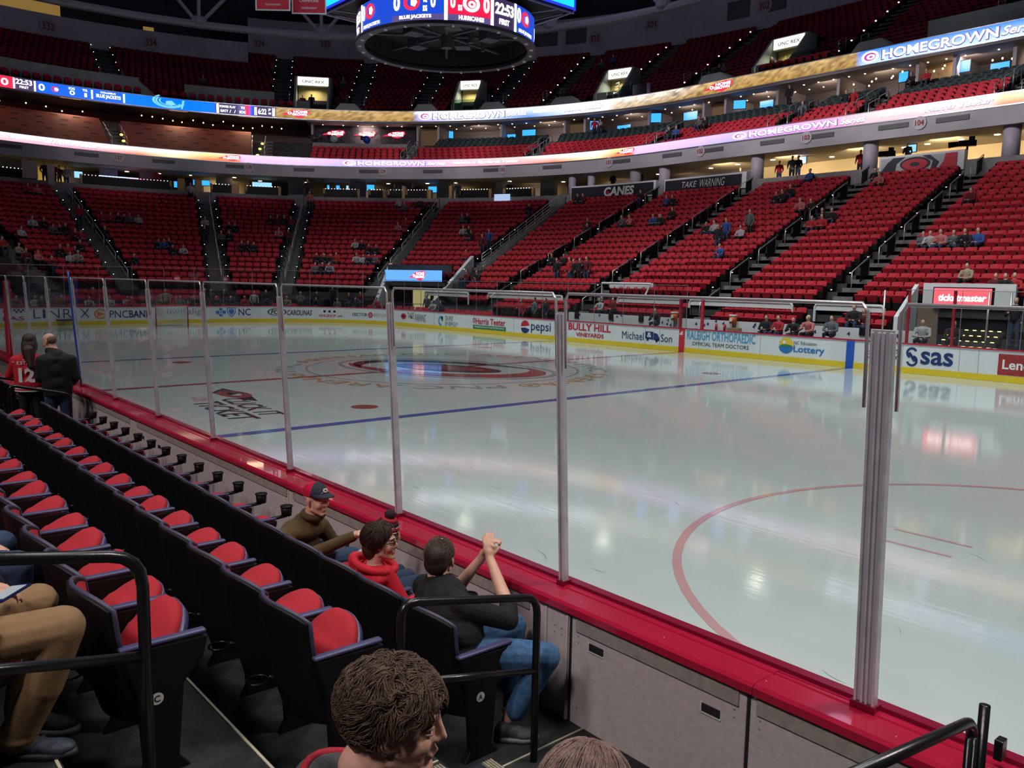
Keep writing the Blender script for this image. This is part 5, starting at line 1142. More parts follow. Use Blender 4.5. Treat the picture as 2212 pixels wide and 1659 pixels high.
        tag(mb.build('stair_guard', STEEL, smooth=True), 'steel guard rails at the foot of upper stair %s from the left' % od(ai+1), 'guard rail', 'guard rails at the upper stairs')
    for i, (a, b) in enumerate(((-54.2, -50.3), (-43.1, -39.4), (-33.5, -29.4), (-23.1, -18.6), (-1.5, 2.01), (11.24, 14.01))):
        w = (b-a); mb = MB(); P = [S(s, r, z) for r in (36.7, 38.0) for s, z in ((a, 18.1), (a+w*.22, 18.75), (a+w*.75, 18.75), (b, 18.1))]; mb.add(P, [(0, 1, 2, 3), (7, 6, 5, 4), (0, 4, 5, 1), (1, 5, 6, 2), (2, 6, 7, 3)])
        struct(mb.build('wall_stair_hood', PALE))
    for i, (a, b, z) in enumerate(SG):
        r = 40.5; w = b-a
        root = empty('lit_exit_board', S((a+b)/2, r-.1, z)); L = root.location.copy(); tag(root, 'bright white lit board over the upper deck portal, %s from the left' % od(i+1), 'lit sign', 'white lit boards over the upper portals')
        mb = MB(); sweep(mb, a-.1, b+.1, [(r-.06, z-.08), (r-.06, z+.82), (r+.2, z+.82), (r+.2, z-.08)], step=5); o = mb.build('board_case', mat('board_case', (.5, .5, .45), .6), root); o.location = -L
        mb = MB(); sweep(mb, a, b, [(r-.10, z), (r-.10, z+.74), (r-.07, z+.74), (r-.07, z)], step=5); o = mb.build('board_face', emi('board_white', (.93, 1., .84), 1.8), root); o.location = -L
        mb = MB(); put_text(mb, 'UNC REX', lambda u, v: S(a+w*u, r-.13, z+v), .15, .88, .20, .46); o = mb.build('board_lettering', mat('board_green', (.25, .45, .35), .5), root); o.location = -L
        mb = MB()
        for s, t in ((a-.1, a-.1-w*.12), (b+.1, b+.1+w*.12)):
            q = [S(s, 38.1, 18.1), S(s, 38.1, 18.9), S(s, r, z+.8), S(s, r+1.2, z+.8), S(s, r+1.2, 18.1)]; q2 = [S(ds(s, r, -.2 if t < s else .2), *p) for p in ((38.1, 18.1), (38.1, 18.9), (r, z+.8), (r+1.2, z+.8), (r+1.2, 18.1))]
            mb.add(q+q2, [(0, 1, 2, 3, 4), (9, 8, 7, 6, 5)]+[(j, (j+1) % 5, 5+(j+1) % 5, 5+j) for j in range(5)])
        sweep(mb, a, a+w*.45, [(38.2, 18.1), (38.2, 19.1), (38.3, 19.1), (38.3, 18.1)], step=5)
        struct(mb.build('wall_portal', PALE))
        mb = MB(); sweep(mb, a, b, [(r+.6, 18.1), (r+.6, z), (r+.7, z), (r+.7, 18.1)], step=5); struct(mb.build('wall_portal_back', mat('portal_tan', (.55, .42, .15), .7)))
        lamp('AREA', 'portal_lamp', S((a+b)/2, r-.35, z-.12), S((a+b)/2, r-.5, 10), 60, (1., .95, .72), 1., spread=150)
    # green glass guards
    for i, (a, b) in enumerate(((-37.9, -33.5), (-14., -9.5), (5.8, 9.2), (9.6, 11.8), (-54.8, -52), (-23, -20))):
        mb = MB(); sweep(mb, a, b, [(38.0, 18.2), (38.0, 19.35), (38.04, 19.35), (38.04, 18.2)], step=2); tag(mb.build('glass_guard', GLASSG), 'greenish glass guard above the upper ribbon, %s from the left' % od(i+1), 'glass guard', 'glass guards on the upper deck front')
build_details()

# ---- roof steel, banners, scoreboard
def build_roof():
    mb = MB(); pts = [S(s, 38, 24.9) for s in np.concatenate([np.arange(-112, 0, 8.), [0, 12, 24, 33]])]
    for a, b in zip(pts[:-1], pts[1:]): mb.tube([a, b], .34, 8)
    for p in pts[1:-1:2]:
        c = Vector((CX, 0, 24.9)) if p.x < CX else Vector((p.x, 0, 24.9)); d = (c-p).normalized(); t = Vector((0, 0, 1)).cross(d)
        for q in (d*2.2, t*4.5+d*1.2, -t*4.5+d*1.2): mb.tube([p, p+q+Vector((0, 0, 4.8))], .16, 6)
        mb.ell(p+Vector((0, 0, .3)), (.7, .7, .5), 10, 6)
    pt = [S(s, 36.5, 29.7) for s in np.concatenate([np.arange(-112, 0, 8.), [0, 12, 24, 33]])]
    for a, b in zip(pt[:-1], pt[1:]): mb.tube([a, b], .2, 6)
    for i in range(12):
        x = -50+i*9; mb.tube([(x, -40, 30.5), (x, 40, 30.5)], .14, 5)
    tag(mb.build('roof_truss', STEELD), 'grey steel tube truss ringing the dark roof', 'roof truss')
    RB = mat('banner_red', (.62, .02, .05), .8)
    for i, (c, z) in enumerate((((-2.98, -4.60), 11.35), ((-2.50, -3.60), 11.35))):
        root = empty('hanging_banner', (c[0], c[1], z+.0), math.radians(49.26)*1.0-.0); tag(root, 'red hanging tournament banner with white border, %s' % ('left' if i == 0 else 'right, beside the scoreboard'), 'banner', 'red banners hanging left of the scoreboard')
        w, h = 1.02, 1.6
        mb = MB(); mb.box((0, 0, h/2), (w+.08, .012, h+.04)); mb.build('banner_border', WHI, root)
        mb = MB(); mb.box((0, 0, h/2), (w, .02, h-.04)); mb.build('banner_cloth', RB, root)
        mb = MB(); put_text(mb, 'TOURNAMENT', lambda u, v: (u, -.014, v), -.25, .25, .13, .19, bold=.0); put_text(mb, 'CHAMPIONS', lambda u, v: (u, -.014, v), -.3, .3, .34, .42, bold=.0); mb.build('banner_lettering', WHI, root)
        mb = MB(); mb.tube([(-.4, 0, h), (-.4, 0, 19)], .006, 4); mb.tube([(.4, 0, h), (.4, 0, 19)], .006, 4); mb.build('banner_wire', BLKM, root)
build_roof()

def build_scoreboard():
    zb, zt, R = 10.50, 11.33, 2.86
    root = empty('scoreboard', (0, 0, zb)); tag(root, 'hanging centre ice scoreboard with a round display ring and blue screens', 'scoreboard')
    # angle phi from the direction of the near right seats, grows to the right as seen from there
    dirc = math.atan2(-16.584, 22.83)
    def F(phi, z, r=R): a = dirc+math.radians(phi); return Vector((r*math.cos(a), r*math.sin(a), z-zb))
    def band(mb, p0, p1, z0, z1, r0, r1, st=4):
        n = max(1, int(abs(p1-p0)/st)); prof = ((z0, r0), (z1, r0), (z1, r1), (z0, r1)); vs = [F(p0+(p1-p0)*i/n, z, r) for i in range(n+1) for z, r in prof]
        mb.add(vs, [(i*4+k, (i+1)*4+k, (i+1)*4+(k+1) % 4, i*4+(k+1) % 4) for i in range(n) for k in range(4)])
    mb = MB(); band(mb, 0, 360, zb-.10, zb, R-.22, R+.05); mb.build('ring_rim', mat('rim_dark', (.035, .03, .05), .4), root)
    mb = MB(); band(mb, 0, 360, zb, zt, R-.15, R-.02); band(mb, 0, 360, zb+.1, zt, R-.25, R-.2); mb.build('ring_drum', DARK, root)
    # panels of the ring picture (degrees)
    def dpanel(a, b, m): 
        mb = MB(); n = max(2, int((b-a)/3)); mb.grid(lambda u, v: F(a+(b-a)*u, zb+(zt-zb)*v, R), n, 1); mb.build('ring_display', m, root)
    def dtxt(s, a, b, z0, z1, m=LW, bold=.04): mb = MB(); put_text(mb, s, lambda u, v: F(a+(b-a)*u, z0+(z1-z0)*v, R+.02), 0, 1, 0, 1, bold=bold); mb.build('ring_lettering', m, root)
    RD = emi('ring_red', (.75, .01, .06), 1.3, True); BU = emi('ring_blue', (.01, .06, .55), 1.3, True); BK = emi('ring_black', (.05, .03, .10), 1., True); GY = emi('ring_grey', (.12, .09, .28), 1., True)
    h = zt-zb
    for base in (0, 124, 248):
        dpanel(base-34, base-1.5, BU); dpanel(base+.5, base+27, RD); dpanel(base-34, base-1.5, BU)
        dpanel(base+28, base+46, BK); dpanel(base+46, base+79, BU)
        for a in (-1.5, 27, 45.5): 
            mb = MB(); mb.grid(lambda u, v: F(base+a+2*u, zb+h*v, R+.012), 1, 1); mb.build('ring_bar', LW, root)
        mb = MB(); mb.grid(lambda u, v: F(base-34+32*u, zb+h*.22*v, R+.01), 8, 1); mb.grid(lambda u, v: F(base+.5+26*u, zb+h*.22*v, R+.01), 8, 1); mb.build('ring_strip', GY, root)
        z = lambda t: zb+h*t
        dtxt('BLUE JACKETS', base-29, base-9, z(.05), z(.20)); dtxt('HURRICANES', base+7, base+22.5, z(.05), z(.20))
        dtxt('0', base-33, base-28.5, z(.38), z(.92)); dtxt('0', base-9.5, base-6.5, z(.42), z(.85)); dtxt('TOL', base-14, base-11.5, z(.6), z(.8)); dtxt('SOG', base-14, base-11.5, z(.3), z(.5))
        dtxt('0', base+2, base+5, z(.42), z(.85)); dtxt('SOG', base+6.5, base+9, z(.35), z(.55)); dtxt('0', base+22, base+26, z(.38), z(.92))
        dtxt('22:53', base+30, base+44.5, z(.45), z(.85)); dtxt('FIRST', base+33, base+41, z(.12), z(.32))
        dtxt('0', base+48, base+52, z(.38), z(.92)); dtxt('BLUE JACKETS', base+50, base+68, z(.05), z(.2))
        for c, m in ((-21, LRED), (58, LRED)):
            mb = MB(); disc(mb, lambda u, v: F(base+u, zb+h*v, R+.02), c, .62, 5.2, .27, 0, 20, inner=.55); mb.build('ring_emblem', m, root)
            mb = MB(); disc(mb, lambda u, v: F(base+u, zb+h*v, R+.025), c+1.4, .62, 2.2, .16, 0, 5); mb.build('ring_emblem', LW, root)
        mb = MB(); disc(mb, lambda u, v: F(base+u, zb+h*v, R+.02), 14.5, .62, 5.2, .28, 0, 24, inner=.62); disc(mb, lambda u, v: F(base+u, zb+h*v, R+.02), 14.8, .6, 2.3, .12, 0, 16, inner=.4); mb.build('ring_emblem', LW, root)
    mb = MB(); mb2 = MB()
    for i in range(24):
        a = 15*i+4; p = F(a, zb-.12, R-.08); mb.box(p, (.10, .05, .04), rz=dirc+math.radians(a))
    mb.build('rim_light', mat('rim_lamp', (.4, .4, .4), .4, emit=(.8, .85, .9), es=.08, samp=False), root)
    # inside: dark ribs, speakers and hanging gear
    mb = MB()
    for i in range(8): mb.tube([F(i*45, zb+.35, .3), F(i*45, zb+.35, R-.2)], .05, 6)
    for i, (a, r, z) in enumerate(((10, 1.2, .3), (80, 1.4, .25), (150, 1.1, .3), (220, 1.5, .3), (300, 1.2, .25), (330, 2., .3))):
        p = F(a, zb+z+.1, r); mb.box(p, (.5, .5, .3), rz=a)
    mb.tube([F(0, zb+.4, .0), F(0, zb-.02, .0)], .18, 10); mb.tube([F(60, zb+.4, .9), F(60, zb+.05, .9)], .09, 8); mb.tube([F(120, zb+.4, 1.4), F(120, zb+.1, 1.4)], .06, 8)
    mb.build('inner_rigging', mat('gear_dark', (.05, .045, .06), .6, vary=.3), root)
    mb = MB(); band(mb, 0, 360, zb+.62, zb+.66, .05, R-.2, 10); mb.build('drum_ceiling', DARK, root)
    # square screen box above
    a = 2.95; z0, z1 = 11.62-zb, 14.4-zb
    mb = MB(); mb.box((0, 0, (z0+z1)/2), (2*a-.1, 2*a-.1, z1-z0)); mb.build('screen_box', DARK, root)
    SCB = emi('screen_cyan', (.01, .55, 1.), 1.5, True)
    for k in range(4):
        R4 = Matrix.Rotation(k*PI/2, 3, 'Z')
        def G(u, v, d=0.): return R4 @ Vector((-a+2*a*u, -a-.01-d, z0+(z1-z0)*v))
        mb = MB(); mb.quad(G(.015, .03), G(.985, .03), G(.985, .97), G(.015, .97)); mb.build('screen_face', SCB, root)
        mb = MB(); mb.quad(G(0, 0, -.005), G(1, 0, -.005), G(1, 1, -.005), G(0, 1, -.005)); mb.build('screen_border', emi('screen_edge', (.02, .04, .75), 1.2), root)
        mb = MB(); mb.tube([G(0, 0, -.1)-Vector((0, 0, .05)), G(1, 0, -.1)-Vector((0, 0, .05))], .04, 6); mb.tube([G(.08, 0, -.1), G(.3, -.1, -1.1)+Vector((0, 0, -.0))], .03, 6); mb.tube([G(.92, 0, -.1), G(.7, -.1, -1.1)], .03, 6); mb.tube([G(.3, -.02, -1.4), G(.7, -.02, -1.4)], .03, 6); mb.build('screen_truss', mat('truss_grey', (.16, .15, .22), .5, .4), root)
    mb = MB(); 
    for k in range(4): mb.tube([(1.5*(1 if k % 2 else -1), 1.5*(1 if k > 1 else -1), z1), (1.5*(1 if k % 2 else -1), 1.5*(1 if k > 1 else -1), 20)], .04, 6)
    mb.build('hanging_cable', BLKM, root)
build_scoreboard()

# ================================================================== NEAR STAND
FZ = [.37, .57, .77, .97, 1.17]
YF = [-13.25, -14.30, -15.10, -15.90, -16.70]        # front edge of each tread
def build_near_floor():
    mb = MB()
    for k in range(5):
        y0, y1 = YF[k], (YF[k+1] if k < 4 else -18.5); mb.box((8, (y0+y1)/2-.0, FZ[k]-.3), (36, y0-y1+.02, .6))
    struct(mb.build('floor_near_stand', DFLOOR))
    mb = MB()
    for k in range(1, 5): mb.box((10.0, YF[k]-.004, FZ[k]+.002), (19.2, .012, .008))
    for k in range(5):
        y0, y1 = YF[k], (YF[k+1] if k < 4 else -17.4)
        for x in (19.66, 21.0): mb.box((x, (y0+y1)/2, FZ[k]+.003), (.010, y0-y1, .006))
    mb.box((17.2, -14.7, .573), (.012, .7, .006)); struct(mb.build('trim_1', mat('edge_line', (.50, .46, .34), .6)))
    # aisle: intermediate steps with striped nosings
    mb = MB(); mb2 = MB()
    for k in range(1, 5):
        mb.box((20.33, YF[k]+.16, FZ[k]-.15), (1.30, .34, .10)); 
        for y, z in ((YF[k]+.30, FZ[k]-.10), (YF[k]-.03, FZ[k])):
            for j in range(4): mb2.box((20.33, y-.022+.016*j-.01, z+.004), (1.28, .009, .006))
            mb2.box((20.33, y-.01, z+.001), (1.28, .07, .004), 1)
    struct(mb.build('floor_near_steps', mat('step_navy', (.012, .014, .03), .6, vary=.3))); struct(mb2.build('trim_2', [NOSE, mat('nosing_base', (.16, .14, .11), .6)]))
build_near_floor()

SW = .50
def soft(o, lv=1):
    m = o.modifiers.new('s', 'SUBSURF'); m.levels = lv; m.render_levels = lv
    o.data.polygons.foreach_set('use_smooth', [True]*len(o.data.polygons)); return o
def make_near_seat():
    """faces +y; origin on the floor under the middle of the seat"""
    root = empty('arena_seat'); tag(root, '-', 'seat')
    def back(u, v, d):          # u across, v up
        x = (u-.5)*(.475-.02*(1-v)); e = abs(2*u-1)
        top = .85-.065*e**3; z = .24+(top-.24)*v
        y = -.160-.120*v+.100*e**2-.02*math.sin(v*PI)+d
        return (x, y, z)
    mb = MB(); n, m = 14, 10
    vs = [back(i/n, j/m, 0) for j in range(m+1) for i in range(n+1)]+[back(i/n, j/m, -.035) for j in range(m+1) for i in range(n+1)]
    N = (n+1)*(m+1); idx = lambda i, j, b=0: b*N+j*(n+1)+i
    fs = [(idx(i, j), idx(i+1, j), idx(i+1, j+1), idx(i, j+1)) for i in range(n) for j in range(m)]+[(idx(i+1, j, 1), idx(i, j, 1), idx(i, j+1, 1), idx(i+1, j+1, 1)) for i in range(n) for j in range(m)]
    fs += [(idx(i, m), idx(i+1, m), idx(i+1, m, 1), idx(i, m, 1)) for i in range(n)]+[(idx(i+1, 0), idx(i, 0), idx(i, 0, 1), idx(i+1, 0, 1)) for i in range(n)]
    fs += [(idx(0, j+1), idx(0, j), idx(0, j, 1), idx(0, j+1, 1))[::-1] for j in range(m)]+[(idx(n, j), idx(n, j+1), idx(n, j+1, 1), idx(n, j, 1))[::-1] for j in range(m)]
    mb.add(vs, fs); mb.build('back_shell', BLK, root, True, bevel=.006)
    mb = MB(); mb.tube([back(0, v, -.012) for v in (.55, .8, .93)]+[back(i/20, 1.0, -.012) for i in range(0, 21)]+[back(1, v, -.012) for v in (.93, .8, .55)], .011, 8); mb.build('piping', RIM, root, True)
    mb = MB(); vs = []
    for j in range(m+1):
        for i in range(n+1):
            u = .06+.88*i/n; v = .30+.665*j/m; p = back(u, v, 0); puff = .045*(1-abs(2*i/n-1)**3)*(math.sin(PI*min(1, max(0, (j+.0)/m)))**.5 if 0 < j < m else 0)
            vs.append((p[0], p[1]+.006+puff, p[2]))
    mb.add(vs, [(j*(n+1)+i, j*(n+1)+i+1, (j+1)*(n+1)+i+1, (j+1)*(n+1)+i) for i in range(n) for j in range(m)]); mb.build('back_cushion', RED, root, True)
    # tipped up seat: rounded cushion in a plum pan
    R = Matrix.Rotation(math.radians(55), 3, 'X'); hinge = Vector((0, -.08, .38))
    def pad(s, t, top):
        x = (s-.5)*.43; y = t*.375; e = (1-abs(2*s-1)**3.2); q = math.sin(PI*min(1, t*.55+.45)) if t > .5 else 1.
        h = (.030+.060*e*max(.0, q)**.6) if top else -.012
        x *= 1-.10*max(0, t-.5)*t; y -= .13*abs(2*s-1)**2.6*t*t
        return hinge+R @ Vector((x, y, h))
    for nm, m_, hh in (('seat_cushion', RED, 1), ('seat_pan', ARM, 0)):
        mb = MB(); n, m = 14, 12
        if hh:
            vs = [pad(i/n, j/m, True) for j in range(m+1) for i in range(n+1)]+[pad(i/n, j/m, False) for j in range(m+1) for i in range(n+1)]
        else:
            sc = lambda p: p
            vs = [pad(-.005+1.01*i/n, 1.015*j/m, False)+R @ Vector((0, 0, .006)) for j in range(m+1) for i in range(n+1)]+[pad(.03+.94*i/n, .97*j/m, False)+R @ Vector((0, 0, -.035)) for j in range(m+1) for i in range(n+1)]
        N = (n+1)*(m+1); fs = [(idx2(i, j, n), idx2(i+1, j, n), idx2(i+1, j+1, n), idx2(i, j+1, n)) for i in range(n) for j in range(m)]
        fs += [tuple(q+N for q in (idx2(i+1, j, n), idx2(i, j, n), idx2(i, j+1, n), idx2(i+1, j+1, n))) for i in range(n) for j in range(m)]
        bd = [idx2(i, 0, n) for i in range(n)]+[idx2(n, j, n) for j in range(m)]+[idx2(n-i, m, n) for i in range(n)]+[idx2(0, m-j, n) for j in range(m)]
        fs += [(bd[q], bd[q]+N, bd[(q+1) % len(bd)]+N, bd[(q+1) % len(bd)]) for q in range(len(bd))]
        mb.add(vs, fs); mb.build(nm, m_, root, True)
    for sx in (1,):
        arm(root, sx)
    mb = MB(); mb.box((0, -.10, .36), (.44, .05, .05)); mb.build('hinge_bar', BLK, root)
    mb = MB()
    for sx in (-.12,):
        mb.tube([(sx+.055*math.cos(2*PI*i/16), -.30+.055*math.sin(2*PI*i/16), .40) for i in range(16)], .006, 6, closed=True); mb.tube([(sx, -.24, .40), (sx, -.18, .37)], .012, 6)
    mb.build('cup_holder', BLKM, root, True)
    return root
def idx2(i, j, n): return j*(n+1)+i
def arm(root, sx):
    x = sx*.25
    mb = MB(); mb.box((x, .0, .612), (.046, .37, .022)); o = mb.build('armrest', ARM, root, True, bevel=.009)
    mb = MB(); mb.add([(x+d, y, z) for d in (-.02, .02) for y, z in ((-.18, .60), (.19, .59), (.17, .50), (.08, .40), (.05, .06), (.10, .0), (-.14, .0), (-.10, .06), (-.12, .40))], [tuple(range(9))[::-1], tuple(range(9, 18))]+[(i, (i+1) % 9, 9+(i+1) % 9, 9+i) for i in range(9)]); mb.build('side_frame', BLK, root, bevel=.006)
def copy_tree(o, parent=None):
    c = o.copy(); COL.objects.link(c); c.parent = parent
    for ch in list(o.children): copy_tree(ch, c)
    return c
def lower_seat(root, deg=-51):
    """swing the tipped seat down flat for somebody sitting on it"""
    for ch in root.children:
        if ch.name.split('.')[0] in ('seat_cushion', 'seat_pan'):
            h = Vector((0, -.08, .38)); M = Matrix.Translation(h) @ Matrix.Rotation(math.radians(deg), 4, 'X') @ Matrix.Translation(-h); ch.matrix_basis = M
def near_seats():
    proto = make_near_seat()
    rows = [(0, -13.88, 19.25, 19, 'front row'), (1, -14.67, 19.17, 18, 'second row'), (2, -15.47, 18.97, 18, 'third row'), (3, -16.27, 18.97, 5, 'fourth row')]
    occ = {(0, 0): 1, (0, 2): 1, (0, 4): 1}
    for k, y, x0, n, nm in rows:
        for i in range(n):
            s = copy_tree(proto)
            s.location = (x0-SW*i, y, FZ[k])
            s['label'] = 'black backed seat with red cushion, near stand %s, %s from the aisle rail' % (nm, od(i+1)); s['group'] = 'near stand seats'
            if (k, i) in occ or k == 3: lower_seat(s)
            elif k == 0: lower_seat(s, -32)
            else: lower_seat(s, (-2 if i < 1 else -12)-3*((i*5) % 3))
            if i == 0:
                mb = MB(); disc(mb, lambda u, v: (.2725, u, v), -.04, .36, .028, .028, 0, 20); p = mb.build('row_plate', mat('plate_pale', (.62, .60, .52), .5), s)
                mb = MB(); put_text(mb, 'ABCD'[k], lambda u, v: (.2735, u, v), -.053, -.027, .345, .375, bold=.02); mb.build('row_letter', BLACK, p)
    for k, y, x0, n, nm in ((0, -13.88, 7.6, 7, 'front row'), (1, -14.67, 7.6, 7, 'second row'), (2, -15.47, 7.4, 6, 'third row')):
        for i in range(n):
            s = copy_tree(proto); s.location = (x0-SW*i, y, FZ[k]); s['label'] = 'black seat beyond the standing couple, %s, %s past the aisle' % (nm, od(i+1)); s['group'] = 'near stand seats past the couple'
    s = copy_tree(proto); s.location = (21.85, -15.47, FZ[2]); s['label'] = 'seat under the rose blond head'; s['group'] = 'near stand seats'; lower_seat(s)
    s = copy_tree(proto); s.location = (21.35, -15.47, FZ[2]); s['label'] = 'seat under the young man with curly brown hair'; s['group'] = 'near stand seats'; lower_seat(s)
    for o in [proto]+list(proto.children_recursive): bpy.data.objects.remove(o, do_unlink=True)
    # cup holders on stalks along the boards side of the front row
    k = 0
    for i in range(1, 19, 1):
        if i in (2, 3, 4): continue
        k += 1; x = 19.25-SW*i+.25; mb = MB(); 
        mb.tube([(x, -13.60, .99), (x, -13.60, 1.07)], [.042, .048], 14); mb.tube([(x+.048*math.cos(2*PI*j/14), -13.60+.048*math.sin(2*PI*j/14), 1.07) for j in range(14)], .007, 6, closed=True); mb.tube([(x, -13.74, .98), (x, -13.60, .99)], .016, 6)
        tag(mb.build('cup_holder', BLK, smooth=True), 'black cup holder on the front row arm, %s from the seated people' % od(k), 'cup holder', 'front row cup holders')
near_seats()

def near_rails():
    x = 19.72
    root = empty('aisle_rail', (x, -13.7, .37)); tag(root, 'black tubular rail at the end of the front row beside the man in black', 'handrail'); L = root.location.copy()
    def K(nm, path, r, n=12): 
        mb = MB(); mb.tube(path, r, n); o = mb.build(nm, BLKM, root, True); o.location = -L
    def bend(a, b, c, r=.09):
        a, b, c = map(Vector, (a, b, c)); p = b+(a-b).normalized()*r; q = b+(c-b).normalized()*r; return [p.lerp(b, t).lerp(b.lerp(q, t), t) for t in (0, .25, .5, .75, 1)]
    K('top_rail', [(x, -14.56, .60)]+bend((x, -14.56, .6), (x, -14.56, 1.485), (x, -13.7, 1.30))+bend((x, -14.56, 1.485), (x, -13.7, 1.30), (x, -13.7, .37))+[(x, -13.7, .37)], .021)
    K('mid_rail', [(x, -14.56, 1.09), (x, -13.7, .89)], .019)
    x = 19.60
    root = empty('aisle_rail', (x, -15.66, .77)); tag(root, 'black tubular rail at the left, in front of the khaki trousers', 'handrail'); L = root.location.copy()
    K('top_rail', [(x, -16.9, 2.13)]+bend((x, -16.9, 2.13), (x, -15.655, 1.905), (x, -15.655, .77), .12)+[(x, -15.655, .77)], .024)
    K('mid_rail', [(x, -16.9, 1.74), (x, -15.655, 1.50)], .021)
    x = 9.95
    root = empty('aisle_rail', (x, -13.7, .37)); tag(root, 'black rail behind the standing couple', 'handrail'); L = root.location.copy()
    K('top_rail', [(x, -14.5, .57)]+bend((x, -14.5, .57), (x, -14.5, 1.45), (x, -13.75, 1.27))+bend((x, -14.5, 1.45), (x, -13.75, 1.27), (x, -13.75, .37))+[(x, -13.75, .37)], .021)
    K('mid_rail', [(x, -14.5, 1.02), (x, -13.75, .86)], .019)
    x = 7.95
    root = empty('aisle_rail', (x, -13.9, .37)); tag(root, 'black rail at the left edge beside the jersey', 'handrail'); L = root.location.copy()
    K('top_rail', [(x, -14.6, .57)]+bend((x, -14.6, .57), (x, -14.6, 1.42), (x, -13.9, 1.25))+bend((x, -14.6, 1.42), (x, -13.9, 1.25), (x, -13.9, .37))+[(x, -13.9, .37)], .021)
    # gate hardware at the lower right corner
    root = empty('aisle_rail', (21.75, -13.45, .37)); tag(root, 'black bent rail and post at the bottom right corner', 'handrail'); L = root.location.copy()
    K('post', [(21.775, -13.30, .37), (21.775, -13.30, 1.42)], .020)
    K('bent_rail', [(21.80, -14.6, 1.62)]+bend((21.80, -14.6, 1.62), (21.76, -13.36, 1.375), (21.76, -13.36, .37), .08)+[(21.76, -13.36, .37)], .021)
    K('upright', [(21.79, -13.42, .37), (21.79, -13.42, 1.34)], .012); K('upright', [(21.79, -13.48, .37), (21.79, -13.48, 1.36)], .012)
    mb = MB(); mb.box((21.83, -13.27, 1.26), (.03, .05, .08)); o = mb.build('latch', BLKM, root, bevel=.004); o.location = -L
    mb = MB(); mb.tube([(21.80, -13.27, 1.17), (21.79, -13.33, 1.14), (21.76, -13.40, 1.145)], .003, 6); o = mb.build('latch_wire', ALU, root, True); o.location = -L
near_rails()

# ================================================================== PEOPLE
# A figure is a list of tapered capsules and ellipsoids, fused into one continuous surface; each face takes the cloth or skin of the nearest shape.
def capsule(mb, a, b, ra, rb, n=12):
    a, b = Vector(a), Vector(b); d = b-a; L = d.length
    if L < 1e-5: mb.ell(a, (ra, ra, ra), n, 8); return
    d.normalize(); P = []; rs = []
    for t in (-1, -.8, -.5, -.2, 0): P.append(a+d*ra*t); rs.append(max(ra*math.sqrt(max(0, 1-t*t)), ra*.05))
    for t in (0, .2, .5, .8, 1): P.append(b+d*rb*t); rs.append(max(rb*math.sqrt(max(0, 1-t*t)), rb*.05))
    mb.tube(P, rs, n)
def fuse(name, prims, mats, voxel, parent=None, smooth_it=6, extra=None):
    """prims: ('c', a, b, ra, rb, m) or ('e', centre, radii, rot3 or None, m)"""
    mb = MB()
    for p in prims:
        if p[0] == 'c': capsule(mb, p[1], p[2], p[3], p[4])
        else: mb.ell(p[1], p[2], 16, 10, 0, p[3])
    o = mb.build(name, mats[0])
    r = o.modifiers.new('r', 'REMESH'); r.mode = 'VOXEL'; r.voxel_size = voxel; r.use_smooth_shade = True
    s = o.modifiers.new('s', 'SMOOTH'); s.factor = .5; s.iterations = smooth_it
    dg = bpy.context.evaluated_depsgraph_get(); dg.update(); me = bpy.data.meshes.new_from_object(o.evaluated_get(dg)); bpy.data.objects.remove(o, do_unlink=True)
    me.name = name; me.materials.clear()
    for m in mats: me.materials.append(m)
    nf = len(me.polygons); co = np.empty(nf*3); me.polygons.foreach_get('center', co); co = co.reshape(-1, 3); best = np.full(nf, 1e9); mi = np.zeros(nf, dtype=np.int32)
    for p in prims:
        if p[0] == 'c':
            a, b = np.array(p[1]), np.array(p[2]); ab = b-a; t = np.clip(((co-a) @ ab)/max(1e-9, ab @ ab), 0, 1); d = np.linalg.norm(co-(a+t[:, None]*ab), axis=1)-(p[3]+(p[4]-p[3])*t); m = p[5]
        else:
            R = np.array(p[3]) if p[3] is not None else np.eye(3); q = (co-np.array(p[1])) @ R; rr = np.array(p[2]); k = np.linalg.norm(q/rr, axis=1); d = (k-1)*rr.min()*np.clip(1, 0, 1); m = p[4]
        w = d < best; best[w] = d[w]; mi[w] = m
    me.polygons.foreach_set('material_index', mi); me.polygons.foreach_set('use_smooth', [True]*nf)
    ob = bpy.data.objects.new(name, me); COL.objects.link(ob)
    if parent: ob.parent = parent
    return ob
def rot(yaw=0., pitch=0., roll=0.):
    """yaw about z (left positive), pitch nods down, roll tilts to the right ear"""
    return Matrix.Rotation(yaw, 3, 'Z') @ Matrix.Rotation(-pitch, 3, 'X') @ Matrix.Rotation(roll, 3, 'Y')
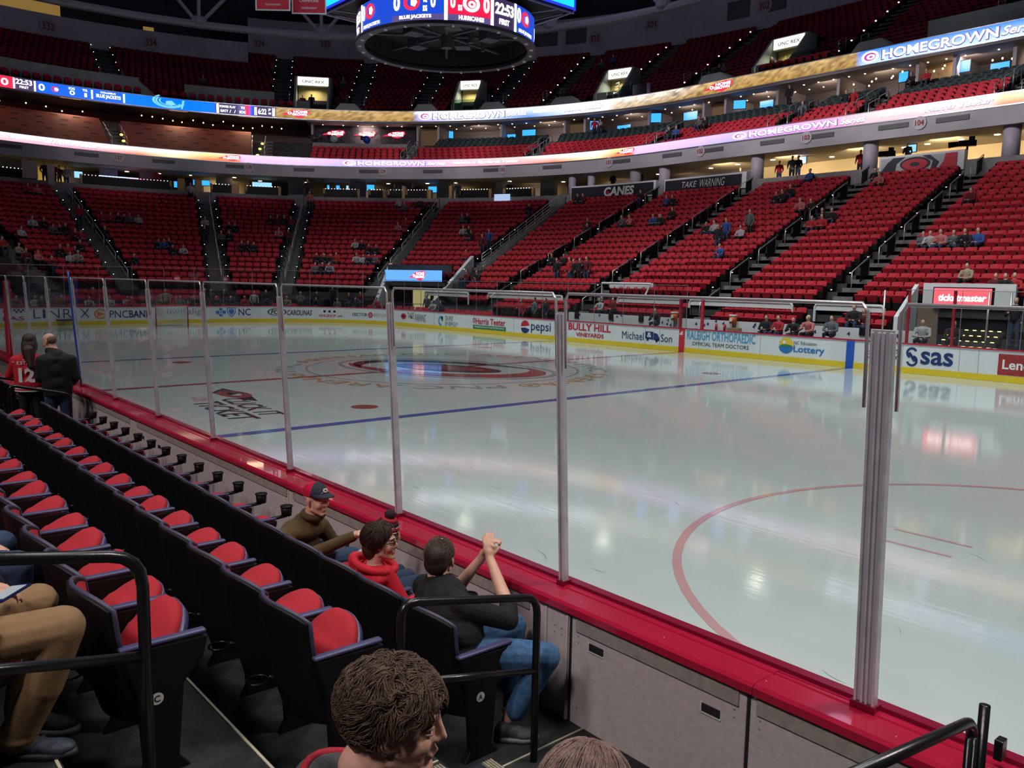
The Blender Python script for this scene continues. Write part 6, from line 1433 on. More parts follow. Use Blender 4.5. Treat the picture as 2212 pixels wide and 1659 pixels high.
def head_prims(c, R, m=0, neck=True, female=False, k=1.):
    c = Vector(c); T = lambda x, y, z: c+R @ (Vector((x, y, z))*k); P = []
    E = lambda x, y, z, a, b, d, Rx=None: P.append(('e', T(x, y, z), (a*k, b*k, d*k), (R if Rx is None else R @ Rx), m)); Cc = lambda a, b, ra, rb: P.append(('c', T(*a), T(*b), ra*k, rb*k, m))
    w = .93 if female else 1.
    E(0, -.012, .035, .075*w, .096, .085); E(0, .028, -.02, .062*w, .066, .088); E(0, .035, -.072, .050*w, .052, .040)
    Cc((-.045*w, .01, -.065), (-.012, .075, -.098), .020, .017); Cc((.045*w, .01, -.065), (.012, .075, -.098), .020, .017); E(0, .080, -.098, .020, .016, .016)
    E(-.034, .062, -.028, .026, .026, .028); E(.034, .062, -.028, .026, .026, .028)
    Cc((-.034, .080, .026), (-.008, .090, .024), .0095, .009); Cc((.034, .080, .026), (.008, .090, .024), .0095, .009)
    Cc((0, .092, .018), (0, .1095, -.024), .0075, .0098); E(-.010, .098, -.029, .0075, .009, .0065); E(.010, .098, -.029, .0075, .009, .0065)
    Cc((-.019, .088, -.060), (0, .097, -.056), .005, .0065); Cc((.019, .088, -.060), (0, .097, -.056), .005, .0065); Cc((-.016, .088, -.068), (.016, .088, -.068), .0065, .0065); E(0, .084, -.064, .022, .010, .012)
    for s in (-1, 1):
        E(s*.077*w, -.008, -.004, .009, .019, .031, Matrix.Rotation(s*.25, 3, 'Z')); E(s*.074*w, .0, -.030, .008, .010, .012)
    if neck: Cc((0, -.020, -.055), (0, -.035, -.14), .056*w, .058*w)
    return P
def eyes(c, R, parent, k=1., open_=.6):
    for s in (-1, 1):
        mb = MB(); e = Vector(c)+R @ (Vector((s*.031, .0735, .006))*k); mb.ell(e, (.0118*k,)*3, 14, 10, 0, R)
        for q in range(1): mb.ell(Vector(c)+R @ (Vector((s*.031, .0812, .0055))*k), (.0056*k, .0050*k, .0056*k), 10, 8, 1, R)
        mb.build('eye', [mat('eye_white', (.36, .30, .27), .35), mat('iris_dark', (.03, .02, .015), .2)], parent, True)
        mb = MB(); mb.tube([Vector(c)+R @ (Vector(p)*k) for p in ((s*.046, .076, .011), (s*.031, .0865, .0125), (s*.018, .081, .009))], [.003*k, .0062*k, .003*k], 6); mb.tube([Vector(c)+R @ (Vector(p)*k) for p in ((s*.046, .076, .001), (s*.031, .0845, -.004), (s*.018, .081, .001))], [.003*k, .0052*k, .003*k], 6); mb.build('eyelid', SKIN, parent, True)
def brows(c, R, parent, m, k=1.):
    mb = MB()
    for s in (-1, 1): mb.tube([Vector(c)+R @ (Vector(p)*k) for p in ((s*.050, .076, .028), (s*.034, .0925, .034), (s*.014, .0965, .029))], [.002*k, .0042*k, .003*k], 6)
    mb.build('eyebrow', m, parent, True)
def hand_prims(w, d, up, side, m=0, curl=.5, k=1., spread=.10, thumb_in=.5):
    """wrist w, direction d of the fingers, up = back-of-hand normal, side = +1 thumb on +right"""
    w = Vector(w); d = Vector(d).normalized(); up = Vector(up); up = (up-d*up.dot(d)).normalized(); r = d.cross(up)*side; P = []
    pc = w+d*.05*k
    P.append(('e', pc, (.040*k, .050*k, .017*k), Matrix((r, d, up)).transposed(), m)); P.append(('c', w-d*.03*k, w+d*.03*k, .026*k, .028*k, m))
    L = ((.042, .026, .021), (.047, .030, .022), (.044, .028, .021), (.034, .021, .019)); off = (.028, .010, -.010, -.028)
    for i in range(4):
        p = w+d*.088*k+r*off[i]*k-d*(.010*k if i == 3 else 0); a = 0.; dd = (d+r*spread*(1.5-i)*.7).normalized()
        for j in range(3):
            a += curl*(.7 if j == 0 else 1.0)
            v = (dd*math.cos(a)-up*math.sin(a)); q = p+v*L[i][j]*k; P.append(('c', p, q, (.0095-.0012*j)*k, (.0088-.0012*j)*k, m)); p = q
    p = w+d*.022*k+r*.030*k; t1 = (r*.75+d*.75-up*.3*thumb_in).normalized(); q = p+t1*.042*k; P.append(('c', p, q, .014*k, .011*k, m)); t2 = (d*1.0+r*.25-up*.5*thumb_in).normalized(); s_ = q+t2*.030*k; P.append(('c', q, s_, .0105*k, .0095*k, m)); P.append(('c', s_, s_+t2*.018*k, .0095*k, .007*k, m))
    return P
def shoe(root, heel, d, m, sole, L=.29, lift=0.):
    d = Vector(d).normalized(); heel = Vector(heel); r = d.cross(Vector((0, 0, 1))); R = Matrix((r, d, Vector((0, 0, 1)))).transposed()
    P = [('c', heel+d*.05+Vector((0, 0, .07)), heel+d*.12+Vector((0, 0, .06)), .042, .040, 0), ('c', heel+d*.12+Vector((0, 0, .05)), heel+d*(L-.06)+Vector((0, 0, .035)), .042, .032, 0), ('e', heel+d*(L-.085)+Vector((0, 0, .04)), (.05, .08, .032), R, 0), ('e', heel+d*.05+Vector((0, 0, .05)), (.038, .05, .05), R, 0)]
    o = fuse('shoe', P, [m], .008, root)
    mb = MB(); n = 20; pts = [(.046*math.sin(2*PI*i/n)*(1.1 if math.cos(2*PI*i/n) < 0 else .9), L/2-(L/2)*math.cos(2*PI*i/n)) for i in range(n)]
    mb.add([heel+r*x+d*y+Vector((0, 0, z)) for z in (.002, .030) for x, y in pts], [tuple(range(n))[::-1], tuple(range(n, 2*n))]+[(i, (i+1) % n, n+(i+1) % n, n+i) for i in range(n)]); mb.build('shoe_sole', sole, o, True)
    mb = MB()
    for i in range(4): y = .12+.025*i; mb.tube([heel+r*x+d*y+Vector((0, 0, .093-.012*i-abs(x)*.35)) for x in (-.03, 0, .03)], .003, 5)
    mb.build('shoelace', mat('lace', (.25, .25, .28), .7), o)
def hairlocks(name, c, R, parent, m, n=500, L=.05, rad=.010, curl=1., region=None, seed=1, k=1., down=0., base=(.078, .100, .092), voxel=.006):
    """a cap of hair with short tapering curved locks growing out of it"""
    rd = random.Random(seed); c = Vector(c); mb = MB()
    P = []
    for _ in range(1): pass
    reg = region or (lambda v: v.z > -.02 and not (v.y > .62 and v.z < .45))
    i = 0; tries = 0
    while i < n and tries < n*20:
        tries += 1
        z = rd.uniform(-1, 1); a = rd.uniform(0, 2*PI); s_ = math.sqrt(1-z*z); v = Vector((s_*math.cos(a), s_*math.sin(a), z))
        if not reg(v): continue
        i += 1; p = Vector((v.x*base[0], -.012+v.y*base[1], .035+v.z*base[2])); nrm = Vector((v.x/base[0], v.y/base[1], v.z/base[2])).normalized()
        t = Vector((rd.gauss(0, 1), rd.gauss(0, 1), rd.gauss(0, .6)-down)); t = (t-nrm*t.dot(nrm)).normalized(); q = [p-nrm*.006]; rs = [rad*.9]; d = (nrm*.9+t*.5).normalized(); ll = L*rd.uniform(.7, 1.25)
        for j in range(4):
            q.append(q[-1]+d*ll/4); d = (d+t*.75*curl-nrm*.30*curl*(j > 0)+Vector((0, 0, -.25*down))).normalized(); rs.append(rad*(1, .95, .7, .25)[j]*rd.uniform(.85, 1.1))
        mb.tube([c+R @ (x*k) for x in q], [r_*k for r_ in rs], 5)
    o = mb.build(name, m, parent, True); return o
def hair_flow(name, c, R, m, n, L, rad, region, seed, k=1., base=(.080, .104, .094), wave=.9, comb=(0, -.25, -1.), lift=.5, freq=16., sides=4, steps=7, jit=.25):
    """many fine locks that follow one wavy flow over the skull, so neighbours gather into tufts"""
    from mathutils import noise
    rd = random.Random(seed); c = Vector(c); mb = MB(); i = 0; tries = 0; comb = Vector(comb); o_ = Vector((0, -.012, .035))
    while i < n and tries < n*30:
        tries += 1; z = rd.uniform(-1, 1); a = rd.uniform(0, 2*PI); s_ = math.sqrt(1-z*z); v = Vector((s_*math.cos(a), s_*math.sin(a), z))
        if not region(v): continue
        i += 1; p = Vector((v.x*base[0], v.y*base[1], v.z*base[2])); q = [p*.96]; ll = L*rd.uniform(.6, 1.25); r0 = rad*rd.uniform(.7, 1.3); rs = [r0]; j0 = Vector((rd.gauss(0, 1), rd.gauss(0, 1), rd.gauss(0, 1)))*jit; off = Vector((seed, seed, seed))
        for j in range(steps):
            w = q[-1]; nr = Vector((w.x/base[0]**2, w.y/base[1]**2, w.z/base[2]**2)).normalized(); f = comb+Vector((w.x*3, w.y*3, 0))+noise.noise_vector(w*freq+off)*wave*2+noise.noise_vector(w*freq*2.6+off)*wave+j0
            f = f-nr*f.dot(nr); f = f.normalized() if f.length > 1e-6 else Vector((0, 0, -1)); lf = lift*(1-1.5*j/steps); q.append(w+(f+nr*lf).normalized()*ll/steps); rs.append(r0*(1-.85*((j+1)/steps)**2))
            e = math.sqrt((q[-1].x/base[0])**2+(q[-1].y/base[1])**2+(q[-1].z/base[2])**2)
            if e < 1.0: q[-1] = q[-1]/e
        mb.tube([c+R @ ((x+o_)*k) for x in q], [x*k for x in rs], sides, cap=False)
    return mb.build(name, m, None, True)
def hair_cap(name, c, R, parent, m, prims, k=1., voxel=.006):
    """solid hair mass, prims in head space"""
    T = lambda p: Vector(c)+R @ (Vector(p)*k); P = []
    for p in prims:
        if p[0] == 'e': P.append(('e', T(p[1]), tuple(x*k for x in p[2]), R @ (p[3] if len(p) > 3 and p[3] is not None else Matrix.Identity(3)), 0))
        else: P.append(('c', T(p[1]), T(p[2]), p[3]*k, p[4]*k, 0))
    return fuse(name, P, [m], voxel, parent, 3)
HB = mat('hair_brown', (.095, .055, .034), .55, vary=.4, vscale=70, bump=.5, bscale=250); HD = mat('hair_dark', (.026, .016, .011), .5, vary=.3, vscale=60, bump=.4, bscale=260); HG = mat('hair_auburn', (.040, .016, .010), .45, vary=.3, vscale=60, bump=.4, bscale=260)
HP = mat('hair_rose_blond', (.20, .125, .105), .5, vary=.35, vscale=40, bump=.5, bscale=240)
def people_near():
    # 1 young man with curly hair, close to the lens, looking right along the boards
    cloth = mat('hoodie_grey', (.075, .080, .085), .9, bump=.25, bscale=220, vary=.2, vscale=30); hred = mat('hoodie_red', (.40, .015, .03), .85, bump=.4, bscale=200)
    denim = mat('denim_blue', (.045, .125, .26), .85, vary=.3, vscale=30, bump=.25, bscale=300); denim2 = mat('denim_dark', (.025, .05, .11), .85, vary=.3, vscale=30, bump=.5, bscale=300)
    skin2 = mat('skin_fair', (.72, .41, .31), .5, vary=.12, vscale=22, bump=.12, bscale=140)
    c = Vector((21.40, -15.67, 2.03)); R = rot(math.radians(-44), math.radians(6), math.radians(2))
    root = empty('person', (21.4, -15.6, FZ[2])); tag(root, 'young man with curly brown hair in profile, seated, grey and red hood, blue jeans', 'person')
    L = root.location.copy()
    def sub(o): o.location = -L; return o
    def K(o): o.parent = root; o.location = -L; return o
    P = head_prims(c, R, 0, neck=True, k=1.0)
    nb = c+R @ Vector((0, -.05, -.17)); ch = Vector((21.36, -15.72, 1.58)); hp = Vector((21.38, -15.60, 1.26))
    rt = R @ Vector((1, 0, 0)); rt.z = 0; rt.normalize()
    P += [('c', nb+Vector((0, 0, .05)), nb+Vector((0, 0, -.06)), .058, .066, 0), ('c', nb+Vector((0, 0, -.075)), ch+Vector((0, 0, .08)), .064, .085, 1), ('e', nb+Vector((0, 0, -.09)), (.19, .11, .08), R, 1), ('c', nb+rt*.12+Vector((0, 0, -.09)), nb+rt*.19+Vector((0, 0, -.13)), .07, .065, 1), ('c', nb-rt*.12+Vector((0, 0, -.09)), nb-rt*.19+Vector((0, 0, -.13)), .07, .065, 1), ('e', ch, (.19, .13, .20), R, 1), ('c', ch, hp, .15, .16, 1)]
    sh = nb+rt*.19+Vector((0, 0, -.13)); sl = nb-rt*.19+Vector((0, 0, -.13))
    P += [('c', sh, (21.60, -15.62, 1.52), .058, .05, 1), ('c', (21.60, -15.62, 1.52), (21.46, -15.36, 1.42), .05, .036, 1), ('c', sl, (21.12, -15.72, 1.55), .058, .05, 1), ('c', (21.12, -15.72, 1.55), (21.14, -15.42, 1.46), .05, .036, 1)]
    P += hand_prims((21.45, -15.33, 1.42), (-.2, .8, -.2), (0, 0, 1), -1, 0, .5); P += hand_prims((21.14, -15.39, 1.46), (.2, .8, -.2), (0, 0, 1), 1, 0, .5)
    P += [('c', (21.30, -15.58, 1.26), (20.98, -15.02, 1.345), .095, .082, 2), ('c', (20.98, -15.02, 1.345), (21.02, -15.08, .86), .075, .05, 2), ('c', (21.46, -15.56, 1.26), (21.48, -15.04, 1.30), .095, .068, 2), ('c', (21.48, -15.04, 1.30), (21.46, -15.04, .86), .066, .05, 2), ('c', (21.02, -15.10, .82), (21.02, -14.95, .81), .045, .036, 1), ('c', (21.46, -15.06, .82), (21.46, -14.92, .81), .045, .036, 1)]
    body = K(fuse('body', P, [skin2, cloth, denim], .0052, smooth_it=4)); 
    ey = empty('face'); ey.parent = root; ey.location = -L
    eyes(c, R, ey, 1.0); brows(c, R, ey, HB, 1.0)
    K(hair_cap('hair', c, R, None, HB, [('e', (0, -.02, .050), (.079, .101, .086)), ('e', (0, -.066, -.02), (.060, .040, .062))], 1.0, .007))
    reg = lambda v: (v.z > .34 and not (v.y > .80 and v.z < .52)) or (v.y < .02 and v.z > -.70) or (v.y < .45 and v.z > .02 and abs(v.x) > .5)
    K(hair_flow('hair_curls', c, R, HB, 6500, .056, .0020, reg, 3, 1.0, (.084, .108, .097), 1.25, (0, -.35, -.7), .85, 15.))
    K(hair_flow('hair_fringe', c, R, HB, 1900, .050, .0020, lambda v: v.z > .42 and v.y > .15, 5, 1.0, (.084, .110, .099), 1.0, (0, 1.4, .1), .75, 15.))
    # hood collar ring of the grey hood with red lining
    def collar(nm, m, r0, r1, dz, rad):
        mb = MB(); q = nb+Vector((0, 0, dz)); pts = []
        for i in range(24):
            a = 2*PI*i/24; bk = -math.sin(a); pts.append(q+R @ Vector((r0*math.cos(a), r1*math.sin(a)-.02, .035*bk)))
        mb.tube(pts, rad, 10, closed=True); return K(mb.build(nm, m, None, True))
    collar('hood', cloth, .098, .112, -.040, .036); collar('hood_lining', hred, .108, .116, -.008, .010); collar('hood_seam', hred, .142, .148, -.066, .010)
    # 2 rose blond head at the bottom
    c = Vector((21.77, -15.46, 1.925)); R = rot(math.radians(32), math.radians(14), 0)
    root = empty('person', (21.8, -15.5, FZ[2])); tag(root, 'person with smooth rose blond hair, only the crown showing at the bottom', 'person'); L = root.location.copy()
    P = head_prims(c, R, 0, female=True); P += [('c', c+Vector((0, -.03, -.15)), (21.82, -15.55, 1.3), .07, .14, 1), ('e', (21.80, -15.50, 1.66), (.18, .11, .09), None, 1), ('c', (21.82, -15.56, 1.34), (21.82, -15.56, 1.22), .15, .15, 1), ('c', (21.9, -15.5, 1.22), (21.9, -15.06, 1.26), .08, .06, 2), ('c', (21.9, -15.06, 1.26), (21.9, -15.04, .84), .06, .045, 2), ('c', (21.73, -15.5, 1.22), (21.73, -15.06, 1.26), .08, .06, 2), ('c', (21.73, -15.06, 1.26), (21.73, -15.04, .84), .06, .045, 2), ('c', (21.97, -15.5, 1.62), (22.0, -15.34, 1.4), .055, .045, 1), ('c', (21.64, -15.5, 1.62), (21.63, -15.3, 1.42), .055, .045, 1)]
    K(fuse('body', P, [skin2, cloth, denim2], .010)); ey = empty('face'); ey.parent = root; ey.location = -L; eyes(c, R, ey)
    T = lambda p: c+R @ Vector(p)
    K(hair_cap('hair', c, R, None, HP, [('e', (0, -.016, .042), (.087, .118, .096)), ('e', (-.05, -.01, -.05), (.045, .085, .10)), ('e', (.05, -.01, -.05), (.045, .085, .10)), ('e', (0, -.07, -.06), (.075, .05, .12)), ('e', (0, .06, .06), (.06, .045, .05))], 1., .007))
    K(hair_flow('hair_strands', c, R, HP, 3000, .20, .0016, lambda v: v.z > .15 and abs(v.x) > .015, 8, 1.0, (.0885, .122, .102), .12, (0, -.25, -.35), .02, 9., 4, 9, .06))
    # 3 man in black with raised clasped hands, jeans
    root = empty('person', (19.2, -13.9, FZ[0])); tag(root, 'man in black long shirt and blue jeans raising clasped hands by the boards', 'person'); L = root.location.copy()
    blk = mat('tee_black', (.0035, .004, .006), .85, bump=.5, bscale=90, vary=.3, vscale=12)
    c = Vector((19.08, -13.88, 1.375)); R = rot(math.radians(36), math.radians(4), 0)
    P = head_prims(c, R, 0, k=1.04)
    hip = Vector((19.27, -13.92, .90)); chs = Vector((19.17, -13.90, 1.10))
    P += [('e', hip, (.19, .155, .13), None, 1), ('e', (19.23, -13.90, 1.0), (.205, .17, .17), None, 1), ('e', chs, (.215, .15, .14), None, 1), ('c', (18.97, -13.91, 1.185), (19.31, -13.90, 1.175), .074, .076, 1), ('c', (19.08, -13.91, 1.25), (19.13, -13.92, 1.16), .066, .10, 1), ('c', (19.14, -13.91, 1.15), (19.26, -13.93, .92), .16, .165, 1)]
    # right arm (towards +x) elbow out, hand up in front of the face; left arm similar
    P += [('c', (19.34, -13.88, 1.16), (19.44, -13.66, 1.07), .070, .060, 1), ('c', (19.44, -13.66, 1.07), (19.38, -13.61, 1.125), .058, .054, 1), ('c', (19.39, -13.62, 1.115), (19.14, -13.55, 1.315), .046, .028, 0)]
    P += [('c', (18.94, -13.88, 1.16), (18.90, -13.62, 1.08), .064, .052, 1), ('c', (18.90, -13.62, 1.08), (19.03, -13.54, 1.29), .044, .027, 0)]
    P += hand_prims((19.125, -13.545, 1.33), (-.30, .15, .85), (.75, -.55, .2), 1, 0, .55); P += hand_prims((19.04, -13.535, 1.305), (.35, .15, .80), (-.75, -.45, .2), -1, 0, .60)
    P += [('c', (19.33, -13.88, .90), (19.61, -13.52, .875), .105, .082, 2), ('c', (19.61, -13.52, .875), (19.48, -13.62, .54), .080, .066, 2), ('c', (19.16, -13.86, .89), (19.22, -13.42, .90), .10, .074, 2), ('c', (19.22, -13.42, .90), (19.22, -13.44, .50), .072, .058, 2), ('c', (19.46, -13.64, .54), (19.44, -13.66, .45), .040, .034, 0)]
    K(fuse('body', P, [SKIN, blk, denim], .0075, smooth_it=4)); ey = empty('face'); ey.parent = root; ey.location = -L; eyes(c, R, ey); brows(c, R, ey, HD)
    K(hair_cap('hair', c, R, None, HD, [('e', (0, -.026, .034), (.080, .096, .086)), ('e', (0, -.065, -.01), (.070, .045, .065))], 1.04, .007))
    K(hair_flow('hair_short', c, R, HB, 2600, .016, .0016, lambda v: ((v.z > -.05 and v.y < .5) or (v.y < -.2 and v.z > -.75)), 2, 1.04, (.082, .103, .093), .4, (0, -.3, -1.), .5, 12., 3, 4))
    for h, d in (((19.42, -13.74, FZ[0]), (.65, .75, 0)), ((19.22, -13.50, FZ[0]), (.1, 1, 0))): 
        fo = empty('foot'); fo.parent = root; fo.location = -L; shoe(fo, h, d, mat('shoe_grey', (.06, .07, .07), .7), mat('sole_grey', (.22, .22, .21), .7), .26)
    mb = MB(); mb.tube([c+R @ Vector((.064*math.cos(a), .066*math.sin(a)-.034, -.135-.012*math.sin(a))) for a in [2*PI*i/20 for i in range(20)]], .013, 8, closed=True); K(mb.build('shirt_collar', blk, None, True))
    mb = MB(); mb.box((19.42, -13.80, .96), (.012, .02, .012)); K(mb.build('zip_tab', ALU, None))
    # 4 woman with glasses, red hooded top
    root = empty('person', (18.35, -13.9, FZ[0])); tag(root, 'woman with glasses and auburn hair in a red hooded top', 'person'); L = root.location.copy()
    rd_ = mat('hoodie_bright_red', (.62, .014, .035), .85, bump=.4, bscale=180, vary=.12, vscale=12); wht = mat('hood_white', (.6, .6, .62), .8)
    c = Vector((18.47, -13.90, 1.325)); R = rot(math.radians(-46), math.radians(0), 0)
    P = head_prims(c, R, 0, female=True, k=.98)
    P += [('e', (18.42, -13.92, 1.115), (.185, .11, .075), rot(-.3), 1), ('c', (18.20, -13.92, 1.14), (18.19, -13.86, .92), .055, .045, 1), ('c', (18.54, -13.90, 1.14), (18.60, -13.80, .92), .055, .045, 1), ('c', (18.60, -13.80, .92), (18.50, -13.62, .90), .045, .032, 1), ('c', (18.19, -13.86, .92), (18.30, -13.65, .90), .045, .032, 1), ('e', (18.38, -13.90, 1.02), (.17, .12, .16), None, 1), ('c', (18.38, -13.90, .95), (18.38, -13.92, .88), .14, .15, 1)]
    P += hand_prims((18.49, -13.60, .90), (-.3, .8, 0), (0, 0, 1), -1, 0, .5); P += hand_prims((18.31, -13.63, .90), (.3, .8, 0), (0, 0, 1), 1, 0, .5)
    P += [('c', (18.47, -13.90, .89), (18.47, -13.48, .90), .085, .065, 2), ('c', (18.47, -13.48, .90), (18.47, -13.46, .44), .062, .042, 2), ('c', (18.28, -13.90, .89), (18.28, -13.48, .90), .085, .065, 2), ('c', (18.28, -13.48, .90), (18.28, -13.46, .44), .062, .042, 2)]
    K(fuse('body', P, [SKIN, rd_, denim2], .007, smooth_it=4)); ey = empty('face'); ey.parent = root; ey.location = -L; eyes(c, R, ey, .98); brows(c, R, ey, HG)
    K(hair_cap('hair', c, R, None, HG, [('e', (0, -.022, .045), (.086, .104, .090)), ('e', (0, -.060, -.04), (.076, .062, .085)), ('e', (-.062, .0, .0), (.028, .05, .06)), ('e', (.058, -.01, .02), (.028, .05, .055)), ('e', (0, .050, .098), (.050, .028, .020))], .98, .007))
    K(hair_flow('hair_curls', c, R, HG, 1700, .10, .0026, lambda v: (v.z > .38 and v.y < .40) or (v.y < .15 and v.z > -.35), 5, .98, (.088, .108, .096), .55, (0, -.25, -1.), .25, 11.))
    T = lambda p: c+R @ (Vector(p)*.98)
    mb = MB()
    for s in (-1, 1): mb.tube([T((s*.031+.021*math.cos(a), .097+.0, .004+.014*math.sin(a))) for a in [2*PI*i/16 for i in range(16)]], .0024, 6, closed=True); mb.tube([T((s*.052, .095, .008)), T((s*.074, .05, .010)), T((s*.078, .0, .008))], .0022, 6)
    mb.tube([T((-.010, .100, .008)), T((.010, .100, .008))], .002, 6); K(mb.build('glasses', BLKM, None, True))
    mb = MB(); mb.tube([c+R @ Vector((.12*math.cos(a), .125*math.sin(a)-.035, -.165-.03*math.sin(a)+.02)) for a in [2*PI*i/20 for i in range(20)]], .026, 8, closed=True); K(mb.build('hood', rd_, None, True))
    mb = MB(); mb.tube([c+R @ Vector((-.14+.02*t, -.06+.11*t-.12, -.12+.02*t)) for t in (0, .5, 1)], [.012, .022, .012], 8); K(mb.build('hood_lining', wht, None, True))
    # 5 child hidden behind her, knitted hat with dark pompom
    root = empty('person', (17.9, -13.7, FZ[0])); tag(root, 'child hidden behind the woman, knitted striped hat with dark pompom', 'person'); L = root.location.copy()
    c = Vector((18.07, -13.60, 1.215)); R = rot(math.radians(-20), math.radians(10), .2)
    P = head_prims(c, R, 0, k=.9); P += [('c', c+Vector((0, -.05, -.14)), (18.02, -13.72, .92), .07, .12, 1), ('c', (18.06, -13.70, .88), (18.06, -13.42, .88), .07, .05, 2), ('c', (18.06, -13.42, .88), (18.06, -13.42, .44), .05, .04, 2), ('c', (17.94, -13.70, .88), (17.94, -13.42, .88), .07, .05, 2), ('c', (17.94, -13.42, .88), (17.94, -13.42, .44), .05, .04, 2)]
    K(fuse('body', P, [SKIN, rd_, denim2], .010)); ey = empty('face'); ey.parent = root; ey.location = -L; eyes(c, R, ey, .9)
    hk = mat('knit_red', (.42, .015, .03), .95, bump=.6, bscale=150); hkw = mat('knit_white', (.6, .58, .6), .95, bump=.5, bscale=150); hkd = mat('knit_dark', (.03, .008, .02), .95, bump=.6, bscale=150)
    for i, (z0, z1, m) in enumerate(((.02, .045, hkd), (.045, .055, hkw), (.055, .080, hk), (.080, .088, hkw), (.088, .115, hkd), (.115, .135, hk))):
        mb = MB(); f = lambda z: .088*math.sqrt(max(.02, 1-((z-.02)/.135)**2)); mb.tube([c+R @ Vector((0, -.012, z0)), c+R @ Vector((0, -.012, z1))], [f(z0), f(z1)], 20); K(mb.build('hat_band', m, None, True))
    mb = MB(); mb.ell(c+R @ Vector((0, -.012, .155)), (.040, .040, .036), 16, 10); K(mb.build('pompom', hkd, None, True))
    # 6 man in cap and olive jacket, turned to the right, arm reaching to the child's hat
    root = empty('person', (17.3, -13.85, FZ[0])); tag(root, 'man in a navy and red cap and olive brown jacket looking right', 'person'); L = root.location.copy()
    ol = mat('jacket_olive', (.085, .052, .018), .9, bump=.4, bscale=160, vary=.2, vscale=10)
    c = Vector((17.42, -13.80, 1.36)); R = rot(math.radians(-72), math.radians(4), 0)
    P = head_prims(c, R, 0); 
    P += [('c', c+Vector((-.04, -.01, -.13)), (17.33, -13.84, 1.16), .066, .10, 1), ('e', (17.31, -13.85, 1.12), (.14, .20, .09), rot(math.radians(20)), 1), ('e', (17.26, -13.88, .98), (.155, .19, .19), rot(math.radians(20)), 1), ('c', (17.25, -13.90, .95), (17.24, -13.92, .88), .16, .16, 1)]
    P += [('c', (17.34, -14.02, 1.10), (17.55, -14.02, .98), .066, .055, 1), ('c', (17.55, -14.02, .98), (17.84, -13.74, 1.17), .052, .038, 1), ('c', (17.27, -13.68, 1.10), (17.33, -13.58, .92), .062, .05, 1), ('c', (17.33, -13.58, .92), (17.52, -13.58, .90), .05, .04, 1)]
    P += hand_prims((17.86, -13.72, 1.185), (.72, .50, .30), (-.3, -.1, .9), 1, 0, .25); P += hand_prims((17.55, -13.58, .90), (.9, .1, 0), (0, 0, 1), 1, 0, .5)
    P += [('c', (17.33, -13.95, .88), (17.50, -13.55, .90), .09, .07, 2), ('c', (17.50, -13.55, .90), (17.52, -13.50, .44), .065, .045, 2), ('c', (17.15, -13.88, .88), (17.20, -13.48, .90), .09, .07, 2), ('c', (17.20, -13.48, .90), (17.2, -13.46, .44), .065, .045, 2)]
    K(fuse('body', P, [SKIN, ol, denim2], .007, smooth_it=4)); ey = empty('face'); ey.parent = root; ey.location = -L; eyes(c, R, ey); brows(c, R, ey, HB)
    K(hair_cap('beard', c, R, None, mat('stubble', (.14, .07, .05), .8), [('e', (0, .050, -.093), (.036, .034, .017)), ('e', (0, .083, -.100), (.0175, .014, .015))], 1., .006))
    mb = MB(); mb.tube([c+R @ Vector((.066*math.cos(a), .066*math.sin(a)-.03, -.125-.01*math.sin(a))) for a in [2*PI*i/20 for i in range(20)]], .026, 8, closed=True); K(mb.build('collar', ol, None, True))
    cn = mat('cap_navy', (.012, .016, .03), .8, bump=.3, bscale=200); cr = mat('cap_red', (.42, .02, .02), .8, bump=.3, bscale=200)
    def dome(a0, a1, m, nm):
        mb = MB(); mb.grid(lambda u, v: c+R @ Vector((.086*math.cos(math.radians(a0+(a1-a0)*u))*math.cos(v*PI/2), -.010+.106*math.sin(math.radians(a0+(a1-a0)*u))*math.cos(v*PI/2), .040+.088*math.sin(v*PI/2))), 16, 8); K(mb.build(nm, m, None, True))
    dome(15, 165, cn, 'cap_front'); dome(165, 375, cr, 'cap_back')
    mb = MB(); mb.grid(lambda u, v: c+R @ Vector((.080*math.cos(math.radians(12+156*u))*(1-.15*v), .092*math.sin(math.radians(12+156*u))+(.075*math.sin(math.radians(12+156*u))**.7)*v, .046-.02*v+.012*math.sin(PI*u)*(1+v))), 14, 5); o = K(mb.build('cap_brim', cn, None, True)); sd = o.modifiers.new('t', 'SOLIDIFY'); sd.thickness = .005
    mb = MB(); f = lambda u, v: c+R @ Vector((u, -.010+.109*math.cos(u*9)*math.cos(v*8)+.0, .040+.088*math.sin(v*10)))
    disc(mb, f, -.0, .055, .026, .020, 0, 10, inner=.35); poly(mb, f, [(-.03, .045), (-.045, .035), (-.025, .038)]); poly(mb, f, [(.03, .045), (.045, .035), (.025, .038)]); K(mb.build('cap_emblem', mat('thread_cream', (.60, .50, .38), .8), None))
    # 7 standing couple in the aisle at the left
    root = empty('person', (8.75, -14.02, FZ[0])); tag(root, 'woman in a red hockey jersey with long brown hair, standing, seen from behind', 'person'); L = root.location.copy()
    x, y = 8.75, -14.02; c = Vector((x-.02, y+.02, 1.93)); R = rot(math.radians(70), math.radians(6), 0); RB = rot(math.radians(62))
    jr = mat('jersey_red', (.60, .014, .03), .8, bump=.25, bscale=200, vary=.1, vscale=8); dk = mat('trouser_black', (.010, .009, .012), .85)
    T = lambda a, b, d: Vector((x, y, FZ[0]))+RB @ Vector((a, b, d))
    P = head_prims(c, R, 0, female=True)
    P += [('c', c+Vector((0, 0, -.14)), T(0, -.02, 1.34), .06, .09, 1), ('e', T(0, -.02, 1.30), (.21, .115, .085), RB, 1), ('e', T(0, -.01, 1.15), (.20, .135, .17), RB, 1), ('e', T(0, 0, .97), (.215, .155, .15), RB, 1)]
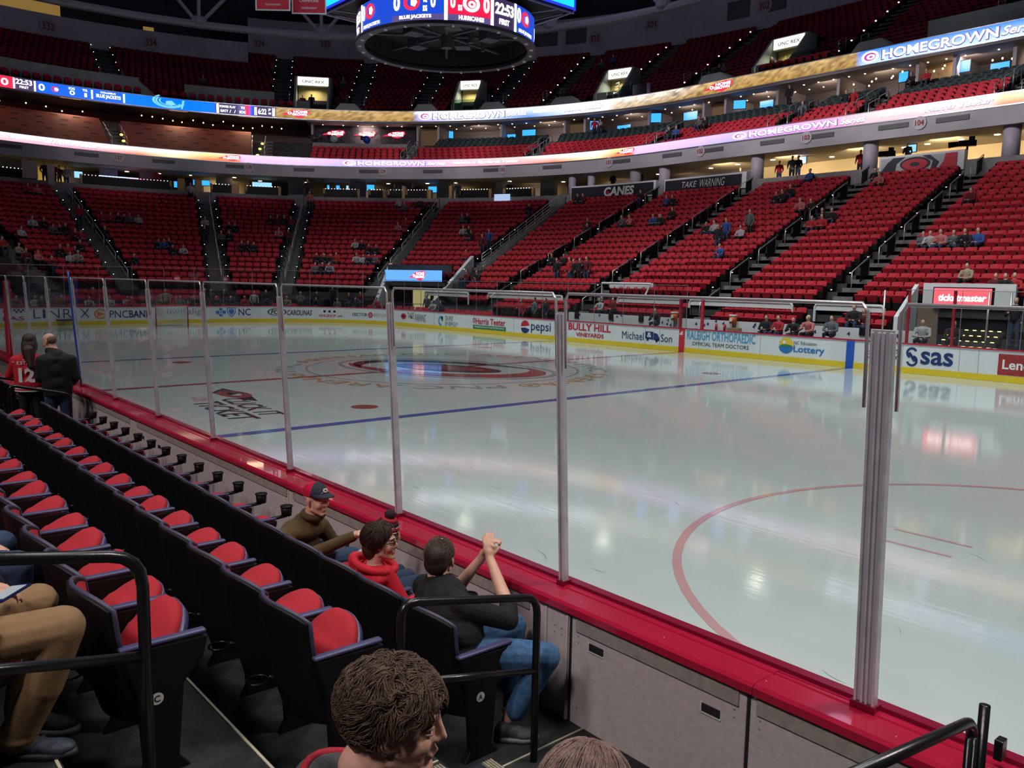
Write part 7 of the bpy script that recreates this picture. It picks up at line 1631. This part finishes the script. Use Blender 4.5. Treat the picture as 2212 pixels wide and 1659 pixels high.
    P += [('c', T(-.19, 0, 1.30), T(-.30, .06, 1.06), .072, .062, 1), ('c', T(-.30, .06, 1.06), T(-.22, .30, 1.10), .06, .045, 1), ('c', T(.19, 0, 1.30), T(.28, .10, 1.06), .072, .062, 1), ('c', T(.28, .10, 1.06), T(.16, .30, 1.14), .06, .045, 1)]
    P += hand_prims(T(-.20, .33, 1.11), RB @ Vector((.4, .6, .4)), RB @ Vector((0, -.3, 1)), 1, 0, .7); P += hand_prims(T(.14, .33, 1.15), RB @ Vector((-.4, .6, .4)), RB @ Vector((0, -.3, 1)), -1, 0, .7)
    P += [('c', T(-.09, -.01, 1.28), T(-.08, 0, .95), .125, .14, 1), ('c', T(.09, -.01, 1.28), T(.08, 0, .95), .125, .14, 1)]
    P += [('e', T(0, -.01, .86), (.165, .135, .12), RB, 2), ('c', T(-.085, 0, .82), T(-.10, .0, .46), .095, .065, 2), ('c', T(-.10, .0, .46), T(-.10, -.02, .06), .062, .045, 2), ('c', T(.085, 0, .82), T(.11, .0, .46), .095, .065, 2), ('c', T(.11, .0, .46), T(.11, -.02, .06), .062, .045, 2), ('c', T(-.10, -.02, .05), T(-.10, .16, .035), .045, .035, 2), ('c', T(.11, -.02, .05), T(.11, .16, .035), .045, .035, 2)]
    K(fuse('body', P, [SKIN, jr, dk], .012)); ey = empty('face'); ey.parent = root; ey.location = -L; eyes(c, R, ey)
    K(hair_cap('hair', c, R, None, HD if 0 else mat('hair_long_brown', (.035, .016, .010), .5, vary=.4, vscale=40, bump=.5, bscale=200), [('e', (0, -.025, .045), (.096, .112, .098)), ('e', (0, -.075, -.06), (.105, .065, .13)), ('e', (-.06, -.02, -.05), (.05, .075, .11)), ('e', (.06, -.02, -.05), (.05, .075, .11)), ('c', (0, -.10, -.12), (.03, -.15, -.36), .085, .04), ('c', (-.05, -.08, -.12), (-.05, -.12, -.24), .05, .02), ('c', (.05, -.10, -.12), (.06, -.15, -.40), .04, .015)], 1., .009))
    BK = lambda u, v, d=.0: T(u, -.148-d+.55*u*u-.02*(v-1.1), v)
    mb = MB(); put_text(mb, '12', lambda u, v: BK(u, v, .004), -.11, .11, .98, 1.20, bold=.05); K(mb.build('jersey_number', WHI, None)); mb = MB(); put_text(mb, 'E.STAAL', lambda u, v: BK(u, v, -.008), -.13, .13, 1.245, 1.295, bold=.02); K(mb.build('jersey_name', WHI, None))
    for z, m in ((.845, WHI), (.865, jr), (.885, WHI)):
        mb = MB(); mb.tube([T(.205*math.cos(a), .15*math.sin(a), z) for a in [2*PI*i/24 for i in range(24)]], .012, 6, closed=True); K(mb.build('jersey_stripe', m, None, True))
    mb = MB(); mb.tube([T(q*.215, -.05-.075*math.cos(q*1.4), 1.345-.05*abs(q)-.02) for q in np.linspace(-1, 1, 11)], .007, 6); K(mb.build('yoke_stripe', WHI, None, True))
    root = empty('person', (9.15, -13.72, FZ[0])); tag(root, 'bald man in black jacket and dark jeans standing beside the jersey', 'person'); L = root.location.copy()
    x, y = 9.15, -13.74; c = Vector((x-.17, y-.05, 1.955)); R = rot(math.radians(132), math.radians(18), 0); RB = rot(math.radians(75)); bl = mat('jacket_black', (.005, .0055, .007), .8, bump=.3, bscale=90)
    P = head_prims(c, R, 0, k=1.03); P += [('c', c+Vector((.02, 0, -.14)), T(.02, -.02, 1.38), .07, .10, 1), ('e', T(0, -.02, 1.33), (.225, .125, .09), RB, 1), ('e', T(0, -.01, 1.18), (.215, .145, .18), RB, 1), ('e', T(0, 0, .98), (.205, .155, .17), RB, 1), ('e', T(0, 0, .84), (.19, .15, .12), RB, 1)]
    P += [('c', T(.20, 0, 1.33), T(.25, -.02, 1.05), .072, .058, 1), ('c', T(.25, -.02, 1.05), T(.20, .18, .95), .056, .042, 1), ('c', T(-.20, 0, 1.33), T(-.24, .02, 1.05), .072, .058, 1), ('c', T(-.24, .02, 1.05), T(-.16, .20, .98), .056, .042, 1)]
    P += hand_prims(T(.19, .21, .95), RB @ Vector((-.5, .5, 0)), RB @ Vector((0, 0, 1)), -1, 0, .7); P += hand_prims(T(-.15, .22, .98), RB @ Vector((.5, .5, 0)), RB @ Vector((0, 0, 1)), 1, 0, .7)
    P += [('c', T(-.09, -.01, 1.30), T(-.07, 0, .85), .135, .13, 1), ('c', T(.09, -.01, 1.30), T(.07, 0, .85), .135, .13, 1)]
    P += [('c', T(-.09, 0, .80), T(-.10, .02, .46), .10, .07, 2), ('c', T(-.10, .02, .46), T(-.10, 0, .07), .066, .05, 2), ('c', T(.09, 0, .80), T(.10, .02, .46), .10, .07, 2), ('c', T(.10, .02, .46), T(.10, 0, .07), .066, .05, 2), ('c', T(-.10, -.02, .045), T(-.10, .17, .035), .045, .036, 3), ('c', T(.10, -.02, .045), T(.10, .17, .035), .045, .036, 3)]
    K(fuse('body', P, [SKIN, bl, denim2, dk], .012)); ey = empty('face'); ey.parent = root; ey.location = -L; eyes(c, R, ey); brows(c, R, ey, HB)
    K(hair_cap('hair', c, R, None, mat('hair_cropped', (.16, .10, .07), .8), [('e', (0, -.045, .015), (.0795, .072, .070))], 1.03, .008))
    mb = MB(); mb.tube([c+R @ Vector((.066*math.cos(a), .066*math.sin(a)-.03, -.145)) for a in [2*PI*i/20 for i in range(20)]], .014, 8, closed=True); K(mb.build('collar', REDI, None, True))
    # 8 khaki trousers and phone at the left edge, 9 red jacket beyond
    kh = mat('khaki', (.26, .155, .075), .85, bump=.2, bscale=22, vary=.12, vscale=8); gry = mat('tee_dark_grey', (.02, .02, .025), .9)
    root = empty('person', (18.97, -16.3, FZ[3])); tag(root, 'person in khaki trousers resting a phone on the knee, cut off at the left', 'person'); L = root.location.copy()
    kn = Vector((19.22, -15.86, 1.545)); c = Vector((18.82, -16.47, 2.16)); R = rot(0, .3, 0)
    P = head_prims(c, R, 0); P += [('c', c+Vector((0, -.02, -.14)), (18.82, -16.50, 1.80), .065, .12, 1), ('e', (18.82, -16.50, 1.86), (.21, .12, .09), None, 1), ('c', (18.82, -16.50, 1.75), (18.86, -16.44, 1.50), .16, .17, 1), ('c', (18.62, -16.48, 1.84), (18.62, -16.32, 1.60), .06, .05, 1), ('c', (18.62, -16.32, 1.60), (18.78, -16.12, 1.62), .045, .035, 0), ('c', (19.02, -16.48, 1.84), (19.06, -16.34, 1.62), .06, .05, 1), ('c', (19.06, -16.34, 1.62), (19.02, -16.13, 1.66), .045, .032, 0)]
    P += hand_prims((19.01, -16.10, 1.67), (-.2, .9, -.1), (.2, 0, 1), -1, 0, .5); P += hand_prims((18.79, -16.10, 1.64), (.4, .8, 0), (0, 0, 1), 1, 0, .5)
    P += [('c', (19.02, -16.40, 1.48), kn, .105, .088, 2), ('c', kn, (19.17, -15.93, 1.30), .088, .078, 2), ('c', (19.17, -15.93, 1.30), (19.08, -16.02, 1.07), .076, .074, 2), ('c', (18.80, -16.40, 1.48), (18.86, -15.88, 1.54), .105, .085, 2), ('c', (18.86, -15.88, 1.54), (18.84, -15.96, 1.07), .082, .070, 2), ('e', (19.08, -16.02, 1.075), (.085, .085, .045), None, 2)]
    K(fuse('body', P, [SKIN, gry, kh], .0085, smooth_it=4)); ey = empty('face'); ey.parent = root; ey.location = -L; eyes(c, R, ey)
    K(hair_cap('hair', c, R, None, HB, [('e', (0, -.024, .045), (.082, .100, .088)), ('e', (0, -.065, -.01), (.070, .045, .065))], 1., .009))
    so = mat('sole_dark', (.03, .03, .035), .6); sn = mat('shoe_navy', (.035, .045, .07), .6, vary=.4, vscale=30)
    fo = empty('foot'); fo.parent = root; fo.location = -L; shoe(fo, (19.03, -16.08, FZ[3]), (.55, .83, 0), sn, so, .31)
    fo = empty('foot'); fo.parent = root; fo.location = -L; shoe(fo, (18.86, -15.99, FZ[3]), (.55, .83, 0), mat('shoe_charcoal', (.05, .055, .06), .6, vary=.4, vscale=30), mat('sole_cream', (.50, .47, .38), .6), .27)
    mb = MB(); mb.box((0, 0, 0), (.085, .165, .012), R=rot(math.radians(40), math.radians(-5), math.radians(-10))); ph = mb.build('phone', mat('phone_navy', (.01, .015, .09), .25), bevel=.004); ph.location = (19.07, -16.02, 1.678); tag(ph, 'phone with a lit pale screen resting on the khaki knee', 'phone')
    mb = MB(); mb.box((0, 0, .0068), (.072, .125, .002), R=None); s_ = mb.build('screen', emi('phone_screen', (.45, .50, .55), .8), ph); s_.rotation_euler = rot(math.radians(40), math.radians(-5), math.radians(-10)).to_euler(); s_.location = (0, 0, .0)
    root = empty('person', (17.9, -16.3, FZ[3])); tag(root, 'person in red jacket and dark jeans, left of the khaki trousers', 'person'); L = root.location.copy()
    c = Vector((17.7, -16.42, 2.10)); R = rot(0, .2, 0); rj = mat('jacket_red', (.50, .02, .03), .6, bump=.4, bscale=60)
    P = head_prims(c, R, 0); P += [('c', c+Vector((0, -.02, -.14)), (17.7, -16.45, 1.80), .065, .12, 1), ('e', (17.7, -16.45, 1.84), (.21, .12, .09), None, 1), ('c', (17.7, -16.45, 1.75), (17.78, -16.38, 1.50), .16, .17, 1), ('c', (17.92, -16.42, 1.80), (18.02, -16.2, 1.62), .065, .06, 1), ('c', (18.02, -16.2, 1.62), (18.12, -16.0, 1.62), .06, .05, 1), ('c', (17.5, -16.42, 1.80), (17.5, -16.2, 1.6), .065, .055, 1), ('c', (17.5, -16.2, 1.6), (17.7, -16.0, 1.62), .05, .04, 1)]
    P += hand_prims((18.13, -15.98, 1.62), (-.2, .8, -.2), (0, 0, 1), -1, 0, .6); P += hand_prims((17.72, -15.98, 1.62), (.3, .8, -.1), (0, 0, 1), 1, 0, .6)
    P += [('c', (17.98, -16.35, 1.47), (18.22, -15.85, 1.52), .10, .08, 2), ('c', (18.22, -15.85, 1.52), (18.2, -15.85, 1.05), .078, .055, 2), ('c', (17.76, -16.35, 1.47), (17.8, -15.85, 1.52), .10, .08, 2), ('c', (17.8, -15.85, 1.52), (17.8, -15.85, 1.05), .078, .055, 2), ('c', (18.2, -15.87, 1.02), (18.22, -15.68, 1.01), .045, .038, 3), ('c', (17.8, -15.87, 1.02), (17.8, -15.68, 1.01), .045, .038, 3)]
    K(fuse('body', P, [SKIN, rj, denim2, dk], .010)); ey = empty('face'); ey.parent = root; ey.location = -L; eyes(c, R, ey)
    K(hair_cap('hair', c, R, None, HD, [('e', (0, -.024, .045), (.082, .100, .088)), ('e', (0, -.065, -.01), (.070, .045, .065))], 1., .009))
    mb = MB(); mb.tube([(18.20, -16.05, 1.66), (18.25, -15.98, 1.66), (18.30, -15.97, 1.655)], .005, 6); K(mb.build('zip_pull', mat('pull_white', (.6, .6, .58), .5), None, True))
    root = empty('water_bottle', (18.52, -15.98, 1.50)); tag(root, 'clear plastic bottle with blue cap between two seated people', 'bottle')
    mb = MB(); mb.tube([(0, 0, -.10), (0, 0, .06), (0, 0, .085), (0, 0, .10)], [.034, .034, .018, .014], 16); mb.build('body', mat('bottle_dark', (.03, .04, .06), .08, spec=.8), root, True)
    mb = MB(); mb.tube([(0, 0, .10), (0, 0, .125)], .018, 14); mb.build('cap', mat('cap_blue', (.01, .06, .45), .4), root, True)
people_near()

# ---- spectators far away
def far_figures():
    SL = ['skin', 'top', 'legs', 'hair']
    def fig(P, nm):
        o = fuse(nm, P, [SKIN, BLACK, BLACK, HD], .028, None, 2); me = o.data; bpy.data.objects.remove(o); return me
    def hd(z, y): return [('e', (0, y, z), (.075, .095, .115), None, 0), ('e', (0, y-.03, z+.045), (.082, .088, .085), None, 3), ('c', (0, y-.01, z-.08), (0, y-.03, z-.17), .05, .06, 0)]
    sit = lambda lean, arm_: hd(1.16, .02+lean)+[('e', (0, -.02+lean*.8, .93), (.22, .13, .10), None, 1), ('c', (0, -.02+lean*.6, .88), (0, -.05, .55), .16, .17, 1), ('c', (.22, lean*.7, .93), (.27, .12+lean, .68), .065, .055, 1), ('c', (-.22, lean*.7, .93), (-.27, .12+lean, .68), .065, .055, 1), ('c', (.27, .12+lean, .68), (.08*arm_, .30, .66+.12*arm_), .05, .04, 1), ('c', (-.27, .12+lean, .68), (-.08*arm_, .30, .66), .05, .04, 1), ('e', (.06, .33, .67+.10*arm_), (.04, .05, .03), None, 0), ('e', (-.06, .33, .67), (.04, .05, .03), None, 0), ('c', (.10, -.02, .52), (.14, .38, .54), .09, .07, 2), ('c', (-.10, -.02, .52), (-.14, .38, .54), .09, .07, 2), ('c', (.14, .38, .54), (.14, .38, .06), .065, .05, 2), ('c', (-.14, .38, .54), (-.14, .38, .06), .065, .05, 2)]
    up = lambda w: hd(1.60, .02)+[('e', (0, 0, 1.36), (.22, .12, .09), None, 1), ('c', (0, 0, 1.28), (0, 0, .98), .16, .155, 1), ('c', (.22, 0, 1.36), (.29, 0, 1.08), .065, .055, 1), ('c', (-.22, 0, 1.36), (-.29, 0, 1.08), .065, .055, 1), ('c', (.29, 0, 1.08), (.24-.1*w, .15+.1*w, .90+.3*w), .05, .04, 1), ('c', (-.29, 0, 1.08), (-.26, .12, .88), .05, .04, 1), ('e', (.23-.1*w, .18+.1*w, .88+.3*w), (.04, .04, .05), None, 0), ('e', (-.25, .14, .85), (.04, .04, .05), None, 0), ('c', (.09, 0, .92), (.11, .0, .48), .10, .07, 2), ('c', (-.09, 0, .92), (-.11, .0, .48), .10, .07, 2), ('c', (.11, 0, .48), (.11, 0, .05), .066, .05, 2), ('c', (-.11, 0, .48), (-.11, 0, .05), .066, .05, 2), ('c', (.11, 0, .05), (.11, .14, .04), .045, .035, 2), ('c', (-.11, 0, .05), (-.11, .14, .04), .045, .035, 2)]
    M = {'s': [fig(sit(0, 0), 'seated_body'), fig(sit(.12, 1), 'seated_body')], 'u': [fig(up(0), 'standing_body'), fig(up(1), 'standing_body')]}
    C_ = {'red': (.45, .02, .03), 'redwhite': (.55, .16, .16), 'white': (.46, .44, .46), 'dark': (.014, .014, .018), 'grey': (.12, .13, .15), 'maroon': (.13, .012, .02), 'blue': (.03, .09, .32), 'beige': (.36, .28, .20)}
    TM = {k: mat('top_'+k, v, .85) for k, v in C_.items()}; LM = [mat('legs_dark', (.015, .015, .02), .85), mat('legs_denim', (.03, .05, .11), .85)]; HM = [HD, HB, mat('hair_sandy', (.14, .08, .04), .7), mat('cap_dark_cloth', (.02, .02, .025), .8)]
    nm = {'redwhite': 'red and white', 'white': 'white', 'dark': 'dark'}
    r_ = random.Random(21)
    def place(loc, rz, pose, col, label, group=None, hair=None, scale=None):
        me = r_.choice(M[pose]); o = bpy.data.objects.new('person', me); COL.objects.link(o); o.location = loc; o.rotation_euler = (0, 0, rz+r_.uniform(-.25, .25)); sc = scale or r_.uniform(.94, 1.04); o.scale = (sc,)*3
        for i, m in enumerate((SKIN, TM[col], r_.choice(LM), hair or r_.choice(HM))): o.material_slots[i].link = 'OBJECT'; o.material_slots[i].material = m
        tag(o, label, 'person', group); return o
    cnt = {}; tot = {}
    for it in PEOPLE.split(';'):
        s, k, po, c = it.split(','); key = (sum(1 for a, _ in AISLES if a < float(s))-1, min(int(k), NR-1), po, c); tot[key] = tot.get(key, 0)+1
    for it in sorted(PEOPLE.split(';'), key=lambda t: float(t.split(',')[0])):
        s, k, po, c = it.split(','); s = float(s); k = min(int(k), NR-1); r = rk(k)+(.42 if po == 's' else .28)
        si = sum(1 for a, _ in AISLES if a < s)-1; cn = nm.get(c, c); sec = SECN[min(max(si+1, 0), len(SECN)-1)]
        key = (si, k, po, c); cnt[key] = cnt.get(key, 0)+1
        q = ', %s such from left' % od(cnt[key]) if tot.get(key, 1) > 1 else ''
        place(S(s, r, zk(k)+(0 if po == 'u' else .02)), facing(s), po, c, '%s person in %s top, %s row, %s%s' % ('standing' if po == 'u' else 'seated', cn, od(k+1), sec, q), 'spectators in the lower bowl')
    # players and staff at the bench
    for x, y, z, po, c, h, lb in ((3.45, 14.1, .0, 's', 'dark', HM[3], 'leftmost helmeted player in dark practice top on the bench'), (4.06, 14.05, .02, 's', 'red', HM[3], 'player in red top and black helmet on the bench'), (4.75, 14.1, .0, 's', 'dark', HM[3], 'player in dark top with black helmet, between red and white helmets'), (5.44, 14.05, .04, 's', 'redwhite', WHI, 'player in white helmet and red and white jersey on the bench'), (6.35, 14.1, .1, 's', 'grey', HM[0], 'person in grey suit at the right end of the bench'), (-2.43, 14.1, .12, 's', 'dark', HM[0], 'person in dark jacket bending at the bench left of the red post'), (9.8, 14.2, .05, 's', 'white', HM[3], 'person in white and teal top behind the glass right of the bench'), (10.9, 14.1, .1, 's', 'dark', HM[2], 'person in dark coat at the right bench door')):
        place((x, y, .32+.2+z), PI, po, c, lb, 'people on the benches', h)
    for x, y, z, po, c, lb in ((6.65, 15.25, 1.0, 's', 'dark', 'person in dark coat seated behind the white bench wall'), (7.05, 15.4, .9, 's', 'maroon', 'child in maroon beside the dark coat behind the bench'), (-12.67, 14.6, .34, 'u', 'red', 'standing person in red jersey behind the glass at centre left'), (-11.69, 14.7, .34, 'u', 'grey', 'standing person in grey hooded top behind the glass'), (-10.9, 14.8, .34, 'u', 'dark', 'dark clothed person right of the grey hooded top'), (-7.05, 15.2, 1.0, 's', 'white', 'seated person in white jersey behind the bench wall'), (-6.2, 15.2, 1.0, 's', 'maroon', 'seated person in maroon right of the white jersey'), (13.0, 15.8, 1.2, 'u', 'maroon', 'standing person in maroon behind the right edge glass'), (12.4, 15.3, 1.0, 'u', 'dark', 'standing person in dark coat by the red screen'), (-22.6, 15.0, .34, 'u', 'grey', 'person in grey standing at the tunnel barrier')):
        place((x, y, z), PI, po, c, lb, 'people behind the far glass')
    n = 0
    for b, c, up_ in ((27., 'dark', 0), (28.2, 'grey', 0), (29.5, 'dark', 0), (31.3, 'beige', 0), (33.2, 'white', 1), (34.6, 'dark', 0), (35.5, 'dark', 0), (36.2, 'dark', 1), (37.0, 'dark', 0), (37.8, 'grey', 0), (38.7, 'beige', 1), (39.6, 'dark', 0), (40.8, 'red', 0), (42.0, 'white', 0), (43.2, 'white', 0), (44.6, 'maroon', 0), (45.6, 'dark', 0), (46.8, 'red', 0), (24.6, 'dark', 0), (25.6, 'grey', 0), (20.3, 'white', 0), (19.6, 'dark', 0)):
        p = B(b, .36, -1.0); q = B(b, 0, 0); d = q-B(b, 0, -1.); n += 1
        place((p.x, p.y, .42), math.atan2(-d.x, d.y), 'u' if up_ else 's', c, '%s person in %s close behind the far glass, %s from the right' % ('standing' if up_ else 'seated', nm.get(c, c), od(n)), 'spectators close behind the end glass')
    for i in range(22):
        b = 25.5+i*1.02+r_.uniform(-.15, .15); c = r_.choice(('dark', 'dark', 'grey', 'maroon', 'red', 'white', 'dark', 'beige')); p = B(b, 0, -1.7); q = B(b, 0, 0); d = q-p
        if math.hypot(p.x-CX, p.y) > 16.2: p = B(b, 0, -1.05)
        place((p.x, p.y, .42 if math.hypot(p.x-CX, p.y) < 15.9 else .8), math.atan2(-d.x, d.y), 'u' if i % 7 == 3 else 's', c, 'second rank person in %s behind the end glass, %s from the right' % (nm.get(c, c), od(i+1)), 'spectators behind the end glass')
    for s, r, z, po, c, lb in ((9.8, 33.8, 13.25, 'u', 'grey', 'standing person in grey coat and red hat at a club level stair'), (12.1, 35., 13.75, 'u', 'dark', 'standing person in black near a club level rail'), (12.6, 35., 13.75, 'u', 'red', 'standing person in red beside the black one at the club rail'), (1.5, 34, 13.8, 's', 'grey', 'seated person in grey on the club level left of a rail'), (2.04, 34, 13.8, 's', 'dark', 'seated dark clothed person beside the grey one on the club level'), (6.8, 37., 15.2, 'u', 'dark', 'person in black standing at a suite wall'), (-.1, 32.6, 13.1, 's', 'dark', 'dark seated person just above the pink display'), (.5, 32.6, 13.1, 's', 'blue', 'blue topped person just above the pink display'), (-16.2, 36.6, 15.0, 'u', 'red', 'person in red standing among the suite seats'), (-15.6, 36.9, 15.0, 'u', 'white', 'person in white standing among the suite seats'), (-15.1, 36.6, 15.0, 's', 'dark', 'person in dark top beside two standing in the suite seats'), (15.5, 36.6, 15.0, 's', 'dark', 'dark clothed person at the suite counter on the right'), (16.4, 36.6, 15.0, 's', 'red', 'person in red at the suite counter on the right'), (8.84, 33, 9.55, 'u', 'red', 'person in red standing on the concourse behind a banner'), (9.77, 33, 9.65, 'u', 'grey', 'person in patterned grey standing at the concourse rail'), (10.2, 33, 9.65, 'u', 'dark', 'person in dark vest standing at the concourse rail'), (16.73, 34, 9.95, 'u', 'dark', 'camera operator standing beside a large camera above the emblem banner'), (22.6, 33, 9.5, 'u', 'dark', 'security guard in black standing at the top right stair'), (14.36, 33, 9.6, 'u', 'red', 'person in red half hidden by a round column'), (4.5, 35, 9.6, 'u', 'dark', 'dark clothed person by the concession counter'), (-57.2, 31.5, 9.6, 'u', 'dark', 'person in black standing in the yellow portal at the stair top'), (-93.3, 31.9, 9.6, 'u', 'dark', 'dark figure at the top of the goal aisle'), (-92, 32.3, 9.6, 'u', 'maroon', 'maroon clothed figure at the top of the goal aisle'), (-91.2, 32.6, 9.6, 'u', 'dark', 'dark figure beside the maroon one at the aisle top'), (-90, 33.5, 9.6, 'u', 'white', 'figure in white cap behind the aisle top'), (-33.6, 31.6, 9.6, 'u', 'dark', 'dark figure at the stair top of the corner section'), (-26.3, 33, 9.6, 'u', 'dark', 'dark figure between lodge boxes'), (-15.5, 32, 9.6, 'u', 'dark', 'dark figure left of the word banner'), (-9.6, 33, 9.9, 'u', 'dark', 'figure standing behind the word banner, left'), (-5.1, 33, 9.9, 'u', 'grey', 'figure standing behind the word banner, right'), (-44.1, 32.5, 9.9, 's', 'dark', 'figure seated in a lodge box'), (-41.7, 34, 9.6, 'u', 'red', 'person in red in the lit portal'), (-74.4, 32.6, 9.7, 'u', 'dark', 'dark figure behind the white jersey at the stair top'), (-78.5, 33, 9.9, 'u', 'red', 'person in red by the bar'), (3.2, 40.2, 18.9, 's', 'dark', 'dark seated person left of an upper stair'), (-.8, 39.5, 18.9, 's', 'grey', 'pale seated pair member on the upper deck, left'), (-1.4, 39.5, 18.9, 's', 'dark', 'dark seated pair member on the upper deck, right'), (6.5, 38.6, 18.2, 's', 'red', 'person in red by the upper glass guard'), (-58.9, 39.5, 18.2, 'u', 'maroon', 'figure silhouetted in the lit upper portal'), (-57.6, 38.6, 18.2, 'u', 'dark', 'dark figure at the foot of the lit upper portal'), (-54.0, 42.8, 21.15, 's', 'grey', 'pale seated person right of the leftmost lit board'), (-71.5, 41.5, 20.1, 's', 'grey', 'seated person at the front of the dark upper deck'), (-20.2, 46.2, 23.1, 's', 'blue', 'person in blue high on the upper deck'), (-21.0, 45, 22.5, 's', 'grey', 'seated grey person high on the upper deck')):
        place(S(s, r, z), facing(s), po, c, lb, 'people on the concourse and upper levels')
    # broadcast cameras
    for i, (s, r, z) in enumerate(((15.9, 33.2, 10.55), (20.3, 33.4, 10.7))):
        root = empty('broadcast_camera', S(s, r, z), .35); tag(root, 'black broadcast camera on a pedestal, %s' % ('left, beside its operator' if i == 0 else 'right, above the emblem banner'), 'camera')
        mb = MB(); mb.box((0, 0, .35), (.9, .3, .32)); mb.build('camera_body', BLKM, root, bevel=.02); mb = MB(); mb.tube([(-.45, 0, .35), (-.95, 0, .30)], [.14, .17], 12); mb.build('lens', BLK, root, True); mb = MB(); mb.tube([(0, 0, -.6), (0, 0, .2)], .06, 8); mb.build('pedestal', BLKM, root); mb = MB(); mb.box((.2, 0, .62), (.3, .2, .2)); mb.build('viewfinder', BLK, root)
PEOPLE = '-97,16,s,red;-95.7,16,s,redwhite;-100.7,9,s,white;-99.1,9,s,dark;-104.1,7,s,white;-98.4,8,s,grey;-97.3,8,s,dark;-96.4,8,s,dark;-95.7,7,s,maroon;-94.6,7,s,red;-107.7,4,s,beige;-109.3,5,s,red;-100.7,4,s,dark;-99.2,4,s,red;-98,4,s,dark;-96.3,5,s,dark;-107.7,3,s,maroon;-105.6,3,s,redwhite;-104.6,2,s,maroon;-99.8,3,s,white;-98.5,3,s,beige;-92.6,11,u,red;-89.2,11,s,red;-87.9,11,s,red;-86.7,11,s,dark;-85.8,11,s,maroon;-84.9,11,s,grey;-83.6,11,s,white;-90.2,8,s,dark;-82.1,6,s,dark;-81.2,6,s,blue;-80.3,6,s,dark;-80,5,s,dark;-78.1,5,s,white;-88,3,s,dark;-74.4,19,u,white;-73.1,11,s,white;-73.5,9,s,dark;-69.2,10,s,dark;-68.2,10,s,dark;-70.7,8,s,grey;-69.3,8,s,dark;-62.3,12,s,dark;-61.1,12,s,maroon;-60,12,s,dark;-58.9,12,s,red;-60.6,9,s,redwhite;-58.9,9,s,maroon;-67.1,6,s,dark;-66,6,s,dark;-64.9,6,s,dark;-56.6,17,u,redwhite;-52.1,4,s,dark;-50.6,4,s,dark;-49.2,4,s,dark;-48,4,s,red;-51.5,2,s,grey;-49.9,2,s,dark;-48.4,2,s,white;-42.3,17,s,white;-41,16,s,grey;-39.8,17,s,maroon;-38.8,17,s,dark;-37.4,17,s,dark;-36.5,17,s,maroon;-29.3,13,s,grey;-28.3,13,s,dark;-39.7,11,s,redwhite;-38.8,12,s,red;-26.6,10,s,white;-25.5,10,s,dark;-24.1,9,s,dark;-45.6,7,s,white;-44.4,7,s,dark;-42.4,6,s,dark;-40.9,6,s,dark;-43.7,4,s,white;-42.3,4,s,white;-41.1,4,s,dark;-39.7,4,s,grey;-50.4,4,s,dark;-48.4,2,s,grey;-19.1,8,u,blue;-19.3,7,u,maroon;-20.5,5,s,red;-18.8,15,s,dark;-12.1,17,s,dark;-11.2,17,s,maroon;-1.1,17,s,dark;-2.6,11,s,dark;-0.9,10,s,dark;2.02,11,s,grey;2.7,11,s,redwhite;4.65,11,s,blue;5.12,11,s,dark;3.24,2,u,dark;4.34,2,u,red;4.69,2,u,dark;5.2,2,u,dark;5.74,2,u,maroon;-13.3,1,s,maroon;-10.5,1,s,dark;1.1,4,s,dark;2.1,4,s,dark;3.19,15,s,blue;3.68,15,s,dark;4.68,11,s,blue;5.23,11,s,dark;5.51,12,s,dark;11.97,14,s,dark;12.45,14,s,dark;12.46,15,s,dark;14.54,12,s,redwhite;15.22,12,s,dark;16.59,9,s,red;17.15,9,s,red;16.76,10,s,dark;17.25,10,s,dark;9.93,9,s,dark;10.48,9,s,white;11.99,7,u,dark;11.94,8,u,blue;12.8,8,s,white;12.93,9,u,grey;13.26,5,s,blue;23.37,6,s,grey;23.7,6,s,white;24.17,6,s,redwhite;24.68,6,s,grey;25.15,6,s,dark;25.64,6,s,blue;23.42,12,s,maroon;26.51,2,s,beige;27.84,1,s,maroon;28.21,1,s,dark;28.48,1,s,red;12.25,18,s,blue;11.88,17,s,red;16.78,17,s,dark;17.39,16,s,redwhite'
far_figures()
